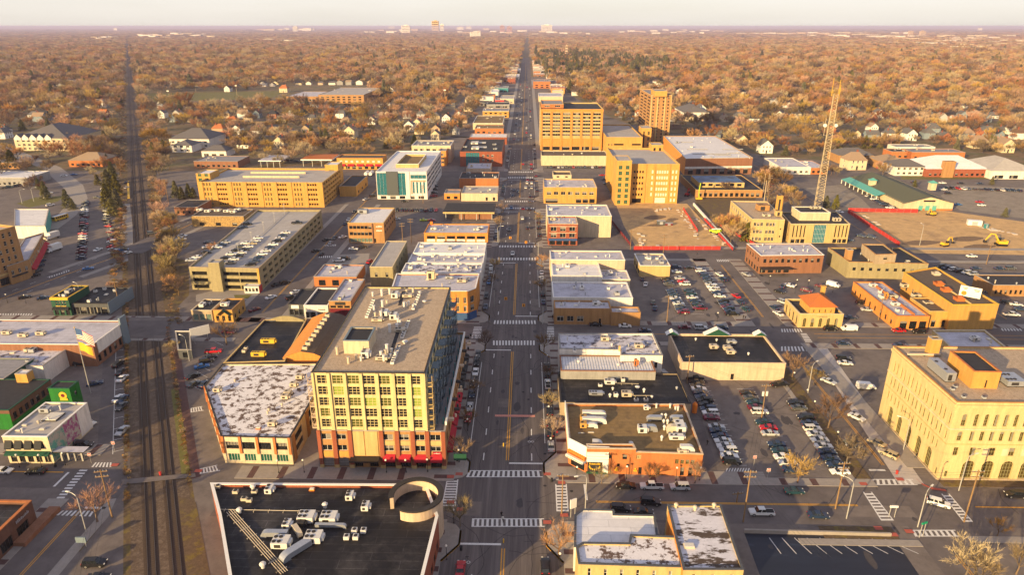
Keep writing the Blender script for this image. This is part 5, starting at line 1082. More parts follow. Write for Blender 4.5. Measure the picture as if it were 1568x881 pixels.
mb=MB();mb.box(xm-3.5,ey0-.1,5.4,xm+3.5,ey0-.02,6.4);mb.build('window',['glass'],t)
py0,py1=at(1362,301,3)[1],at(1316,275,3)[1];mb=MB();mb.quad((ex0-5.5,py0,3.2),(ex0+.3,py0,4.8),(ex0+.3,py1,4.8),(ex0-5.5,py1,3.2));mb.quad((ex0-5.5,py0,2.9),(ex0-5.5,py0,3.2),(ex0-5.5,py1,3.2),(ex0-5.5,py1,2.9));mb.build('porch_roof',['teal_roof'],t)
for k in range(9):mb=MB();yy=py0+(py1-py0)*k/8;mb.box(ex0-5.3,yy-.2,0,ex0-4.9,yy+.2,3.1);mb.build('porch_post',['white_trim'],t)
for px_,py_ in((1336,279),(1428,283)):
 xx,yy=at(px_,py_,7);m=MB();m.box(xx-1.8,yy-1.8,3.6,xx+1.8,yy+1.8,8.4);m.build('cupola',['cream_pale'],t);m=MB();m.quad((xx-2.5,yy-2.5,8.4),(xx+2.5,yy-2.5,8.4),(xx,yy,10));m.quad((xx+2.5,yy-2.5,8.4),(xx+2.5,yy+2.5,8.4),(xx,yy,10));m.quad((xx+2.5,yy+2.5,8.4),(xx-2.5,yy+2.5,8.4),(xx,yy,10));m.quad((xx-2.5,yy+2.5,8.4),(xx-2.5,yy-2.5,8.4),(xx,yy,10));m.build('cupola_roof',['teal_roof'],t)
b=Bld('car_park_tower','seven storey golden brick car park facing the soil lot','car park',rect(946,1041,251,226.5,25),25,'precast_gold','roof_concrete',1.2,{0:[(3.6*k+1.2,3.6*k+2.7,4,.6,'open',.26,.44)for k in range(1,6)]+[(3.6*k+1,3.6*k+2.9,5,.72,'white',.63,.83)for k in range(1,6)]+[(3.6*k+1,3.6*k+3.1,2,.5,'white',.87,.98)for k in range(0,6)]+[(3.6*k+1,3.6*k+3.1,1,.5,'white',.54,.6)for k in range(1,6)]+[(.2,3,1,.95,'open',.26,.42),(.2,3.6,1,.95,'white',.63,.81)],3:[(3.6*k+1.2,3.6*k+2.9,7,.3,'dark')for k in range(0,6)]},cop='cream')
for u in(.235,.455,.6,.84,.985):b.slab('wall_pier',0,max(0,u-.015),min(1,u+.015),0,25,.35,'precast_gold')
for k in range(8):b.slab('wall_pier',3,k/8,k/8+.03,0,25,.4,'precast_gold')
Bld('','','',rect(945,968,246,238,28),28,'precast_gold','roof_concrete',.3,{0:[(3.6*k+1,3.6*k+3.3,2,.5,'green4')for k in range(7)]},root=b.root,wname='stair_tower_wall',rname='stair_tower_roof',cop='cream')
Bld('','','',rect(998,1016,222,218,28),28,'precast_gold','roof_concrete',.3,{0:[(24,26,2,.4,'dark')]},root=b.root,wname='stair_tower_wall',rname='stair_tower_roof',cop='cream')
b=Bld('flat_hall','wide brick and white hall with solar panels on its white roof','hall',ppoly([(1050,243),(1153,241.5),(1096,208),(1016,208)],12.5),12.5,'brick_brown','roof_white',.6,{0:[(.6,4.6,8,.6,'dark')],3:[(4,10,12,.2,'dark')]},cop='cream_pale');b.slab('white_band',0,0,1,4.8,6.4,.2,'white_wall');b.slab('orange_side',3,0,1,0,12.4,.1,'orange_render')
for px_,py_,n in((1056,229,5),(1110,229,5),(1064,236,9),(1098,238,4),(1116,235,4),(1046,218,3)):
 for k in range(n):b.unit('skylight',px_+k*6,py_,3.6,2.2,.4,'solar')
b.scatter(16,70,'unit_white')
b=Bld('library','low library with bright blue metal roof behind bare trees','library',rect(1066,1168,291,268,5),5,'brick_tan','roof_charcoal',.4,{0:[(.6,3,12,.6,'dark')]},cop='cream');Bld('','','',rect(1070,1140,279.5,269,8),8,'cream','roof_bluemetal',.05,{0:[(1,2.6,6,.6,'dark')]},z0=4.6,root=b.root,wname='upper_wall',rname='blue_roof')
b=Bld('car_park','orange brick car park with pale deck beside the condo block','car park',rect(929,984,210,190.5,16),16,'precast_gold','roof_concrete',1,{0:[(9,10.4,1,.9,'open',.2,.5),(5.4,6.8,1,.9,'open',.2,.5),(9,10.4,1,.9,'open',.7,.98),(5.4,6.8,1,.9,'open',.7,.98),(9,10.4,2,.4,'dark',.03,.2)]},cop='cream');Bld('','','',rect(983,998,196,192,20),20,'precast_gold','roof_concrete',.3,{0:[(3,17,1,.5,'open',.1,.4),(4,7,1,.5,'olive',.5,.95),(9,12,1,.5,'olive',.5,.95),(14,17,1,.5,'olive',.5,.95)]},root=b.root,wname='stair_tower_wall',rname='stair_tower_roof')
b=Bld('condo_block','ten storey orange and cream condominium block with balconies','apartment block',rect(828,924,167,157,36.5),36.5,'cream','roof_charcoal',1,{0:[(12.6+3.0*k,15.1+3.0*k,6,.76,'balc',.02,.985)for k in range(7)]+[(.5,3.5,6,.8,'shop')],3:[(12.6+3*k,14.8+3*k,2,.4,'two')for k in range(7)]},cop='cream')
for k in range(7):b.slab('brick_pier',0,max(0,k*.161-.004),min(1,k*.161+.03),0,36.6,.7,'orange_render')
b.slab('orange_band',0,0,1,3.8,11,.35,'orange_render');b.slab('orange_band',0,0,1,34.2,36.4,.8,'orange_render')
for k in range(6):
 for j in range(7):b.slab('balcony',0,.035+k*.161,.035+k*.161+.12,12.0+3*j,13.3+3*j,.5,'cream')
b.slab('cream_band',0,0,1,11.0,11.7,.3,'cream');Bld('','','',rect(829,863,159.5,153,39.5),39.5,'brick_orange','roof_grey',.6,{0:[(1,2.6,2,.5,'balc')]},z0=36,root=b.root,wname='raised_wall',rname='raised_roof',cop='cream')
b=Bld('white_hall','long low cream hall in front of the condominium block','hall',rect(829,931,238.5,231,8),8,'cream_pale','roof_brown',.5,{3:[(.5,3,3,.6,'shop')]},cop='cream_pale');b.scatter(6,77)
b=Bld('apartment_tower','slender cream apartment tower rising out of the bare trees','apartment tower',rect(997.5,1029,145.5,136,46),46,'brick_tan','roof_grey',1,{0:[(1.2+2.95*k,2.7+2.95*k,4,.3,'dark')for k in range(15)],3:[(1.0+2.95*k,2.4+2.95*k,3,.9,'open')for k in range(15)]},cop='cream_pale')
for u in(.0,.3,.66,.97):b.slab('wall_pier',0,u,min(1,u+.06),0,46,.5,'cream')
Bld('','','',rect(1003,1022,139,136,50),50,'precast_gold','roof_grey',.3,z0=45,root=b.root,wname='roof_house_wall',rname='roof_house_roof')
b=Bld('shop_building','yellow two storey shop with seven square windows','shop',rect(833,914,287,274,10.4),10.4,'brick_yellow','roof_lavender',.6,{0:[(5.6,7.6,7,.62,'two'),(.4,3,1,.9,'dark',.02,.28),(.4,3,3,.8,'shop',.6,.98)],3:[(5.6,7.6,3,.5,'two'),(.4,3,3,.7,'shop')]},cop='cream_pale');b.scatter(12,81);Bld('','','',rect(847,875,268,262,12.5),12.5,'cream_pale','roof_brown',.6,{0:[(1,2,2,.3,'dark')]},z0=9.8,root=b.root,wname='raised_wall',rname='raised_roof',cop='cream_pale')
b=Bld('brick_shop','three storey red brick shop with blue awning and pale window heads','shop',rect(839.5,885,343,331.5,11.4),11.4,'brick_red','roof_lavender',.6,{0:[(7.6,9.8,3,.62,'two'),(4.2,6.4,3,.62,'two'),(.3,2.8,4,.8,'shop')],3:[(7.6,9.8,2,.4,'two'),(4.2,6.4,2,.4,'two'),(.3,2.8,3,.8,'shop')]},cop='cream_pale');b.awning(0,.02,.98,2.8,3.7,1.2,'blue_awning');b.scatter(8,83)
for z in(9.9,6.5):b.slab('window_head',0,.04,.96,z,z+.3,.12,'beige')
b=Bld('blank_hall','shop with tall blank cream side wall behind the red brick shop','shop',rect(838,936.5,330.5,313.5,11.8),11.8,'cream_pale','roof_lavender',.5,{3:[(.3,2.8,4,.7,'shop'),(5,7,4,.5,'two')]},cop='white_trim');b.scatter(12,85,'unit_white')
for lab,q,h,wl,rf,wn,n in(('shop with orange rear wing and long lavender roof',(843,957,398,384,),9.2,'beige','roof_lavender',{1:[(3,5,2,.3,'dark')]},7),('shop under a clean white roof with shining cornices',(846,922,422,402.5),7.6,'white_wall','roof_white',{},6),('low annexe with lavender roof behind the white roofed shop',(922,965,428,414),5.4,'cream_pale','roof_lavender',{},6),('shop with ribbed lavender roof and a brown patch',(847,969,456,432),7.0,'white_wall','roof_lavender',{1:[(2,4,3,.3,'dark')]},8),('orange brick shop with three square windows on the crossing',(849,936,473,460.5),6.6,'brick_tan','roof_lavender',{0:[(1.4,3.6,3,.66,'two',.02,.55),(.2,2.6,1,.4,'door',.76,.86)]},9),('low orange brick annexe by the alley mouth',(936,981,479,470),5.4,'brick_tan','roof_lavender',{},3),('small cream flat roofed garage at the head of the car park',(980,1026.5,407,388.5),5.2,'cream','roof_concrete',{},8)):
 wn=dict(wn);wn.setdefault(3,[(.3,2.8,3,.7,'shop'),(4,5.2,3,.4,'two')])
 b=Bld('shop_building',lab,'shop',rect(*q[:4],h),h,wl,rf,.5,wn,cop='white_trim' if 'orange brick' not in lab else 'brick_tan');b.scatter(n,n*7+1,'unit_white')
FAR=[('vaulted_shop','white shop with curved roof on the far side road','shop',(1196,1242,256,242),5.5,'white_wall','roof_lavender',1),('brick_shop','brick shop wing beside the curved roof shop','shop',(1242,1267,257,246),5,'brick_orange','roof_lavender',1),('motel','two storey motel wing with dark roof along the trees','motel',(1285,1338,238,231),6.5,'brick_tan','shingle_grey',2),('motel','motel lobby wing with white window bays','motel',(1372,1418,256,248),6.5,'white_wall','shingle_grey',2),('church_hall','red brick church hall with broad white roof','church',(1420,1513,259,246),6,'brick_red','roof_white',1),('school','long orange brick school with white cornice near the trees','school',(1398,1478,233,227.5),6.5,'brick_orange','roof_grey',1),('brick_shop','small square brick building next to the orange school','building',(1366,1393,232,227.5),6,'brick_orange','roof_charcoal',1),('grey_depot','grey flat depot behind the orange school','depot',(1372,1432,225,221),6,'white_wall','roof_grey',0),('brown_diner','brown brick diner with navy roof at the far car park','diner',(1522,1610,437,421),5,'brick_tan','roof_charcoal',1),('pale_hall','long pale gabled hall beside the church hall','hall',(1519,1590,262,247),6,'white_wall','roof_concrete',0),('apartment_house','cream three storey apartment house left of the tracks','apartments',(20,104,212,199.5),11,'cream_pale','shingle_grey',3),('brick_terrace','low brick terrace in front of the cream apartment house','terrace',(104,156,246,238),5,'brick_orange','shingle_tan',1),('hotel','white hotel with dark hipped roof across the tracks','hotel',(258,320,213,204),8,'white_wall','shingle_grey',2),('hotel','lower white hotel wing with many small windows','hotel',(262,293,223,217.5),6,'white_wall','shingle_grey',2),('brick_office','flat brown brick office with a wide glazed front','office',(296,364,247,238.5),5.5,'brick_brown','roof_grey',1),('shed','grey shingled shed behind the brown brick office','shed',(308,346,231.5,226),5,'white_wall','shingle_grey',0),('school','three storey orange brick school beside the sports field','school',(487,557,145,134),12,'brick_tan','roof_concrete',3),('school_gym','low school gymnasium with lavender roof next to the sports field','gymnasium',(438,487,147.5,140),7,'brick_tan','roof_lavender',0),('white_depot','white roofed depot at the curved road','depot',(-40,42,272,261.5),6,'grey_wall','roof_white',1),('orange_depot','orange fronted depot beyond the curved road','depot',(-40,28,249,244),5,'brick_tan','roof_grey',1),('tan_hall','hall with broad tan roof along the main street','hall',(724,770,188.5,177),7,'cream_pale','roof_ochre',1),('brick_row','row of orange brick shops under a tan parapet','shop',(727,771,196.5,191),6,'brick_orange','roof_ochre',1),('orange_row','orange apartment row with four white gables','apartments',(739,779,170,165),8,'precast_gold','roof_grey',2),('shop_row','low shop row with white and lavender roof behind the red brick office','shop',(719,776,210,204.5),7,'brick_red','roof_white',0),('orange_block','small orange apartment block far up the main street','apartments',(817,843,124.5,121),12,'brick_orange','roof_grey',2),('flat_shop','cream shop with lavender roof behind the condominium block','shop',(825,862,147.5,142),8,'cream_pale','roof_lavender',0),('flat_shop','wide pale store far up the main street','store',(840,882,114,110.5),7,'white_wall','roof_white',0),('flat_shop','teal painted shop on the main street','shop',(757,778,134.5,131.5),7,'teal_panel','roof_grey',0),('flat_shop','pink red fronted shop below the teal shop','shop',(758,772,153,150),6,'fence_red','roof_grey',0),('flat_shop','white gabled looking shop near the teal shop','shop',(752,763,141,137),8,'white_wall','roof_white',1),('flat_shop','cream hall with pale roof near the pink red shop','hall',(766,787,151,146),7,'cream_pale','roof_concrete',1),('flat_shop','dark flat shop above the orange apartment row','shop',(745,780,160,156),5,'grey_wall','roof_charcoal',0),('flat_shop','orange shop at the bend of the main street','shop',(847,868,130,126.5),7,'brick_orange','roof_charcoal',0),('flat_shop','white store with long roof at the start of the pines','store',(838,870,119.5,116.5),6,'white_wall','roof_lavender',0),('flat_shop','white store across from the pines','store',(772,795,117,113),6,'white_wall','roof_white',0),('flat_shop','tan store with red trim near the trees','store',(752,775,112,109),6,'beige','roof_grey',0),('flat_shop','small white store where the main street narrows','store',(781,797,107,104.5),6,'white_wall','roof_white',0),('flat_shop','cream store beyond the narrow stretch','store',(776,795,101.5,99.5),6,'cream_pale','roof_concrete',0),('motel','motel wing with tan roof slanting along its courtyard','motel',(1352,1392,249,241),6,'brick_tan','shingle_tan',1),('manor_house','large white clapboard house with several gables near the tower','house',(1046,1086,172,165),9,'white_wall','shingle_grey',2)]
for nm_,lab,ct,q,h,wl,rf,nr in FAR:
 win={0:[(1+3.4*k,2.8+3.4*k,max(3,int((q[1]-q[0])/8)),.5,'two' if wl in('white_wall','cream_pale')else 'dark')for k in range(nr)]}if nr else{0:[(.4,2.8,3,.6,'shop')]}
 b=Bld(nm_,lab,ct,rect(*q,h),h,wl,rf,.35 if 'shingle' not in rf else .1,win,cop='white_trim' if 'brick' not in wl else 'kerb')
 x0,y0=b.poly[0];x1,y1=b.poly[2]
 if 'shingle' in rf or nm_ in('church_hall','pale_hall'):
  mb=MB();o=.6;k=min(x1-x0,y1-y0)/2;zt=h+k*.42
  if x1-x0>y1-y0:A,B_=(x0+k*.8,(y0+y1)/2,zt),(x1-k*.8,(y0+y1)/2,zt)
  else:A,B_=((x0+x1)/2,y0+k*.8,zt),((x0+x1)/2,y1-k*.8,zt)
  c=[(x0-o,y0-o,h+.1),(x1+o,y0-o,h+.1),(x1+o,y1+o,h+.1),(x0-o,y1+o,h+.1)]
  if x1-x0>y1-y0:fs=((c[0],c[1],B_,A),(c[1],c[2],B_),(c[2],c[3],A,B_),(c[3],c[0],A))
  else:fs=((c[0],c[1],A),(c[1],c[2],B_,A),(c[2],c[3],B_),(c[3],c[0],A,B_))
  for f in fs:mb.quad(*f)
  mb.build('hipped_roof',[rf],b.root)
 elif nm_ not in('flat_shop',):b.scatter(4,len(lab))
 if nm_=='church_hall':
  mb=MB();xx,yy=at(1460,262,6);mb.box(xx-4,y0-2,0,xx+4,y0+2,12);mb.build('bell_tower',['brick_tan'],b.root)
 if nm_=='apartment_house':
  for k in range(5):
   mb=MB();xx=x0+(x1-x0)*(.08+.14*k);mb.quad((xx-3,y0-.6,9.5),(xx+3,y0-.6,9.5),(xx+3,y0-.6,11.5),(xx,y0-.6,14.5),(xx-3,y0-.6,11.5));mb.quad((xx-3.4,y0-.8,11.3),(xx,y0-.8,14.8),(xx,y0+8,14.8),(xx-3.4,y0+8,11.3),mi=1);mb.quad((xx,y0-.8,14.8),(xx+3.4,y0-.8,11.3),(xx+3.4,y0+8,11.3),(xx,y0+8,14.8),mi=1);mb.build('gable',['white_wall','shingle_grey'],b.root)
ORD_=' first second third fourth fifth sixth seventh eighth ninth tenth eleventh twelfth'.split(' ')
rs_=random.Random(41);nb=0
SP=[('low cream shop','cream_pale','roof_white'),('brick shop','brick_brown','roof_lavender'),('orange brick shop','brick_orange','roof_grey'),('white shop','white_wall','roof_concrete'),('grey shop','grey_wall','roof_charcoal'),('beige shop','beige','roof_white'),('red brick shop','brick_red','roof_grey'),('yellow shop','brick_yellow','roof_lavender')]
for side,px_ranges in((-1,(Y(163),Y(96))),(1,(Y(150),Y(97)))):
 y=px_ranges[0]if side<0 else px_ranges[0]
 rank={}
 while y<px_ranges[1]:
  dpt=rs_.uniform(9,24);w=rs_.uniform(14,30);h=rs_.uniform(5,9.5);x0=ML-6 if side<0 else MR+6;x1=x0+side*w;a,c=min(x0,x1),max(x0,x1)
  if side<0 and y<Y(128)or side>0 and y<Y(118):y+=dpt+30 if rs_.random()<.7 else dpt+6;a-=26 if side<0 else-26;c-=26 if side<0 else-26
  else:y+=dpt+rs_.choice([1,3,12])
  nm2,wl,rf=rs_.choice(SP);k=(nm2,side);rank[k]=rank.get(k,0)+1
  b=Bld('roadside_shop','%s %s on the %s side of the far main street'%(ORD_[rank[k]],nm2,'railway' if side<0 else 'tower'),'shop',[(a,y-dpt),(c,y-dpt),(c,y),(a,y)],h,wl,rf,.4,{0:[(.5,2.8,3,.6,'shop')]},cop='kerb');b.scatter(3,nb,'unit_white');nb+=1
# vehicles
PAINT={'w':('white',(.72,.71,.69)),'s':('silver',(.42,.43,.44)),'g':('dark grey',(.075,.08,.085)),'k':('black',(.012,.012,.015)),'b':('navy blue',(.018,.038,.085)),'t':('teal',(.012,.045,.06)),'r':('red',(.42,.012,.02)),'m':('maroon',(.13,.012,.03)),'u':('bright blue',(.02,.13,.36)),'y':('lime yellow',(.5,.6,.02)),'n':('tan',(.40,.33,.22))}
def hull(prof,w,tuck=.07):
 """closed side profile (x,z) swept across the car, upper points pulled in a little"""
 mb=MB();zs=[p[1]for p in prof];zm=max(zs);n=len(prof)
 hw=[w-tuck*max(0,(p[1]-.5)/(zm-.5))for p in prof]
 L=[(p[0],-h,p[1])for p,h in zip(prof,hw)];Rr=[(p[0],h,p[1])for p,h in zip(prof,hw)]
 mb.quad(*L);mb.quad(*Rr[::-1])
 for i in range(n):j=(i+1)%n;mb.quad(L[i],Rr[i],Rr[j],L[j])if False else mb.quad(L[j],L[i],Rr[i],Rr[j])
 return mb
CARS={}
def car_proto(kind):
 L={'sedan':4.7,'suv':4.75,'pickup':5.7,'van':5.5,'hatch':4.2}[kind];f=L/2;w=.93 if kind!='van' else 1.0
 if kind in('sedan','hatch'):
  prof=[(-f,.32),(f-.1,.32),(f,.5),(f-.05,.68),(f-.45,.78),(f-1.35,.92),(-f+(.95 if kind=='sedan' else .35),.95),(-f+.1,.92),(-f,.75)];gb=(f-1.3,-f+(.85 if kind=='sedan' else .2));gt=(f-2.05,-f+(1.6 if kind=='sedan' else .75));zb,zt=.91,1.43
 elif kind=='suv':prof=[(-f,.38),(f-.1,.38),(f,.6),(f-.05,.85),(f-.4,.95),(f-1.25,1.08),(-f+.15,1.1),(-f,.9)];gb=(f-1.2,-f+.1);gt=(f-1.9,-f+.4);zb,zt=1.06,1.74
 elif kind=='pickup':prof=[(-f,.45),(f-.1,.45),(f,.7),(f-.05,.95),(f-.3,1.04),(f-1.4,1.12),(-f+2.0,1.14),(-f+2.0,1.02),(-f,1.02)];gb=(f-1.4,-f+2.0);gt=(f-2.0,-f+2.25);zb,zt=1.1,1.82
 else:prof=[(-f,.4),(f-.1,.4),(f,.7),(f-.1,1.05),(f-.95,1.3),(f-1.6,2.1),(-f+.1,2.14),(-f,1.9)];gb=gt=None;zb=zt=0
 body=hull(prof,w)
 win=MB()
 if gb:
  wb,wt=w-.12,w-.3;a=[(gb[1],-wb,zb),(gb[0],-wb,zb),(gb[0],wb,zb),(gb[1],wb,zb)];c=[(gt[1],-wt,zt-.05),(gt[0],-wt,zt-.05),(gt[0],wt,zt-.05),(gt[1],wt,zt-.05)]
  for i in range(4):j=(i+1)%4;win.quad(a[i],a[j],c[j],c[i])
  body.box(gt[1]-.04,-wt-.03,zt-.05,gt[0]+.04,wt+.03,zt,0)
  for s in(-1,1):
   for t in((.36,.66)if kind!='pickup' else(.5,)):
    x0=gb[1]+(gb[0]-gb[1])*t;x1=gt[1]+(gt[0]-gt[1])*t
    body.quad((x0-.06,s*(wb+.012),zb),(x0+.06,s*(wb+.012),zb),(x1+.05,s*(wt+.012),zt),(x1-.05,s*(wt+.012),zt))
   body.box(gb[0]-.35,s*(w+.02),zb+.02,gb[0]-.15,s*(w+.16),zb+.16)
 else:
  for s in(-1,1):win.quad(*[(f-2.3,s*(w-.045),1.35),(f-1.05,s*(w-.045),1.35),(f-1.55,s*(w-.06),1.9),(f-2.3,s*(w-.06),1.9)][::-s])
  win.quad((f-1.0,-.8,1.36),(f-1.0,.8,1.36),(f-1.5,.76,2.02),(f-1.5,-.76,2.02));win.quad((-f-.01,.7,1.3),(-f-.01,-.7,1.3),(-f+.05,-.66,1.85),(-f+.05,.66,1.85))
 parts=[('body',body,['car_paint']),('window',win,['car_glass'])]
 if kind=='pickup':bd=MB();bd.quad((-f+.12,-.72,1.03),(-f+1.9,-.72,1.03),(-f+1.9,.72,1.03),(-f+.12,.72,1.03));parts.append(('cargo_bed',bd,['bed_black']))
 r=.33 if kind in('sedan','hatch')else .39
 for x in(f-.95,-f+.95):
  for s in(-1,1):
   wh=MB();n=12;y0,y1=s*(w-.2),s*(w+.015)
   ring=[(x+r*math.cos(2*math.pi*i/n),r+r*math.sin(2*math.pi*i/n))for i in range(n)]
   for i in range(n):j=(i+1)%n;wh.quad((ring[i][0],y0,ring[i][1]),(ring[j][0],y0,ring[j][1]),(ring[j][0],y1,ring[j][1]),(ring[i][0],y1,ring[i][1]))
   wh.quad(*[(q[0],y1,q[1])for q in ring]);parts.append(('wheel',wh,['tyre']));rm=MB();rm.quad(*[(x+(q[0]-x)*.62,y1+s*.012,r+(q[1]-r)*.62)for q in ring]);parts.append(('rim',rm,['rim']))
 hz=.66 if kind in('sedan','hatch')else .86
 for s in(-1,1):
  m=MB();m.box(f-.14,s*.62-.18,hz-.08,f-.005,s*.62+.18,hz+.07);parts.append(('headlight',m,['lamp_clear']))
  m=MB();m.box(-f-.012,s*.7-.15,hz,-f+.08,s*.7+.15,hz+.18);parts.append(('taillight',m,['lamp_red']))
 full=[(nm_,mb.mesh('car_'+nm_,mt))for nm_,mb,mt in parts]
 allm=MB();mats=[]
 for nm_,mb,mt in parts:
  k=len(allm.v);allm.v+=mb.v
  for q,i in zip(mb.f,mb.m):
   if mt[i]not in mats:mats.append(mt[i])
   allm.f.append(tuple(k+t for t in q));allm.m.append(mats.index(mt[i]))
 return full,allm.mesh('car_whole',mats)
ORD='first second third fourth fifth sixth seventh eighth ninth tenth eleventh twelfth thirteenth fourteenth fifteenth sixteenth seventeenth eighteenth nineteenth twentieth'.split()+['twenty-'+a for a in 'first second third fourth fifth sixth seventh eighth ninth'.split()]+['thirtieth']+['thirty-'+a for a in 'first second third fourth fifth sixth'.split()]
KN={'sedan':'sedan','suv':'SUV','pickup':'pickup','van':'van','hatch':'hatchback'}
rc_=random.Random(11);SEEN=set()
def car(pt,rz,kind,c,label,z=.03,group='cars and vans in the town'):
 if kind not in CARS:CARS[kind]=car_proto(kind)
 full,whole=CARS[kind];nm_,rgb=PAINT[c];v=rc_.uniform(.85,1.15);rgb=tuple(min(.8,q*v)for q in rgb)
 lab=label.replace('@',nm_+' '+KN[kind]);assert lab not in SEEN,lab;SEEN.add(lab);assert 4<=len(lab.split())<=16,lab
 near=math.hypot(*pt)<300
 nm2={'sedan':'sedan_car','suv':'suv_car','pickup':'pickup_truck','van':'panel_van','hatch':'hatchback_car'}[kind];cat={'pickup':'pickup truck','van':'van'}.get(kind,'car')
 if near:
  t=thing(nm2,lab,cat,(*pt,z),rz,group)
  for p_,me in full:
   o=ob(p_,me,last if p_=='rim' else t)
   if p_=='wheel':last=o
   if p_=='body':o.color=(*rgb,1)
 else:t=tag(ob(nm2,whole,None,(*pt,z),rz),lab,cat,group);t.color=(*rgb,1)
 return t
def kindof(ch):return ch
def row(desc,p0,p1,codes,rz=0.0,z=.03,flip=True):
 """codes: pairs colour+kind ('ws' white sedan, 'kv' suv, 'wp' pickup, 'wV' van, 'h' hatch); '--' an empty bay. Counted from p0."""
 cs=codes.split();a,b=Vector(at(*p0,z+.6)),Vector(at(*p1,z+.6));n=len(cs);k=0
 for i,c in enumerate(cs):
  if c=='--':continue
  q=a.lerp(b,i/max(1,n-1));q.x+=rc_.uniform(-.25,.25);q.y+=rc_.uniform(-.12,.12)
  kd={'s':'sedan','v':'suv','p':'pickup','V':'van','h':'hatch'}[c[1]]
  car(tuple(q),rz+(math.pi if flip and rc_.random()<.5 else 0)+rc_.uniform(-.03,.03),kd,c[0],'@, '+ORD[k]+' from '+desc,z);k+=1
def one(px,py,code,deg,label,z=.03):
 kd={'s':'sedan','v':'suv','p':'pickup','V':'van','h':'hatch'}[code[1]];return car(at(px,py,z+.6),R(deg),kd,code[0],label,z)
def fill(n,seed,kinds='vvhhsp'):
 r=random.Random(seed);return ' '.join(r.choice('wwskkgbbbtrmgk')+r.choice(kinds)for _ in range(n))
PI=math.pi
row('the far end of the cinema side row',(1064,579),(1121,707),'kp ks gs ws bs bs kv ks bv wv ms -- ss bs bs ws ws wv ws kv')
row('the far end of the cinema lot middle row',(1146,602),(1211,719),'ks gs ts ms wv -- ts rs ss -- bs ts ws ws bs')
row('the far end of the verge side row',(1218,617),(1285,722),'ks gs -- kv bs wv ws ws ws bs bs bs ws')
one(1194,589,'kp',10,'@ by the beige wall with an open tailgate bed')
row('the far end of the short upper left bank',(1020,427),(1025,435),'kh bs gs');row('the far end of the left bank in the upper lot',(1028,445),(1046,478),'bs bs ts ws bs ws gs bs mv')
row('the far end of the centre bank in the upper lot',(1042,426),(1071,472),'ss rs wv -- ts tv ws bs ts mp');row('the far end of the long pavement bank',(1071,411),(1101,453),'bs wv bs bv bs gs ss wv wv bs ws');row('the far end of the near pavement bank',(1108,462),(1121,481),'kv bs ms bv bs kp')
one(1035,409,'bv',0,'@ beside the small cream garage');one(1036,416,'ws',0,'@ just in front of the navy SUV by the cream garage');one(1055,410,'ks',10,'@ parked alone at the top of the upper lot');one(984,427,'bs',80,'@ at the alley mouth by the cream garage');one(988.6,435,'ws',78,'@ waiting in the alley by the white shops');one(1000,463,'gs',80,'@ parked singly by the orange brick annexe');one(1003,472,'bs',78,'@ in the alley nearest the orange brick annexe')
one(1101.5,420,'ws',105,'@ leading the kerb beside the upper lot');one(1107,428,'bv',105,'@ behind the white sedan at the upper lot kerb');one(1127,453,'rs',107,'@ at the kerb along the upper lot');one(1134,462,'bs',107,'@ at the kerb behind the red sedan');one(1142,473,'ts',107,'@ at the kerb by the pale paved corner');one(1143,420,'ss',-70,'@ driving toward the brown brick office corner')
row('the far end of the street side station row',(131,309),(124,396),fill(25,3,'svhvh'));row('the far end of the tree side station row',(160,286),(165,346),fill(17,4,'svhvh'));row('the far end of the brick path row',(170,352),(172,382),fill(9,5,'svh'))
one(148,302,'ks',0,'@ crossing the empty aisle of the station lot');one(150,382,'ws',80,'@ driving out of the station lot');one(232,357,'gv',28,'@ on the avenue crossing the tracks');one(189,382,'us',28,'@ on the avenue beside a white car');one(195,387,'wh',60,'@ waiting beside the level crossing');one(135,411,'us',24,'@ driving down the avenue alone');one(38,455,'ks',40,'@ at the kerb below the golden stone tower');one(66,456,'bs',40,'@ turning by the dark green pub')
Z2=9.29
row('the near corner of the deck west edge',(293,398),(346,371),'ss ws -- ks -- ws bs ss',.25,Z2);row('the near end left of the deck lamps',(338,401),(376,372),'bs ks ws ks gs ws',.2,Z2);row('the near end right of the deck lamps',(352,402),(396,364),'ns ws ks ws ks ws ns ws ws',.2,Z2);row('the near end of the deck street edge',(384,405),(438,356),'kv bs bs ws ws bs ws kv ws bs ws',.2,Z2);one(455,341,'kp',10,'@ alone on the far deck of the olive car park',Z2);one(372,348,'bs',30,'@ under the stone building at the deck ramp',Z2);one(379,343,'kv',30,'@ nearest the rooftop machines at the deck ramp',Z2)
row('the far end of the yard below the deck',(279,361),(276,376),'ws ws bs ts');one(319,371,'bs',5,'@ by the bare tree below the deck');one(317,378,'ws',40,'@ under the deck edge by the bare tree')
def mrow(desc,xw,pys,codes):
 k=0
 for py,c in zip(pys,codes.split()):
  kd={'s':'sedan','v':'suv','p':'pickup','V':'van','h':'hatch'}[c[1]]
  car((xw+rc_.uniform(-.12,.12),Y(py)),PI/2+(PI if xw<-4 else 0)+rc_.uniform(-.02,.02),kd,c[0],'@, '+ORD[k]+' of '+desc,.03);k+=1
LK,RK=ML+1.35,MR-1.3
mrow('the kerb cars below the loft terraces',LK,[545,558,573,590,606,627,643],'gs kv ws kv bs ss rs');mrow('the kerb cars beside the orange corner block',LK,[411,418,426,434,456,472],'ws ss bs us kv bs');mrow('the kerb cars beside the orange market',LK,[330,339,356,364],'bs ks ss bs')
mrow('the kerb cars opposite the loft tower',RK,[563,577,591,611,632,650,664,686],'ks kh wp kp ks kv ks ss');mrow('the kerb cars by the ribbed lavender shop',RK,[419,427,435,452,464],'ws ws gs kv bs');mrow('the kerb cars by the red brick shop',RK,[331,341,350,361],'ms ks kv ks')
one(835,868,'kv',90,'@ parked by the white roofed corner shop');one(705,872,'rs',90,'@ parked by the ring parapet store')
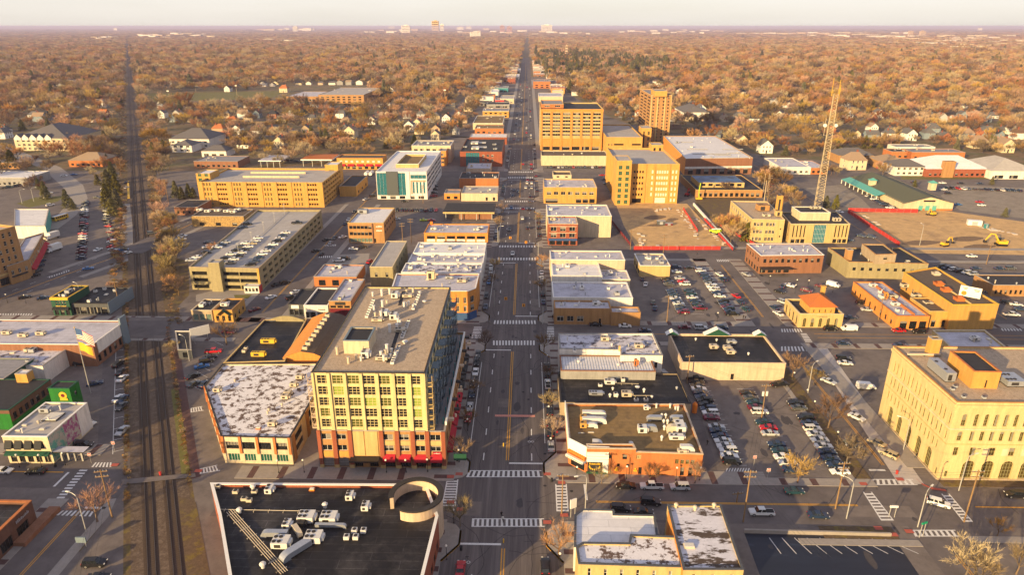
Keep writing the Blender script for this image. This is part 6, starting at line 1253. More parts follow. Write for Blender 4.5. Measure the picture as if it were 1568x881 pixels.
for a in((800,334,'ws',90,'@ driving away between the second and third crossings'),(780,351,'gs',-90,'@ driving toward the orange signals'),(808,349,'ks',90,'@ driving in the kerb lane by red brick shop'),(785,388,'ws',-90,'@ inside the third crossing'),(807,280,'wv',90,'@ in the queue ahead of a white hatchback'),(814,280,'ws',90,'@ queueing in the outer lane near the yellow shop'),(805,287,'wh',90,'@ queueing in the inner lane near the yellow shop'),(814,287.5,'sv',90,'@ queueing behind a white sedan in the outer lane'),(808,275,'ms',90,'@ at the front of the inner lane queue'),(814.5,275,'ks',90,'@ at the front of the outer lane queue'),(787,291,'bs',-90,'@ heading to the fourth crossing in the inner lane'),(793,293,'bh',-90,'@ heading to the fourth crossing near the centre line'),(785,299,'bs',-90,'@ approaching the zebra at the yellow shop'),(812,301,'ks',90,'@ leaving the fourth crossing'),(811,308,'gs',90,'@ on the fourth crossing zebra'),(783,318,'us',-90,'@ past the fourth crossing'),(801,319,'ms',90,'@ entering the fourth crossing in the inner lane'),(810,320,'ks',90,'@ entering the fourth crossing in the outer lane'),(813.6,251,'rs',90,'@ near the fifth crossing by the long white hall'),(813.6,258,'ms',90,'@ stopped at the fifth crossing'),(801,251,'rh',90,'@ turning near the fifth crossing')):one(*a)
for k,py in enumerate((225,233,241,247,285,289,294)):car((LK,Y(py)),-PI/2,'sedan','bkgwbtk'[k],'@, '+ORD[k]+' of the kerb cars in front of the brick office')
for k,py in enumerate((222,229,236,243,270,293)):car((RK,Y(py)),PI/2,'sedan','kwgkmk'[k],'@, '+ORD[k]+' of the kerb cars by the condominium block')
rq=random.Random(5)
for k in range(44):
 py=128+k*2.05;ln=rq.choice([-12.5,-8.2,-.4,4.2]);c=rq.choice('wwskgbkr')
 car((ln+(0 if ln>-5 else 0),Y(py)),PI/2 if ln>-5 else-PI/2,rq.choice(['suv','hatch','hatch']),c,'@, '+ORD[k%36]+(' in' if k<36 else ' farther in')+' the distant traffic on the main street',.03)
one(958,744,'ks',178,'@ parked at the cinema kerb');one(998,745,'wp',180,'@ parked in front of the cinema wall');one(1041,746,'sv',180,'@ parked behind the white pickup at the cinema');one(996,769,'kv',-4,'@ driving past the parked white pickup');one(950,779,'kv',-2,'@ parked behind the white roofed corner shop');one(985,784,'ks',-2,'@ parked behind the corner shop near the pole');one(1216,752,'ts',2,'@ at the kerb by the orange bare tree');one(1166,785,'wp',180,'@ with black bed passing the grass verge');one(1253,789,'bs',-3,'@ driving beside the grass verge');one(1437,771,'wv',-28,'@ turning in the crossing by the stone office');one(1555,758,'kv',176,'@ on the street below the stone office');one(4,721,'ws',0,'@ in front of the mural restaurant');one(55,722,'ks',182,'@ parked at the yellow kerb of the mural restaurant')
for a in((912,497,'ks',0,'@ beside the long orange brick wall'),(957,499,'ws',0,'@ at the kerb by the low annexe'),(987,506,'bs',6,'@ crossing the lane behind the lavender roof'),(1048,501,'ms',0,'@ parked at the head of the second cross street'),(1073,502,'sv',0,'@ parked between maroon and navy cars'),(1105,502,'bv',0,'@ parked by the pale paved corner end'),(1271,504,'kv',0,'@ in front of the tiled bank'),(1300,504,'wV',180,'@ parked beside the tiled bank'),(1376,506,'rs',180,'@ parked by the orange brick restaurant'),(1407,508,'kv',180,'@ parked behind the red car at the restaurant'),(1291,526,'bs',0,'@ driving past the pale paved plaza'),(1378,529,'bs',0,'@ half hidden behind the stone office roof'),(1291,549,'kv',-8,'@ in the bare lot beside the stone office'),(1294,556,'ws',-6,'@ next to the black SUV in the bare lot'),(1326,593,'wV',-4,'@ alone in the lot beside the stone office'),(1256,572,'bv',-50,'@ nearest the zebra on the plaza kerb'),(1269,584,'ss',-50,'@ at the plaza kerb behind the navy SUV'),(1312,639,'ws',-52,'@ driving along the plaza kerb'),(1343,678,'ns',128,'@ at the stone office kerb'),(1361,696,'nv',128,'@ at the stone office kerb nearest the zebra'),(1306,679,'gs',-54,'@ under the golden bare tree'),(1199,438,'bs',60,'@ in the bank lot beside a white sedan'),(1209,437,'ws',-40,'@ in the far corner of the bank lot'),(1194,446,'ks',-50,'@ at the hedge of the bank lot'),(1257,438,'ms',-40,'@ parked in the middle of the bank lot'),(1235,445,'mv',-35,'@ nearest the tiled roof in the bank lot'),(1276,437,'wV',-45,'@ standing in the bank lot'),(1199.6,463,'sv',-50,'@ beside the bank side wall'),(1186,471,'bs',110,'@ at the bank kerb ahead of a white car'),(1192,480,'ws',110,'@ at the bank kerb next to the zebra'),(1320,464,'kv',-5,'@ in the lot by the orange brick wall'),(1328,474,'ss',-8,'@ by the orange brick wall, silver paint'),(1302,486,'bs',0,'@ close to the bank east wall')):one(*a)
for a in((150,505,'sv',0,'@ turning off the cross street at the brick hall'),(173,514,'ws',82,'@ driving beside the tracks to the crossing'),(156,526,'ws',86,'@ parked beside the brick hall, farther one'),(155,539,'ss',86,'@ parked beside the brick hall'),(183,527,'gs',92,'@ at the kerb beside the tracks'),(181,558,'kv',90,'@ driving along the tracks'),(145,587,'bs',30,'@ parked at the foot of the flagpole'),(181,610,'ws',92,'@ beside the yellow boom by the tracks'),(134,648,'ws',-10,'@ behind the mural restaurant, farther one'),(122,656,'ws',-8,'@ behind the mural restaurant, nearer one'),(128,682,'kv',10,'@ by the patio canopy of the mural restaurant'),(112,678,'bs',5,'@ tucked behind the lavender patio canopy'),(145,863,'kv',4,'@ in the small lot beside the railway'),(150,885,'ks',4,'@ partly out of view in the railway lot'),(124,557,'kv',5,'@ in the shade of the brick hall'),(327,538,'rp',8,'@ in the angled bays by the billboard hut'),(321,547,'ks',30,'@ next to the red pickup in the angled bays'),(316,553,'kv',30,'@ in the angled bays between black and blue'),(309,561,'us',30,'@ in the angled bays'),(295,576,'ks',60,'@ parked along the brick footpath'),(297,588,'gs',60,'@ parked along the footpath'),(313,588,'bs',80,'@ at the snow roof corner'),(350,508,'ms',0,'@ in the cross street under the bare tree'),(415,455,'ws',50,'@ by the car park ramp'),(453,447,'ws',48,'@ at the kerb of the dark restaurant'),(446,456,'kv',48,'@ at the kerb behind a white car'),(436,433,'kv',46,'@ beside the olive car park wall'),(424,436,'ks',48,'@ close to the olive car park wall'),(390,474,'ms',50,'@ waiting at the zebra by the yellow cafe'),(500,367,'ks',44,'@ driving along the olive car park'),(484,384,'ks',46,'@ approaching the zebra by the car park'),(525,363,'ws',46,'@ at the kerb of the tan office'),(519,399,'wp',4,'@ in the concrete yard'),(529,396,'kv',6,'@ behind the white pickup in the concrete yard'),(567,401,'rv',70,'@ against the narrow grey warehouse'),(541,381,'ws',2,'@ parked below the tan office'),(556,378,'ks',4,'@ parked below the tan office, dark paint'),(607,335,'ss',0,'@ in the lot behind the tan office'),(649,337,'ys',10,'@ beside the orange market'),(661,337,'rs',4,'@ beside the lime yellow car'),(594,353,'bv',10,'@ in the dark lot beside the tan office'),(571,300,'kv',46,'@ beside the glass office corner'),(620,308,'ks',0,'@ in front of the glass office'),(1286,324,'ws',-60,'@ at the tip of the red fence'),(1318,361,'bs',-40,'@ beside the modern office'),(1334,363,'bv',-40,'@ beside the long red fence'),(1300,368,'bs',-10,'@ under the modern office wall'),(1488,392,'ws',0,'@ on the pale road by the soil lot'),(1494,411,'bs',0,'@ in the far lot facing the soil'),(1530,411,'bs',0,'@ in the far lot, near edge'),(1547,411,'gv',0,'@ in the far lot beside navy car'),(1549,482,'wp',-5,'@ beside the yellow hall corner'),(1542,463,'kv',-20,'@ in the row behind the yellow hall'),(1556,466,'ws',-20,'@ in the row behind the yellow hall'),(1562,473,'bs',-20,'@ in the row behind the yellow hall'),(1445,290,'ws',0,'@ beside the market hall back'),(1452,296,'kv',0,'@ beside the market hall back'),(1480,289,'ss',0,'@ in the open market lot'),(1500,309,'rs',0,'@ in the middle of the market lot'),(1503,314,'ws',0,'@ in the middle of the market lot'),(1467,313,'us',0,'@ beside the market gable'),(1328,250,'ws',-20,'@ in the motel court'),(1347,257,'rs',-20,'@ in the motel court'),(98,269,'ws',0,'@ at the fork of the curved road'),(113,267,'us',5,'@ leaving the fork of the curved road'),(75,295,'ss',20,'@ on the looping lane'),(73,302,'wv',20,'@ on the looping lane by the lawn'),(77,314,'wv',50,'@ at the bend above the white hall')):one(*a)
row('the left end of the white hall bays',(838,256),(930,256),fill(17,8,'vhv'),PI/2);row('the left end of the tall car park bays',(922,268),(929,281),'rs bs bs',.2)
row('the near end of the brown diner lot',(1440,408),(1490,420),fill(6,15,'vhv'),.3);row('the left end of the pale road lot',(1500,428),(1516,447),fill(4,16,'vhv'),.3)
row('the left end of the church hall kerb',(1400,279),(1500,281),'ks -- -- ws -- ks -- bs');row('the left end of the library kerb',(1120,281),(1180,284),'ws ks -- gs bs')
one(194,279,'bs',90,'@ behind the evergreens by the platform');one(193.5,287,'ws',90,'@ between evergreens and platform edge')
row('the far end of the tan office rear lot',(608,322),(668,322),fill(9,51,'vhv'),PI/2);row('the left end of the glass office side lot',(668,262),(664,300),fill(9,52,'vhvs'));row('the left end of the fuel canopy forecourt',(420,243),(455,247),fill(6,53,'vhv'));row('the near end of the brown office yard',(306,254),(345,252),fill(6,54,'vhv'),.4)
row('the far end of the cars facing the curved roof shop',(1185,262),(1262,262),fill(9,55,'vhv'),PI/2);row('the left end of the motel parking',(1290,247),(1345,254),fill(9,56,'vhsp'),.5);row('the left end of the market porch bays',(1330,300),(1362,318),fill(8,57,'vhv'));row('the left end of the market back bays',(1450,288),(1560,292),fill(14,58,'vhv'),PI/2);row('the near end of the library side bays',(1170,300),(1180,282),fill(6,59,'vhv'))
row('the left end of the white depot yard',(5,288),(60,278),fill(7,60,'vhv'),.3);row('the far end of the tower street kerb',(62,400),(54,422),fill(4,61,'vh'),1.1);row('the far end of the railway road kerb',(186,560),(187,660),'-- ks ws -- -- bs gs -- -- ss',PI/2);row('the far end of the glass office street kerb',(600,268-22),(560,305),'ks -- ws bs -- ss',1.2);row('the far end of the car park street kerb',(548,318),(486,398),'-- ks -- ws bs -- -- gs ss -- ks --',PI/2);row('the far end of the condo rear yard',(945,172),(975,184),fill(7,62,'vhv'),.6);row('the far end of the solar hall kerb',(1160,232),(1190,262),fill(5,63,'vhv'),1)
def bus():
 t=thing('shuttle_bus','cream and yellow shuttle bus in the station yard','bus',(*at(93,337),.03),R(75));m=MB();m.box(-4.5,-1.25,.45,4.5,1.25,2.9,0,top=1);m.build('body',['yellow_paint','white_trim'],t,off=(0,0,0));m=MB()
 for s in(-1,1):
  for k in range(6):m.quad(*[(-3.8+k*1.3,s*1.256,1.6),(-2.7+k*1.3,s*1.256,1.6),(-2.7+k*1.3,s*1.256,2.5),(-3.8+k*1.3,s*1.256,2.5)][::-s])
 m.quad((4.51,-1.1,1.3),(4.51,1.1,1.3),(4.51,1.1,2.6),(4.51,-1.1,2.6));m.quad((-4.51,1.1,1.6),(-4.51,-1.1,1.6),(-4.51,-1.1,2.6),(-4.51,1.1,2.6));m.build('window',['car_glass'],t,off=(0,0,0))
 for x in(-2.8,2.8):
  for s in(-1,1):m=MB();m.tube([(x,s*1.05,.45),(x,s*1.28,.45)],.45,10);m.build('wheel',['tyre'],t,off=(0,0,0))
 return t
bus()
def box_truck(px,py,rz,lab,cab='car_paint',boxm='white_trim',colr=(.7,.7,.7)):
 t=thing('box_truck',lab,'truck',(*at(px,py),.03),rz);m=MB();m.box(-4,-1.25,.9,1.7,1.25,3.6);m.build('cargo_box',[boxm],t,off=(0,0,0));m=MB();m.box(1.8,-1.1,.5,3.9,1.1,1.5);m.box(1.8,-1.05,1.5,3.3,1.05,2.4);o=m.build('cab',[cab],t,off=(0,0,0));o.color=(*colr,1);m=MB();m.quad((3.31,-.95,1.55),(3.31,.95,1.55),(3.31,.95,2.3),(3.31,-.95,2.3));m.build('window',['car_glass'],t,off=(0,0,0))
 for x in(-2.6,2.8):
  for s in(-1,1):m=MB();m.tube([(x,s*.95,.45),(x,s*1.2,.45)],.45,10);m.build('wheel',['tyre'],t,off=(0,0,0))
box_truck(83,385,R(-105),'white delivery truck parked along the station yard street');box_truck(80,366,R(-105),'long white trailer truck behind the delivery truck',boxm='unit_white')
for px_,py_ in((560,270),(567,270)):
 t=thing('storage_tank','white tank trailer end behind the yellow box building, %s one'%('first' if px_<563 else 'second'),'tank',(*at(px_,py_),0));m=MB();m.tube([(0,0,1.7),(0,8,1.7)],1.3,12);m.build('tank_shell',['white_trim'],t,off=(0,0,0));m=MB();m.box(-.8,.5,0,.8,7.5,.5);m.build('chassis',['frame_dark'],t,off=(0,0,0))
def digger(px,py,rz,s,lab,m1='yellow_paint'):
 t=thing('excavator',lab,'excavator',(*at(px,py),.03),rz);t.scale=(s,)*3;z=(0,0,0)
 for sd in(-1,1):m=MB();m.box(-2,sd*1.1-.3,0,2,sd*1.1+.3,.8);m.build('crawler_track',['tyre'],t,off=z)
 m=MB();m.box(-1.9,-1.3,.9,1.4,1.3,2);m.box(-2.1,-1.1,1.2,-1.2,1.1,2.3);m.build('body',[m1],t,off=z);m=MB();m.box(.1,-1.3,2,1.6,-.2,3.1);m.build('cab',['car_glass'],t,off=z)
 m=MB();m.tube([(1.2,.3,1.8),(3.0,.3,4.6),(4.6,.3,4.8)],[.38,.34,.26],5);m.tube([(4.5,.3,4.9),(6.2,.3,2.0)],[.28,.2],5);m.build('boom',[m1],t,off=z);m=MB();m.box(5.7,-.4,.9,6.7,1.0,1.9);m.build('bucket',['frame_dark'],t,off=z)
digger(1532,376,R(170),1.25,'yellow excavator with raised boom on the soil lot');digger(1446,377,R(20),.9,'low yellow excavator at the edge of the soil lot');digger(1428,330,R(200),.8,'dusty excavator half buried in clutter near the market');digger(1052,300,R(60),.9,'red cabbed excavator beside the tall yellow car park','fence_red')
t=thing('boom_lift','lime green boom lift vehicle beside the orange fence','boom lift',(*at(1096,358),.03),R(-48));m=MB();m.box(-3.4,-1.1,.7,2.6,1.1,1.7);m.box(1.2,-1,1.7,3,1,2.7);m.build('body',['lime_paint'],t,off=(0,0,0));m=MB();m.tube([(-2.6,0,2),(2.8,0,3.2)],.3,5);m.build('boom',['white_trim'],t,off=(0,0,0))
for x in(-2.3,2):
 for s in(-1,1):m=MB();m.tube([(x,s*.9,.6),(x,s*1.25,.6)],.6,10);m.build('wheel',['tyre'],t,off=(0,0,0))
t=thing('boom_lift','yellow cherry picker with tall mast near the library','boom lift',(*at(1070,306),.03),0);m=MB();m.box(-2,-1,.4,2,1,1.4);m.build('body',['yellow_paint'],t,off=(0,0,0));m=MB();m.tube([(0,0,1.4),(-.4,0,6),(.2,0,11)],.28,5);m.build('boom',['lime_paint'],t,off=(0,0,0))
for lab,px_,py_,dims,mt,rz in(('white site trailer on the soil lot by the market',1491,345,(7,3,2.8),'white_trim',-.3),('green portable toilet cabin beside the white trailer',1509,350,(1.6,1.6,2.6),'teal_panel',0),('dark stacked container in the middle of the soil lot',1012,344,(4.5,2.4,2.2),'grey_dark',0),('blue skip container at the foot of the tall car park',1001,308,(4.5,2.4,2),'teal_panel',0),('green waste skip in the alley behind the metal roof',1017,577,(1.6,3.6,1.6),'green_wall',.35),('brick coloured container beside the dark container',1024,345,(4,2.2,1.2),'maroon',0)):
 t=thing('site_container' if 'toilet' not in lab else 'portable_toilet',lab,'container',(*at(px_,py_),.02),rz);l,w,h=dims;m=MB();m.box(-l/2,-w/2,.15,l/2,w/2,h);m.build('shell',[mt],t,off=(0,0,0));m=MB();m.box(-l/2-.05,-w/2-.05,h,l/2+.05,w/2+.05,h+.12);m.build('lid',['unit_grey' if mt!='white_trim' else 'roof_white'],t,off=(0,0,0));m=MB();m.box(-l*.2,-w/2-.06,.25,l*.2,-w/2-.005,h*.85);m.build('door',['unit_grey'],t,off=(0,0,0))
# fences, poles, lamps, signals
def fence(name,lab,pts,h,mat,post='pole_grey',step=4.0,cat='fence',top=.0):
 ps=[Vector(at(*q))for q in pts];t=thing(name,lab,cat,(*ps[0],0));m=MB()
 for u,v in zip(ps,ps[1:]):
  d=(v-u).normalized();n_=Vector((-d.y,d.x))*.04;a=[u-n_,v-n_,v+n_,u+n_];m.prism([tuple(q)for q in a],.08,h);m.quad(*[(q.x,q.y,h)for q in a])
 m.build('mesh_panel',[mat],t);k=0
 for u,v in zip(ps,ps[1:]):
  n=max(1,int((v-u).length/step))
  for i in range(n):
   if k>60:break
   q=u.lerp(v,i/n);pm=MB();pm.cyl(q.x,q.y,0,h+.15,.06,n=5);pm.build('post',[post],t);k+=1
fence('site_fence','red fabric fence along the near edge of the soil lot',[(970,383),(1103,383)],2.0,'fence_red');fence('site_fence','red fence strip inside the soil lot',[(1046,321),(1068,356)],1.8,'fence_red');fence('site_fence','orange red fence down the lane beside the cream office',[(1078,337),(1122,384)],1.6,'fence_red');fence('site_fence','red fence slanting beside the street to the market lot',[(1298,326),(1377,377)],2.2,'fence_red');fence('site_fence','red fence along the back of the market soil lot',[(1298,324),(1405,326)],2.2,'fence_red');fence('site_fence','red fence by the trolley yard',[(918,318),(966,378)],1.8,'maroon');fence('site_fence','red fence before the cream office garden',[(1100,345),(1160,379)],1.5,'fence_red')
wl=MB();p=[at(a,b)for a,b in((1062,314),(1122,382))];d=(Vector(p[1])-Vector(p[0])).normalized();n_=Vector((-d.y,d.x))*.4;wl.prism([tuple(Vector(q)+s)for q,s in((p[0],-n_),(p[1],-n_),(p[1],n_),(p[0],n_))],0,1.4);tag(wl.build('barrier_wall',['white_trim']),'long pale concrete barrier beside the orange fence of the soil lot','barrier')
def pole_thing(name,lab,cat,px,py,h,parts,group=None,rz=0.0):
 t=thing(name,lab,cat,(*at(px,py),0),rz,group)
 for nm_,mb,mt in parts:mb.build(nm_,[mt]if isinstance(mt,str)else mt,t,off=(0,0,0))
 return t
def util_pole(px,py,h,lab,arms=2,rz=0.0,trans=False):
 p=MB();p.cyl(0,0,0,h,.19,.13,7);parts=[('pole',p,'pole_wood')]
 for k in range(arms):a=MB();z=h-.6-k*1.3;a.box(-1.4,-.08,z,1.4,.08,z+.2);parts.append(('crossarm',a,'pole_wood'))
 ins=MB()
 for k in range(arms):
  for x in(-1.2,-.5,.5,1.2):ins.cyl(x,0,h-.4-k*1.3,h-.1-k*1.3,.07,n=5)
 parts.append(('insulator',ins,'unit_grey'))
 if trans:
  for s in(-1,1):m=MB();m.cyl(s*.55,0,h-3.6,h-2.3,.33,n=8);parts.append(('transformer',m,'unit_white'))
 return pole_thing('utility_pole',lab,'utility pole',px,py,h,parts,'wooden utility poles',rz)
UP=[(1138,800,14,'utility pole with yellow sunlit top at the parking exit'),(1166,641,11,'utility pole with transformers in the cinema lot'),(1052,588,10,'utility pole at the corner of the beige box store'),(860,788,11,'utility pole behind the white roofed corner shop'),(630,372,13,'double armed pole behind the dark lot'),(617,376,12,'shorter double armed pole beside the narrow warehouse'),(655,300,12,'pole in front of the glass office corner'),(648,312,12,'pole nearest the glass office on the street'),(1021,494,11,'pole at the foot of the upper car park'),(1476,800,14,'tall tapering golden pole at the stone office crossing'),(1279,780,13,'golden pole near the first crossing verge'),(172,793,13,'pole with a tangle of arms beside the railway footpath'),(183,470,11,'pole beside the black restaurant at the tracks'),(258,310,15,'tall pole among the trees right of the tracks'),(247,322,9,'short pole by the billboard near the tracks'),(108,228,15,'tall pole by the cream apartment house'),(170,225,11,'pole left of the tracks by the pond'),(1015,395,12,'orange sunlit pole beside the cream garage'),(965,385,11,'pole at the trolley yard corner'),(1510,405,10,'pole in front of the brown diner'),(1345,490,9,'pole by the orange restaurant corner'),(165,178,14,'lattice like pole pair left of the tracks'),(175,190,13,'second pole of the pair left of the tracks'),(177,150,13,'pole by the tracks near the level road'),(178,132,13,'far pole by the tracks'),(1172,330,24,'tall mast behind the cream office'),(1128,770,3,'stub post at the parking exit')]
UPO=[util_pole(a,b,h,l,1 if h<12 else 2,rz=.1*(i%3),trans=(i==1))for i,(a,b,h,l)in enumerate(UP)]
def wires(lab,a,za,b,zb,n=3,gap=.9):
 a,b=Vector((*at(*a),za)),Vector((*at(*b),zb));d=(b-a).normalized();n_=Vector((-d.y,d.x,0)).normalized();t=thing('power_line',lab,'power line',tuple(a))
 for i in range(n):
  m=MB();o=n_*gap*(i-(n-1)/2);m.tube([a+o+(b-a)*k/12-Vector((0,0,1.4*4*(k/12)*(1-k/12)))for k in range(13)],.022,3,cap=False);m.build('wire',['wire'],t)
wires('three wires from the parking exit pole up to the transformer pole',(1138,800),13.5,(1166,641),10.6);wires('three wires from the parking exit pole over the wet lot',(1138,800),13.2,(1250,940),13.2);wires('wires from the transformer pole past the beige store',(1166,641),10.6,(1052,588),9.6,2);wires('wires over the black roof of the beige store',(1052,588),9.6,(1021,494),10.6,3);wires('wires along the street to the golden pole',(1138,800),13,(1279,780),12.6,2);wires('wires along the street to the stone office crossing',(1279,780),12.6,(1476,800),13.4,2);wires('wires over the railway footpath',(172,793),12.6,(150,960),12.6,4)
def cobra(px,py,h,ang,lab,mt='pole_grey'):
 p=MB();p.tube([(0,0,0),(0,0,h-1.2),(.3,0,h-.35),(1.1,0,h),(2.3,0,h+.1)],[.14,.1,.09,.08,.07],6);l=MB();l.box(2.2,-.16,h-.02,3.1,.16,h+.14);return pole_thing('street_lamp',lab,'street lamp',px,py,h,[('pole',p,mt),('lamp_head',l,'globe')],'curved arm street lamps',R(ang))
for a in((896,785,10.5,200,'slim straight street lamp beside the white corner shop'),(1405,808,10,40,'white curved street lamp at the zebra by the stone crossing'),(1296,795,10.5,140,'curved street lamp beside the golden pole'),(1468,752,10,20,'curved street lamp before the stone office arches'),(1383,690,9.5,150,'street lamp on the pavement beside the stone office'),(1237,602,10,40,'white curved street lamp by the golden trees'),(133,818,10.5,160,'curved street lamp at the railway street corner'),(290,553,9,150,'street lamp beside the billboard hut'),(126,466,9,150,'street lamp before the green pub'),(1408,376,11,90,'street lamp on the soil lot edge'),(34,312,9,30,'lamp on the lawn of the looping lane'),(52,309,9,30,'second lamp on the lawn of the looping lane'),(836,456,9,180,'street lamp at the corner by the orange brick shop'),(762,372,9,0,'street lamp by the orange market')):cobra(*a)
pl0=thing('pedestrian_lamp','x','street lamp',(0,0,0));m=MB();m.cyl(0,0,0,.5,.16,.1,8);m.cyl(0,0,.5,3.4,.06,n=6);m.build('post',['pole_black'],pl0);m=MB();m.ball(0,0,3.68,.27);m.build('globe',['globe'],pl0)
gl=[('on the pavement %s the loft tower front',[(466,724),(592,724),(622,724),(655,723),(703,708),(427,725)]),('on the pavement along the cinema wall, %s',[(883,735),(959,734),(1035,736),(1071,736)]),('on the kerb below the loft terraces, %s',[(725,600),(730,560),(720,640),(716,660)]),('on the kerb across from the lofts, %s',[(838,560),(839,600),(840,640),(843,690)]),('along the second cross street kerb, %s',[(900,493),(949,494),(1048,494),(1098,493)]),('along the verge path of the cinema lot, %s',[(1214,587),(1234,614),(1245,632),(1280,680),(1292,700)]),('in front of the mural restaurant, %s',[(30,716),(64,716),(100,713)]),('at the near corner of the ring parapet store, %s',[(695,802),(684,858)]),('at the pale paved corner by the white shop, %s',[(857,870)]),('around the bank lot, %s',[(1178,435),(1219,441),(1237,442),(1217,449),(1275,448)]),('before the golden stone tower, %s',[(12,464),(40,465)])]
k0=True
for d_,pts in gl:
 for i,(a,b)in enumerate(pts):
  w=['first one','second one','third one','fourth one','fifth one','sixth one'][i]
  lab='black globe lamp '+(d_%('before' if 'front' in d_ and 'loft tower' in d_ else w)+(', '+w if 'loft tower front' in d_ else ''))
  if k0:pl0.location=(*at(a,b,.12),.12);pl0['label']=lab;pl0['group']='black globe pavement lamps';k0=False
  else:copy_thing(pl0,(*at(a,b,.12),.12),0,lab,'black globe pavement lamps')
def signal_span(lab,a,b,h,heads):
 a3,b3=Vector((*at(*a),0)),Vector((*at(*b),0));t=thing('signal_span',lab,'signal wire',tuple(a3))
 for q in(a3,b3):m=MB();m.cyl(q.x,q.y,0,h+1,.16,.11,7);m.build('pole',['pole_grey'],t)
 m=MB();m.tube([a3+(b3-a3)*k/8+Vector((0,0,h+.6-.8*4*(k/8)*(1-k/8)))for k in range(9)],.025,4);m.build('span_wire',['wire'],t)
 for i,(u,l)in enumerate(heads):
  q=a3.lerp(b3,u);z=h-.9-.8*4*u*(1-u)+.6;s=thing('traffic_signal',l,'traffic signal',(q.x,q.y,z),group='hanging orange traffic signals');m=MB();m.box(-.55,-.12,-.45,.55,.12,.75);m.build('backplate',['signal_amber'],s,off=(0,0,0));m=MB()
  m.box(-.16,-.24,-.35,.16,-.13,.65);m.build('lens_housing',['pole_black'],s,off=(0,0,0));m=MB();m.tube([(0,0,.75),(0,0,1.05)],.03,4);m.build('hanger',['wire'],s,off=(0,0,0))
signal_span('signal wire slung over the second crossing',(757,470),(831,497),6,[(.25,'orange signal over the second crossing, loft side'),(.62,'orange signal over the second crossing, shop side')]);signal_span('signal wire slung over the third crossing',(764,374),(824,392),6,[(.3,'orange signal over the third crossing, market side'),(.7,'orange signal over the third crossing, brick shop side')])
for a,b,l in((1312,743,'verge side'),(1500,806,'pole side')):pass
for px_,py_,lab in((771,684,'yellow bollard on the centre line before the zebra'),(771,832,'yellow bollard on the near centre line'),):m=MB();m.cyl(0,0,0,1.0,.14,n=8);tag(m.build('centre_bollard',['yellow_paint'],loc=(*at(px_,py_),.03)),lab,'bollard')
for i,(px_,py_)in enumerate(((712,657-10),(700,706),(706,843),(845,738),(1373,726),(246,728),(85,715))):
 lab=['bin beside the kerb trees below the lofts','dark bin near the red awnings','bin on the ring store corner','bin at the cinema corner','red hydrant on the stone office pavement','small red hydrant by the rail path','black bin before the mural restaurant'][i]
 m=MB();m.cyl(0,0,0,.9,.28,.32,8);m.cyl(0,0,.9,1.0,.36,.2,8);tag(m.build('litter_bin' if 'bin' in lab else 'fire_hydrant',['pole_black' if 'bin' in lab else 'fence_red'],loc=(*at(px_,py_,.12),.12)),lab,'bin' if 'bin' in lab else 'hydrant')
for i,(px_,py_,c_)in enumerate(((1062,689,0),)):pass
for px_,py_,lab,mt in((1063,632,'tall orange plastic barrel tank at the cinema back corner','orange_plastic'),(986,601,'orange standing tank on the alley edge by the black roof','orange_plastic'),(1038,603,'small orange barrel across the alley','orange_plastic')):
 m=MB();h=3.2 if 'tall' in lab else 2.0;m.cyl(0,0,0,h*.85,.75,n=10);m.cyl(0,0,h*.85,h,.75,.35,n=10);m.cyl(0,0,h,h+.15,.3,n=8);tag(m.build('plastic_tank',[mt],loc=(*at(px_,py_),.02)),lab,'tank')
for px_,py_,lab in((1154,702-8,'round red and white no entry sign by the exit pole'),(1175,714,'square red and white sign on the cinema lot'),(176,672,'red and white sign on the railway kerb'),(140,690,'red and white sign before the patio canopy')):
 t=thing('traffic_sign',lab,'traffic sign',(*at(px_,py_+20),0));m=MB();m.cyl(0,0,0,2.3,.04,n=5);m.build('post',['pole_grey'],t,off=(0,0,0));m=MB();m.box(-.45,-.03,2.2,.45,.03,3.1);m.build('plate',['white_trim'],t,off=(0,0,0));m=MB();m.box(-.38,-.045,2.27,.38,-.032,3.03);m.build('red_face',['fence_red'],t,off=(0,0,0));m=MB();m.box(-.28,-.06,2.56,.28,-.047,2.74);m.build('white_bar',['white_trim'],t,off=(0,0,0))
def level_sign(px,py,w,h,z,lab,mt='white_trim',rz=0.0,bars=True):
 t=thing('sign_board',lab,'sign',(*at(px,py),0),rz)
 for s in(-1,1):m=MB();m.cyl(s*w*.35,0,0,z+h,.08,n=5);m.build('post',['pole_grey'],t,off=(0,0,0))
 m=MB();m.box(-w/2,-.2,z,w/2,.1,z+h);m.build('panel',[mt],t,off=(0,0,0))
 return t
level_sign(705,716,3.2,1.8,2.2,'dark green lit map board on the loft corner','green_dark');level_sign(248,338,5,3.4,3,'grey white billboard right of the tracks by the avenue','galvanised');level_sign(309,524,6.5,3.4,2.6,'white billboard with red edge on the hut by the tracks','white_trim',.7);level_sign(877,792,1.6,2.4,2.5,'blank white sign at the tip of the corner shop','white_trim',.5);level_sign(1365,797-4,1.8,.5,2.8,'small pale sign on the grass verge','white_trim');level_sign(1410,823,1.5,.4,3.6,'green street name plate by the curved lamp','sign_green',.4);level_sign(127,838,2.2,1.4,1.2,'blue grey cabinet sign on the street corner planter','blue_grey')
b=Bld('signal_hut','dark hut with flat white front beam beside the level crossing','hut',ppoly([(272,536),(293,536),(291,508),(268,508)],3.4),3.4,'grey_dark','roof_charcoal',.2,{0:[(.4,2.4,1,.4,'dark')]});b.slab('white_beam',2,0,1,2.6,3.6,.2,'white_trim')
fx,fy=at(139,603);t=thing('flagpole','very tall white flagpole leaning over the tavern yard','flagpole',(fx,fy,0));m=MB();m.cyl(0,0,0,22,.16,.07,8);m.build('pole',['pole_grey'],t,off=(0,0,0));m=MB();m.ball(0,0,22.1,.2);m.build('finial',['yellow_paint'],t,off=(0,0,0))
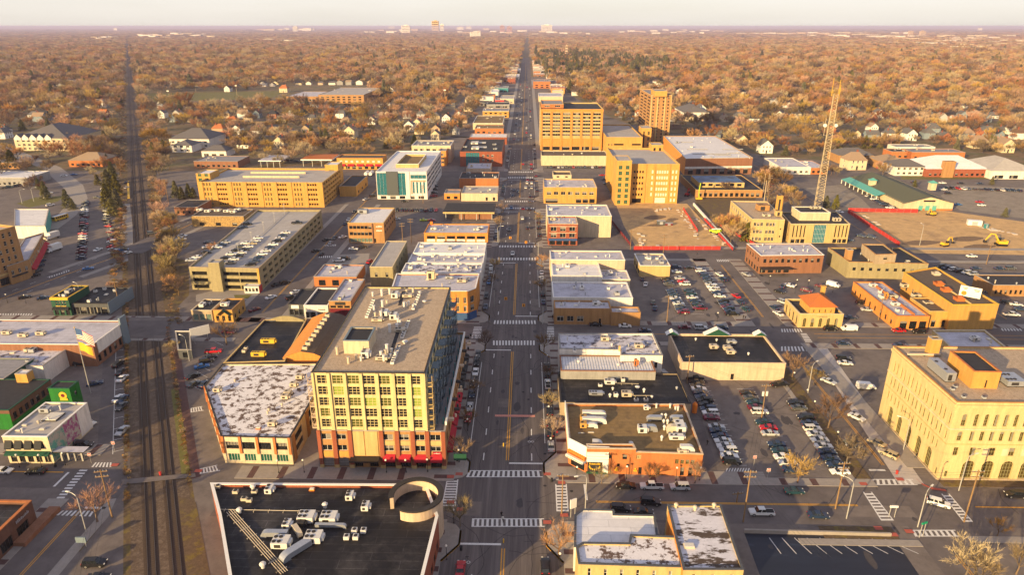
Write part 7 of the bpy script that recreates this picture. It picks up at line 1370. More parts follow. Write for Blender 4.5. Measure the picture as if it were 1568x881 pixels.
def flag(name,lab,z0,z1,L,mats,stripes_):
 m=MB();n=12;dz=(z1-z0)
 P=lambda u,v:(fx+.1+L*u*.93,fy-.25*L*u+.35*math.sin(u*7)*u,z1-dz*v-L*.30*u*u)
 rows_=13 if stripes_ else 1
 for i in range(n):
  for j in range(rows_):
   mi=0
   if stripes_:mi=2 if(i<n*.4 and j<7)else(0 if j%2==0 else 1)
   m.quad(P(i/n,(j+1)/rows_),P((i+1)/n,(j+1)/rows_),P((i+1)/n,j/rows_),P(i/n,j/rows_),mi=mi)
 t=tag(m.build(name,mats),lab,'flag')
flag('striped_flag','striped red and white flag with blue corner on the tall flagpole',18.2,21.8,6,['fence_red','white_trim','blue_awning'],True);flag('yellow_flag','plain yellow flag hanging below the striped flag',14.6,17.4,4.6,['yellow_paint'],False)
mx_,my_=at(1251,318);t=thing('lattice_mast','tall tan lattice radio mast rising behind the modern office','radio mast',(mx_,my_,0));HM=68
leg=lambda k,z:Vector(((2.9-1.3*z/HM)*math.cos(R(90+120*k)),(2.9-1.3*z/HM)*math.sin(R(90+120*k)),z))
for k in range(3):m=MB();m.tube([leg(k,0),leg(k,HM)],.16,5);m.build('mast_leg',['steel_tan'],t,off=(0,0,0))
for k in range(3):
 m=MB();z=0
 while z<HM-3.4:m.tube([leg(k,z),leg((k+1)%3,z+1.7)],.12,4);m.tube([leg((k+1)%3,z+1.7),leg(k,z+3.4)],.12,4);z+=3.4
 m.build('bracing',['steel_tan'],t,off=(0,0,0))
for x,y,z0,z1 in((-2.2,0,HM-1,HM+9),(1.8,0,HM-2,HM+8),(2.6,.5,HM-4,HM+5),(-3,0,44,54)):m=MB();m.tube([(x,y,z0),(x,y,z1)],.14,5);m.tube([(0,0,z0+.3),(x,y,z0+.3)],.09,4);m.build('antenna',['yellow_paint' if z1>60 else 'steel_tan'],t,off=(0,0,0))
for s in(-1,1):m=MB();m.tube([(s*3.2,-.6,50),(s*3.2,.4,50)],1.0,10);m.box(-3.2,-.1,49.9,3.2,.1,50.1);m.build('dish',['white_trim'],t,off=(0,0,0))
for px_,py_,h,lab in((1167,330,21,'thin antenna pole with side rods behind the cream office'),(682,166,24,'tall field light pole near the main street'),(53,138+24,20,'field light pole'),(260,158,17,'floodlight pole at the left end of the sports field'),(300,140,14,'floodlight pole behind the sports field'),(363,146,15,'floodlight pole at the right end of the sports field')):
 if lab=='field light pole':continue
 t=thing('light_mast',lab,'mast',(*at(px_,py_),0));m=MB();m.cyl(0,0,0,h,.25,.16,6);m.build('pole',['steel_tan'],t,off=(0,0,0));m=MB()
 if 'antenna' in lab:
  for s in(-1,1):m.tube([(s*1.2,0,h-7),(s*1.2,0,h+4)],.1,5);m.tube([(0,0,h-6),(s*1.2,0,h-6)],.07,4)
  m.build('antenna',['steel_tan'],t,off=(0,0,0));continue
 m.box(-1.6,-.2,h-.4,1.6,.2,h+1.0);m.build('lamp_bank',['globe'],t,off=(0,0,0))
# people
def person(px,py,ang,lab,top,legs,step=.35,z=.03):
 J={'pelvis':(0,0,.95),'chest':(.02,0,1.3),'neck':(.03,0,1.5),'head':(.05,0,1.66),'crown':(.05,0,1.78),'hl':(0,.1,.9),'kl':(step*.5,.1,.5),'al':(step*.7,.1,.08),'tl':(step*.7+.2,.1,.04),'hr':(0,-.1,.9),'kr':(-step*.1,-.1,.5),'ar':(-step*.8,-.1,.1),'tr':(-step*.8+.2,-.1,.04),'sl':(.02,.19,1.42),'el':(-.08,.25,1.14),'wl':(.06,.26,.9),'dl':(.1,.26,.8),'sr':(.02,-.19,1.42),'er':(.08,-.25,1.14),'wr':(.24,-.24,.98),'dr':(.3,-.23,.9)}
 rad=dict(pelvis=.15,chest=.17,neck=.07,head=.115,crown=.08,hl=.1,kl=.07,al=.05,tl=.045,hr=.1,kr=.07,ar=.05,tr=.045,sl=.08,el=.055,wl=.042,dl=.035,sr=.08,er=.055,wr=.042,dr=.035)
 E_=[('pelvis','chest'),('chest','neck'),('neck','head'),('head','crown'),('pelvis','hl'),('hl','kl'),('kl','al'),('al','tl'),('pelvis','hr'),('hr','kr'),('kr','ar'),('ar','tr'),('chest','sl'),('sl','el'),('el','wl'),('wl','dl'),('chest','sr'),('sr','er'),('er','wr'),('wr','dr')]
 ks=list(J);me=bpy.data.meshes.new('person');me.from_pydata([J[k]for k in ks],[(ks.index(a),ks.index(b))for a,b in E_],[]);o=bpy.data.objects.new('person',me);col.objects.link(o)
 o.modifiers.new('s','SKIN');o.modifiers.new('d','SUBSURF').levels=1;o.modifiers['d'].render_levels=1
 for k,v in zip(ks,me.skin_vertices[0].data):v.radius=(rad[k],rad[k]);v.use_root=k=='pelvis'
 dg=bpy.context.evaluated_depsgraph_get();m2=bpy.data.meshes.new_from_object(o.evaluated_get(dg));o.modifiers.clear();o.data=m2;m2.materials.clear()
 M('skin',(.42,.24,.16),.6,0,1);M('hair',(.03,.02,.015),.8,0,1)
 for n_ in(top,legs,'skin','hair'):m2.materials.append(MATS[n_])
 for q in m2.polygons:
  c=q.center;q.material_index=3 if c.z>1.7 or(c.z>1.6 and c.x<.02)else(2 if c.z>1.5 or(c.z<.92 and abs(c.y)>.19)else(0 if c.z>.93 else 1));q.use_smooth=True
 o.location=(*at(px,py,z),z);o.rotation_euler=(0,0,R(ang));tag(o,lab,'person')
M('coat_black',(.012,.012,.014),.9,0,1);M('coat_white',(.6,.58,.55),.9,0,1);M('denim',(.03,.04,.07),.9,0,1);M('coat_red',(.3,.02,.02),.9,0,1)
for a in((770,800,80,'person in white top and dark trousers crossing the near zebra','coat_white','coat_black'),(768,793,90,'person in black walking just ahead on the near zebra','coat_black','coat_black'),(726,519,180,'person in black on the side zebra by the lofts','coat_black','denim'),(1402,702,-60,'person in dark coat on the stone office pavement','coat_black','denim'),(1094,417,-80,'person in black walking beside the upper lot kerb','coat_black','denim'),(1138,489,90,'person in dark clothes at the pale paved corner','coat_black','coat_black'),(1141,490,90,'person in blue trousers at the pale paved corner','coat_black','denim'),(1083,682,200,'person in black standing by the cinema side row','coat_black','coat_black'),(846,489,60,'person in black at the orange brick shop corner','coat_black','denim'),(853,668,90,'person in red by the cinema entrance','coat_red','denim'),(1067,391,0,'person in dark clothes at the head of the upper lot','coat_black','denim')):person(*a,z=.13 if 'pavement' in a[3]or 'corner' in a[3]or 'entrance' in a[3]else .03)
# trees
crowns=bpy.data.collections.new('tree_crowns');col.children.link(crowns)
def grow_tree(seed,h,spread,fine,tw,fl,dens=1.0):
 """bare tree: trunk mesh and a crown mesh of limbs, branches and many fine twigs"""
 r=random.Random(seed);tr,cr=MB(),MB()
 def twig(p,d,L,w):
  s=d.cross(Vector((r.uniform(-1,1),r.uniform(-1,1),r.uniform(-1,1)))).normalized()*w;q=p+d*L
  cr.quad(p-s,p+s,q+s*.35,q-s*.35)
 def rnd(d,k):return(d+Vector((r.uniform(-1,1),r.uniform(-1,1),r.uniform(-.55,1)))*k).normalized()
 def branch(p,d,L,rad,lv):
  m=p+d*L*.5+Vector((r.uniform(-1,1),r.uniform(-1,1),0))*L*.06;q=p+d*L;cr.tube([p,m,q],[rad,rad*.8,rad*.55],4 if lv<3 else 3,mi=1,cap=False)
  if lv>=3:
   for i in range(fine):
    t=r.uniform(.2,1);b_=p.lerp(q,t);twig(b_,rnd(d,.75),fl*r.uniform(.6,1.3),tw)
   return
  for i in range((5,5,4)[lv-1]if dens>=1 else 4):
   t=r.uniform(.35,1.0);b_=m.lerp(q,max(0,t*2-1))if t>.5 else p.lerp(m,t*2)
   branch(b_,rnd(d+Vector((0,0,.12)),(.62,.7,.75)[lv-1]),L*r.uniform(.55,.78),rad*.5,lv+1)
 hb=h*.26;tr.tube([(0,0,0),(0,0,.4),(.1,.05,hb*.6),(.0,.12,hb)],[h*.026,h*.02,h*.017,h*.015],7)
 n=7
 for i in range(n):
  a=2*math.pi*i/n+r.uniform(-.3,.3);tilt=r.uniform(.45,1.05)if i else .1;d=Vector((math.cos(a)*math.sin(tilt)*spread,math.sin(a)*math.sin(tilt)*spread,math.cos(tilt))).normalized()
  branch(Vector((0,.1,hb*r.uniform(.75,1))),d,h*r.uniform(.27,.36),h*.009,1)
 return tr.mesh('trunk',['bark']),cr.mesh('crown',['twig','bark'])
def conifer(seed,h,w):
 r=random.Random(seed);tr,cr=MB(),MB();tr.tube([(0,0,0),(0,0,h*.95)],[h*.02,.03],6)
 n=int(h*9)
 for i in range(n):
  t=(i/n)**.8;z=h*(.08+.9*t);R_=w*(1-t)**.8*r.uniform(.75,1.15)+.25
  for k in range(3):
   a=r.uniform(0,6.283);d=Vector((math.cos(a),math.sin(a),r.uniform(-.45,-.05)));p=Vector((0,0,z));q=p+d*R_
   for j in range(7):
    b_=p.lerp(q,r.uniform(.25,1));s=Vector((r.uniform(-1,1),r.uniform(-1,1),r.uniform(-.4,.4))).normalized()*.55;e=Vector((r.uniform(-1,1),r.uniform(-1,1),r.uniform(-.3,.6))).normalized()*.5
    cr.quad(b_-s,b_+e,b_+s,b_-e*.7)
 return tr.mesh('trunk',['bark']),cr.mesh('crown',['needle'])
BARE=[grow_tree(20+i,13.5,.95+.18*(i%3),6,.055,1.35)for i in range(4)]
STREET=[grow_tree(60+i,9.5,1.0,5,.022,.95)for i in range(3)]
FIR=[conifer(5,14,4.3),conifer(6,11,4.4)]
def tree(meshes,x,y,s,rz,name,label,cat='tree',group=None,first=False,sz=1.0):
 t=thing(name,label,cat,(x,y,0),rz,group);t.scale=(s,s,s*sz);ob('trunk',meshes[0],t)
 c=bpy.data.objects.new('crown',meshes[1]);(crowns if first else col).objects.link(c);c.parent=t;return t
rt_=random.Random(99)
def inpoly(p,poly):
 x,y=p;c=False
 for i in range(len(poly)):
  (x0,y0),(x1,y1)=poly[i-1],poly[i]
  if(y0>y)!=(y1>y)and x<(x1-x0)*(y-y0)/(y1-y0)+x0:c=not c
 return c
FIELD=G((222,143),(445,138),(440,158),(300,166),(222,160));ZONES=[TOWN,FIELD]
BRUSH=[(G((112,238),(188,214),(186,300),(150,285),(128,262)),22),(G((214,212),(262,205),(262,236),(262,300),(232,330),(224,300)),34),(G((236,335),(262,330),(272,395),(262,440),(262,480),(252,478),(246,400)),22),(G((376,215),(520,205),(515,232),(440,234),(372,238)),46),(G((586,205),(628,215),(628,226),(590,232)),10),(G((1060,246),(1160,246),(1175,262),(1060,266)),0),(G((1155,268),(1200,268),(1235,320),(1180,330)),26),(G((1268,222),(1380,218),(1370,228),(1280,230)),30),(G((1180,234),(1290,228),(1290,238),(1190,241)),20),(G((1340,262),(1365,258),(1380,268),(1350,270)),6),(G((1268,264),(1290,268),(1290,275),(1255,270)),6),(G((1420,222),(1590,224),(1590,243),(1500,240)),34),(G((1045,195),(1180,215),(1180,236),(1100,205)),24),(G((0,232),(60,250),(20,262),(-30,255)),8),(G((50,285),(110,300),(70,330),(40,300)),5),(G((1080,335),(1122,345),(1150,372),(1112,374)),8),(G((200,520),(206,520),(190,640),(186,640)),0),(G((316,800),(330,900),(300,900),(290,800)),0),(G((700,165),(735,165),(722,203),(690,205)),14),(G((930,165),(985,190),(985,205),(935,180)),14)]
OPEN=[G((20,198),(110,206),(112,245),(-20,245)),G((250,200),(330,204),(370,262),(250,262)),G((405,132),(562,130),(580,168),(405,160)),G((1180,235),(1600,235),(1700,300),(1180,300)),G((985,205),(1040,205),(1040,222),(985,222)),G((1360,218),(1490,222),(1490,242),(1360,240))]
def clear(x,y):
 if inpoly((x,y),TOWN)or inpoly((x,y),FIELD):return False
 for o in OPEN:
  if inpoly((x,y),o):return False
 if-50<x<46 and y<1050 or-42<x<40 and y<2000 or-24<x<17:return False
 q=Vector((x,y))-RA
 if abs(q.dot(RN))<11 and q.dot(RD)<9000:return False
 for a,b,c,d in STREETS:
  if a-1<x<c+1 and b-1<y<d+1:return False
 return True
hf=math.tan(math.atan(784/FPX))*1.06
def inview(x,y,m=20):
 Rr=x*_cy+y*_sy;F=-x*_sy+y*_cy
 return F>0 and abs(Rr)<F*hf/_cp+m
rh0=random.Random(32)
hs=[]
for yy in(700,830,980,1150,1340,1600,1900,2300,2800,3400):
 for off in(-15,22):
  x=-2400
  while x<2400:
   y=yy+off+(20 if x>0 else 0)+rh0.uniform(-3,3);x+=rh0.uniform(15,24)
   q=Vector((x,y))-RA
   if inview(x,y,0)and not inpoly((x,y),TOWN)and not inpoly((x,y),FIELD)and abs(x+4)>60 and abs(q.dot(RN))>24 and all(not inpoly((x,y),o)for o in OPEN)and rh0.random()<(.62 if yy<1400 else .3):hs.append((x,y))
hs.sort(key=lambda p:p[1]);HASH={}
for h_ in hs:HASH.setdefault((int(h_[0]//30),int(h_[1]//30)),[]).append(h_)
def fronts(x,y):
 i,j=int(x//30),int(y//30)
 return any(abs(hx-x)<8.5 and-24<y-hy<9 for a in(-1,0,1)for b in(-1,0,1)for hx,hy in HASH.get((i+a,j+b),()))
far_hs=hs[235:];hs=hs[:235]
PINES=G((815,122),(930,113),(1010,120),(1040,100),(900,83),(820,82))
pts=[]
def band(y0,y1,step,s0,s1,fz=1.0,p=1.0):
 y=y0
 while y<y1:
  hw=y*hf/_cp*1.02+60;x=-hw
  while x<hw:
   a,b=x+rt_.uniform(-.48,.48)*step,y+rt_.uniform(-.48,.48)*step
   if rt_.random()<p and inview(a,b)and clear(a,b)and not(fronts(a,b)and rt_.random()<.85):
    pn=inpoly((a,b),PINES);ev=rt_.random()<(.7 if pn else .04);s=rt_.uniform(s0,s1)*(1.25 if rt_.random()<.12 else 1)
    pts.append((a,b,s,s*rt_.uniform(.85,1.1)*fz,4+rt_.randrange(2)if ev else rt_.randrange(4)))
   x+=step
  y+=step
band(300,900,15,.6,1.5,1,.7);band(900,1700,15.5,.7,1.75,1,.9);band(1700,3200,19,.95,2.1,.92);band(3200,6500,26,1.6,2.4,.62);band(6500,13000,60,3.4,5.2,.30);band(13000,30000,150,8,13,.13)
pts.sort(key=lambda q:math.hypot(q[0],q[1]))
NAMED=[(704,703,.85,0,'bare kerb tree by the map board at the loft corner'),(743,538,.95,0,'dark bare tree on the loft side of the second crossing'),(727,606,.7,0,'thin bare tree on the pavement below the loft terraces'),(718,652,.7,0,'thin bare tree near the red awnings'),(705,806,.95,0,'bare tree in the ring store corner plaza'),(752,440,.8,0,'bare tree before the orange corner block'),(757,414,.8,0,'bare tree beside the pale shop roofs'),(763,352,.95,0,'bare tree beside the orange market'),(768,328,.9,0,'golden bare tree before the drive-through canopy'),(833,540,.95,0,'dark bare tree on the shop side of the second crossing'),(838,585,.75,0,'thin bare tree across from the lofts'),(841,628,.75,0,'thin bare tree by the green bordered shop'),(845,672,.85,0,'bare tree with lights near the cinema marquee'),(856,855,1.05,0,'bare tree at the white corner shop plaza'),(829,447,.8,0,'bare tree at the ribbed lavender shop'),(829,410,.85,0,'bare tree by the third crossing'),(825,345,.9,0,'golden bare tree in front of the red brick shop'),(921,741,.6,0,'small bare tree by the black sedan'),(995,738,.65,0,'small bare tree by the white pickup'),(1064,741,.7,0,'small bare tree at the cinema back corner'),(347,528,1.15,0,'round bare tree on the island by the angled bays'),(149,800,1.15,0,'bare tree at the railway street corner'),(1213,578,.85,1,'golden bare tree beside the beige wall'),(1246,590,.55,1,'small golden tree under the white lamp'),(1268,656,.95,1,'golden bare tree halfway along the verge'),(1296,712,.8,1,'golden bare tree at the near end of the verge'),(1221,740,.8,1,'orange bare tree by the cinema lot exit'),(1478,884,.85,1,'yellow lit bare tree at the lower zebra'),(1556,880,.9,0,'dark bare tree at the stone crossing garden'),(1527,822,.6,0,'small grey tree on the verge below the stone office'),(1118,375,1.1,1,'golden tree against the cream office'),(1106,352,.8,1,'golden tree at the red fenced garden'),(1113,300,.9,1,'golden tree in front of the library'),(1118,268,.85,0,'bare tree before the white band hall'),(1196,318,1.0,0,'dark bare tree beside the library'),(1216,322,.9,0,'dark bare tree by the mast foot'),(1180,312,.8,0,'dark bare tree right of the library'),(334,398,.85,1,'brown bush like tree beside the olive deck'),(274,452,.9,1,'orange tree by the olive car park wall'),(258,432,.7,1,'low orange tree by the tracks'),(240,268,1.05,1,'big golden tree right of the tracks'),(232,240,.9,1,'golden tree behind the big golden tree'),(250,300,.8,1,'brown tree right of the tracks'),(243,315,.7,1,'brown tree at the trackside lamp'),(236,285,.7,1,'tree leaning over the track'),(268,540,.45,1,'small orange shrub by the signal hut'),(268,395,.6,1,'olive shrub below the level crossing'),(250,425,.6,1,'shrubby tree on the railway bank'),(1500,895,.7,1,'yellow tree near the lower street')]
CON=[(166,318,1.1,'evergreen at the station lot, nearest the platform'),(174,330,1.0,'evergreen standing closest to the station cars'),(181,322,1.0,'evergreen beside the yellow platform edge'),(171,300,1.15,'tall evergreen in the middle of the trackside clump'),(180,300,1.05,'evergreen behind the parked navy car'),(166,285,1.1,'evergreen at the far end of the trackside clump'),(174,278,1.05,'evergreen rising at the back of the trackside clump'),(150,283,.7,'small evergreen left of the trackside clump'),(104,318,.85,'evergreen on the island by the station lot'),(112,321,.65,'small evergreen on the island by the station lot'),(60,290,.6,'dark evergreen by the looping lane'),(279,305,.75,'dark evergreen beside the yellow car park'),(290,303,.7,'second dark evergreen beside the yellow car park'),(297,303,.65,'small dark evergreen at the yellow car park corner'),(270,302,.8,'dark round evergreen by the blue mural building'),(1264,318,.7,'dark evergreen at the gravel yard'),(1279,320,.65,'second dark evergreen at the gravel yard'),(1538,332,.5,'round shrub on the kerbed island of the market lot'),(277,175,1.3,'tall lone evergreen left of the sports field trees'),(35,200,1.1,'olive evergreen behind the cream apartment house'),(1518,283,.45,'yellow shrub by the pale hall'),(1400,283+3,.45,'yellow shrub before the church hall')]
used=set()
for i,(a,b,s,k,lab)in enumerate(NAMED):
 ms=STREET[i%3]if k==0 else BARE[i%4];x,y=at(a,b);first=k==1 and(i%4)not in used
 if first:used.add(i%4)
 tree(ms,x,y,s*(1.0 if k==0 else .9),rt_.uniform(0,6),'bare_tree',lab,'tree','bare trees along the streets',first)
for i,(a,b,s,lab)in enumerate(CON):
 x,y=at(a,b);first=(4+i%2)not in used;used.add(4+i%2);tree(FIR[i%2],x,y,s,rt_.uniform(0,6),'evergreen_tree',lab,'tree','evergreens of the town',first)
assert used>=set(range(6)),used
bq_=[]
for poly,n in BRUSH:
 xs_,ys_=[p[0]for p in poly],[p[1]for p in poly];c=0
 for _ in range(n*30):
  x,y=rt_.uniform(min(xs_),max(xs_)),rt_.uniform(min(ys_),max(ys_));q=Vector((x,y))-RA
  if c<n and inpoly((x,y),poly)and not(-8<q.dot(RN)<8.5):s_=rt_.uniform(.5,1.05);bq_.append((x,y,s_,s_,4+rt_.randrange(2)if rt_.random()<.1 else rt_.randrange(4)));c+=1
pts=bq_+pts
n_ind=300-len(NAMED)-len(CON)
def zone(x,y):
 q=Vector((x,y))-RA
 return 'beyond the railway' if q.dot(RN)<0 else('between the railway and the main street' if x<-4 else 'on the far side of the main street')
for(x,y,s,sz,k)in pts[:n_ind]:
 z_=zone(x,y)
 if k<4:tree(BARE[k],x,y,s,rt_.uniform(0,6),'bare_tree','bare russet tree among the houses '+z_,'tree','bare suburb trees '+z_,False,sz/s)
 else:tree(FIR[k-4],x,y,s,rt_.uniform(0,6),'evergreen_tree','green conifer among the houses '+z_,'tree','suburb conifers '+z_,False,sz/s)
rest=pts[n_ind:]
for i in range(1500):
 s_=rt_.uniform(5,1500)if i%2 else rt_.uniform(5,340);t_=rt_.choice([rt_.uniform(-13,-7.2)if s_>150 else rt_.uniform(-7.3,-6.4),rt_.uniform(6.3,7.2)if s_<112 else rt_.uniform(7,12)]);x,y=RL(s_,t_);k_=rt_.uniform(.05,.13)if s_<150 else rt_.uniform(.08,.3);rest.append((x,y,k_,k_*.8,rt_.randrange(4)))
me=bpy.data.meshes.new('woodland');me.from_pydata([(x,y,0)for x,y,*_ in rest],[],[])
order={c.name:i for i,c in enumerate(sorted(crowns.objects,key=lambda o:o.name))}
mesh_idx={c.data.name:order[c.name]for c in crowns.objects}
idx={k:mesh_idx[(BARE[k]if k<4 else FIR[k-4])[1].name]for k in range(6)}
for nm_,ty in(('scl','FLOAT_VECTOR'),('rot','FLOAT_VECTOR'),('pick','INT')):me.attributes.new(nm_,ty,'POINT')
me.attributes['scl'].data.foreach_set('vector',[v for q in rest for v in(q[2],q[2],q[3])])
me.attributes['rot'].data.foreach_set('vector',[v for q in rest for v in(0,0,rt_.uniform(0,6.28))])
me.attributes['pick'].data.foreach_set('value',[idx[q[4]]for q in rest])
wood=tag(bpy.data.objects.new('woodland',me),'endless bare russet woodland of suburb trees out to the horizon',kind='stuff');col.objects.link(wood)
gn=bpy.data.node_groups.new('scatter','GeometryNodeTree');gn.interface.new_socket('Geometry',in_out='INPUT',socket_type='NodeSocketGeometry');gn.interface.new_socket('Geometry',in_out='OUTPUT',socket_type='NodeSocketGeometry')
gi,go=gn.nodes.new('NodeGroupInput'),gn.nodes.new('NodeGroupOutput');ip=gn.nodes.new('GeometryNodeInstanceOnPoints');ci=gn.nodes.new('GeometryNodeCollectionInfo')
ci.inputs['Collection'].default_value=crowns;ci.inputs['Separate Children'].default_value=True;ci.inputs['Reset Children'].default_value=True
def na(nm_,ty):n=gn.nodes.new('GeometryNodeInputNamedAttribute');n.data_type=ty;n.inputs['Name'].default_value=nm_;return n.outputs['Attribute']
gn.links.new(gi.outputs[0],ip.inputs['Points']);gn.links.new(ci.outputs[0],ip.inputs['Instance']);ip.inputs['Pick Instance'].default_value=True
gn.links.new(na('pick','INT'),ip.inputs['Instance Index']);gn.links.new(na('rot','FLOAT_VECTOR'),ip.inputs['Rotation']);gn.links.new(na('scl','FLOAT_VECTOR'),ip.inputs['Scale']);gn.links.new(ip.outputs[0],go.inputs[0])
wood.modifiers.new('scatter','NODES').node_group=gn
# houses
def objmat(name,rough):
 m=M(name,(1,1,1),rough,.12,.8,objcol=True);return name
objmat('house_wall',.85);objmat('house_roof',.92)
def house_proto(w,d,h,style):
 ps=[];m=MB();hw,hd=w/2,d/2;rg=h+min(w,d)*.42
 m.box(-hw,-hd,0,hw,hd,h,0,bot=False)
 if style=='x':m.quad((-hw,-hd,h),(hw,-hd,h),(0,-hd,rg));m.quad((hw,hd,h),(-hw,hd,h),(0,hd,rg))
 elif style=='y':m.quad((hw,-hd,h),(hw,hd,h),(hw,0,rg));m.quad((-hw,hd,h),(-hw,-hd,h),(-hw,0,rg))
 ps.append(('wall',m,['house_wall']));r=MB();o=.45
 if style=='x':
  r.quad((-hw-o,-hd-o,h-.2),(0,-hd-o,rg+.1),(0,hd+o,rg+.1),(-hw-o,hd+o,h-.2));r.quad((0,-hd-o,rg+.1),(hw+o,-hd-o,h-.2),(hw+o,hd+o,h-.2),(0,hd+o,rg+.1))
 elif style=='y':
  r.quad((-hw-o,-hd-o,h-.2),(hw+o,-hd-o,h-.2),(hw+o,0,rg+.1),(-hw-o,0,rg+.1));r.quad((-hw-o,0,rg+.1),(hw+o,0,rg+.1),(hw+o,hd+o,h-.2),(-hw-o,hd+o,h-.2))
 else:
  k=hw*.45;A,B_=(-k,0,rg),(k,0,rg);c=[(-hw-o,-hd-o,h-.1),(hw+o,-hd-o,h-.1),(hw+o,hd+o,h-.1),(-hw-o,hd+o,h-.1)]
  r.quad(c[0],c[1],B_,A);r.quad(c[1],c[2],B_);r.quad(c[2],c[3],A,B_);r.quad(c[3],c[0],A)
 ps.append(('roof',r,['house_roof']));ch=MB();ch.box(hw*.3,hd*.2,h,hw*.3+.8,hd*.2+.8,rg+.9);ps.append(('chimney',ch,['brick_red']));dm=MB();dm.box(-.5,-hd-.06,.1,.5,-hd-.005,2.3);ps.append(('door',dm,['frame_dark']))
 wn=[]
 for f in range(2 if h>4 else 1):
  for x in((-hw*.55,hw*.55)if f==0 else(-hw*.5,0,hw*.5)):wn.append((x-.5,-hd-.04,1.0+2.8*f,0))
  wn.append((-hw-.04,.5,1.0+2.8*f,-math.pi/2));wn.append((hw+.04,-.5,1.0+2.8*f,math.pi/2))
 return[(a,b.mesh('house_'+a,c))for a,b,c in ps],wn
HP=[house_proto(8.5,11,5.6,'x'),house_proto(11,8.5,3.3,'y'),house_proto(10.5,9.5,5.4,'h'),house_proto(7.5,10,5.8,'x'),house_proto(12,9,3.2,'h')]
WC={'white':(.72,.70,.66),'cream':(.60,.50,.34),'pale grey':(.42,.42,.42),'brick':(.30,.12,.07),'tan':(.40,.30,.20),'slate blue':(.20,.25,.29)}
RC={'grey':(.12,.115,.115),'brown':(.14,.085,.055),'dark':(.035,.035,.04),'tan':(.30,.21,.14),'orange':(.40,.14,.05)}
def house(x,y,rz,k,wc,rc2,lab,group,s=1.0):
 t=thing('house',lab,'house',(x,y,0),rz,group);t.scale=(s,)*3
 for nm_,me_ in HP[k][0]:
  o=ob(nm_,me_,t);o.color=(*(WC[wc]if nm_=='wall' else RC[rc2]),1)
 for wx,wy,wz,a in HP[k][1]:ob('window',win_mesh(1.0,1.5,'house',False),t,(wx,wy,wz),a)
rh=random.Random(31)
HN=[(1170,233,0,'white','grey','white gabled house at the trees behind the solar roof',1.25),(1135,221,0,'cream','tan','cream house beside the white gabled house',1),(1056,178,2,'white','grey','big white house with many gables right of the tower',1.6),(1072,174,0,'white','grey','white house with steep gable right of the tower',1.3),(538,210,0,'cream','tan','house with tan steep gable near the orange shop row',1.3),(515,226,2,'cream','orange','house with orange hip roof near the orange shop row',1.1),(607,218,1,'cream','tan','wide tan roofed house behind the glass office',1.2),(627,200,0,'white','grey','white house with two gables behind the glass office',1.2),(640,195,0,'cream','tan','cream house next to the white two gabled house',1.1),(570,190,0,'white','grey','white house left of the suburb street',1),(545,178,2,'slate blue','grey','slate blue house left of the suburb street',1.2),(600,143,0,'white','dark','white house with dark roof near the school',1.2),(703,184,0,'white','tan','white house left of the tan roofed hall',1.2),(717,170,2,'cream','brown','cream hipped house left of the gabled row',1.1),(718,157,2,'cream','tan','pale house by the evergreens near the main street',1),(430,226,0,'cream','grey','cream gabled house behind the yellow car park',1.2),(375,226,1,'white','dark','low white house behind the brick office',1),(72,184,2,'slate blue','dark','slate blue house behind the cream apartment house',1.2),(1305,258,2,'cream','tan','cream two tiered hip roofed house beside the motel',1.4),(1390,190+24,0,'white','grey','white house with tall gable behind the orange school',1.2),(1425,205,2,'slate blue','grey','pale blue house in the right hand trees',1.2),(1548,205,0,'white','dark','white and dark house at the far right trees',1.2),(1535,232,0,'cream','tan','cream house beside the pale hall',1.3),(1495,226,2,'cream','tan','cream house next to the orange school',1.2),(436,141,2,'cream','orange','cream house with orange roof behind the sports field',1.3),(350,140,0,'white','dark','white house row end behind the sports field',1.1),(525,200,1,'tan','brown','tan low house near the suburb street',1),(668,205,0,'tan','brown','tan house by the apartment block',1.1),(594,182,0,'cream','grey','pale gabled house in the middle left trees',1.1),(680,160,1,'cream','orange','cream low house in the middle left trees',1)]
for a,b,k,wc,rc2,lab,s in HN:x,y=at(a,b);house(x,y,rh.uniform(-.06,.06),k,wc,rc2,lab,None,s)
fm=MB();FW=['far_white','cream_pale','grey_wall','far_tan','white_wall'];FR=['shingle_grey','shingle_brown','roof_charcoal','shingle_tan']
M('far_white',(.72,.66,.58),.8,.08,.02);M('far_tan',(.50,.36,.25),.8,.08,.02)
for x,y in far_hs:
 w,d,h=rh.uniform(4,6.5),rh.uniform(4,6),rh.choice([3.5,5.8]);a_=rh.randrange(5);b_=5+rh.randrange(4);z=h+3;fm.box(x-w,y-d,0,x+w,y+d,h,a_,bot=False)
 if rh.random()<.5:fm.quad((x-w,y-d,h),(x+w,y-d,h),(x,y-d,z),mi=a_);fm.quad((x-w-.4,y-d-.4,h),(x,y-d-.4,z),(x,y+d,z),(x-w-.4,y+d,h),mi=b_);fm.quad((x,y-d-.4,z),(x+w+.4,y-d-.4,h),(x+w+.4,y+d,h),(x,y+d,z),mi=b_)
 else:fm.quad((x-w-.4,y-d-.4,h),(x+w+.4,y-d-.4,h),(x+w,y,z),(x-w,y,z),mi=b_);fm.quad((x-w,y,z),(x+w,y,z),(x+w,y+d,h),(x-w,y+d,h),mi=b_);fm.quad((x-w,y-d,h),(x-w,y,z),(x-w,y+d,h),mi=a_);fm.quad((x+w,y-d,h),(x+w,y+d,h),(x+w,y,z),mi=a_)
tag(fm.build('suburb_housing',FW+FR),'far suburb houses scattered through the woodland',kind='stuff')
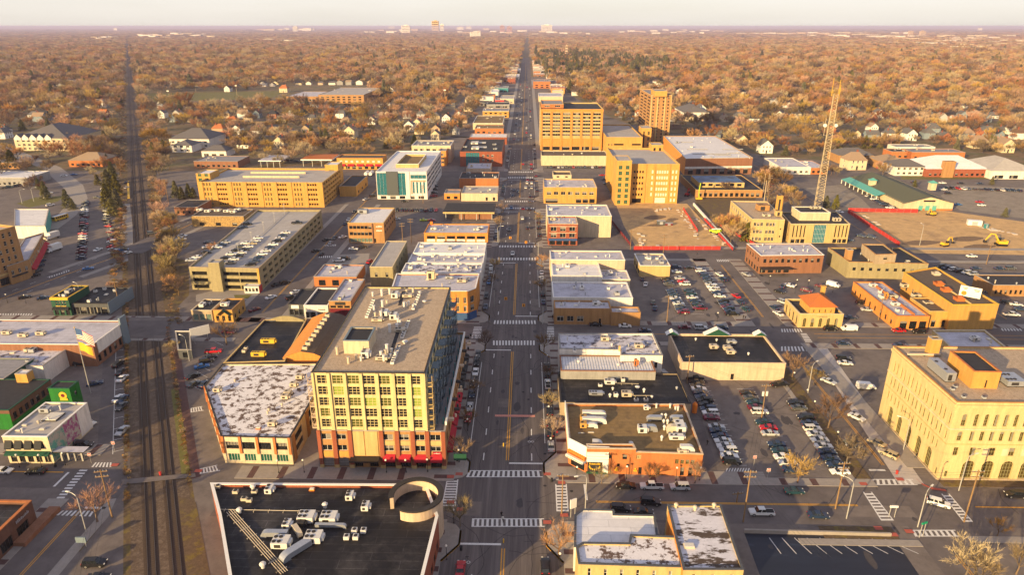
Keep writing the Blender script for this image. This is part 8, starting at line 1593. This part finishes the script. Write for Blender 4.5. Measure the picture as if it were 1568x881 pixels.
for x,y in hs:
 wc=rh.choice(['white','white','cream','pale grey','brick','tan','slate blue']);rc2=rh.choice(['grey','grey','brown','dark','tan','orange']if rh.random()<.4 else['grey','brown','tan']);z_=zone(x,y)
 lab='%s house, %s roof, in trees %s'%(wc,rc2,z_);house(x,y,rh.choice([0,0,PI/2,PI])+rh.uniform(-.05,.05),rh.randrange(5),wc,rc2,lab,lab,rh.uniform(.9,1.15))
# far skyline: real buildings kilometres away
M('far_white',(.72,.66,.58),.8,.08,.02);M('far_tan',(.50,.36,.25),.8,.08,.02);M('far_pink',(.42,.22,.19),.8,.08,.02)
SK=[(667,49,9,14,'far_tan','tall tan tower on the far skyline'),(622,51,11,10,'far_white','white block left of the tall tower on the skyline'),(677,48,5,9,'far_white','white block against the tall tower on the skyline'),(728,57,14,7,'far_white','white apartment slab before the skyline'),(837,49,14,9,'far_white','white office block above the main street end'),(769,50,6,9,'far_pink','pinkish tower left of the main street end'),(780,50,7,8,'far_pink','second pinkish tower at the main street end'),(453,49,6,7,'far_white','pale tower block on the left skyline'),(471,48,12,4,'far_white','wide pale block on the left skyline'),(1393,57,5,7,'far_tan','left one of the twin tan towers on the right skyline'),(1411,57,6,7,'far_tan','right one of the twin tan towers on the right skyline'),(705,46,9,4,'far_white','low white block right of the tall tower'),(718,45,7,4,'far_white','low pale block farther right of the tall tower'),(600,44,8,3,'far_white','small pale block on the horizon'),(178,47,4,3,'far_white','white dot of a building at the railway end'),(1500,47,4,3,'far_white','white dot of a building on the right horizon'),(1222,102,14,4,'far_white','pale roofed building in the right hand woods'),(975,87,24,4,'far_tan','long tan building in the woods beyond the pines'),(867,91,3,18,'far_tan','slender tan tower beside the pines'),(880,90,16,4,'far_white','pale church hall beside the slender tower'),(412,63,12,3,'far_white','pale low block in the left woods'),(440,65,16,3,'far_white','long pale low block in the left woods')]
for px_,py_,w,h,mt,lab in SK:
 x,y=at(px_,py_);D=math.hypot(x,y);k=D/FPX*1.06;ww,hh=w*k,h*k;t=thing('distant_building',lab,'building',(x,y,0));m=MB();m.box(-ww/2,-ww*.3,0,ww/2,ww*.3,hh,bot=False);m.build('wall',[mt],t,off=(0,0,0));m=MB();m.box(-ww*.2,-ww*.12,hh,ww*.2,ww*.12,hh*1.08);m.build('roof_house',[mt],t,off=(0,0,0));m=MB()
 nr=5
 for r_ in range(nr):
  if h>=7:m.box(-ww*.44,-ww*.302,hh*(r_+.4)/nr,ww*.44,-ww*.3,hh*(r_+.7)/nr)
 if h>=7:m.build('window_band',['glass'],t,off=(0,0,0))
rs=random.Random(77)
STRIP=[(140,180,59,61,6),(215,330,53,59,16),(395,480,46,48,8),(560,640,47,52,8),(700,800,46,53,8),(815,905,50,54,8),(950,1100,47,53,14),(1130,1250,52,54,12),(1240,1400,52,60,24),(1340,1568,56,68,44),(1430,1568,62,76,26),(400,440,61,64,4)]
k=0
for x0,x1,y0,y1,n in STRIP:
 for i in range(n):
  px_,py_=x0+(x1-x0)*(i+rs.random())/n,rs.uniform(y0,y1);x,y=at(px_,py_);D=math.hypot(x,y);w=rs.uniform(5,15)*D/FPX;h=rs.uniform(9,16)*max(1,D/5200);d=rs.uniform(.4,1.2)*w
  m=MB();m.box(-w/2,-d/2,0,w/2,d/2,h,0,bot=False);m.box(-w*.47,-d/2-.6,h*.1,w*.47,-d/2,h*.3,1)
  side='left' if px_<340 else('middle' if px_<1120 else 'right');tag(m.build('distant_warehouse',[rs.choice(['far_white','far_white','far_tan','cream_pale']),'far_tan'],loc=(x,y,0)),'pale flat commercial building in the %s part of the horizon strip'%side,'warehouse','pale commercial buildings along the horizon, '+side)
# air
hz=MB();hz.box(-68000,-11000,-1.0,68000,110000,113.0);hb_=hz.build('haze',['void']);tag(hb_,kind='stuff');hm=bpy.data.materials.new('haze_air');hm.use_nodes=True;tn=hm.node_tree;tn.nodes.clear();pv=N(tn,'ShaderNodeVolumePrincipled');pv.inputs['Color'].default_value=(.62,.60,.90,1);pv.inputs['Density'].default_value=HAZE;pv.inputs['Anisotropy'].default_value=0.0
tn.links.new(pv.outputs[0],N(tn,'ShaderNodeOutputMaterial').inputs['Volume']);hb_.data.materials[0]=hm
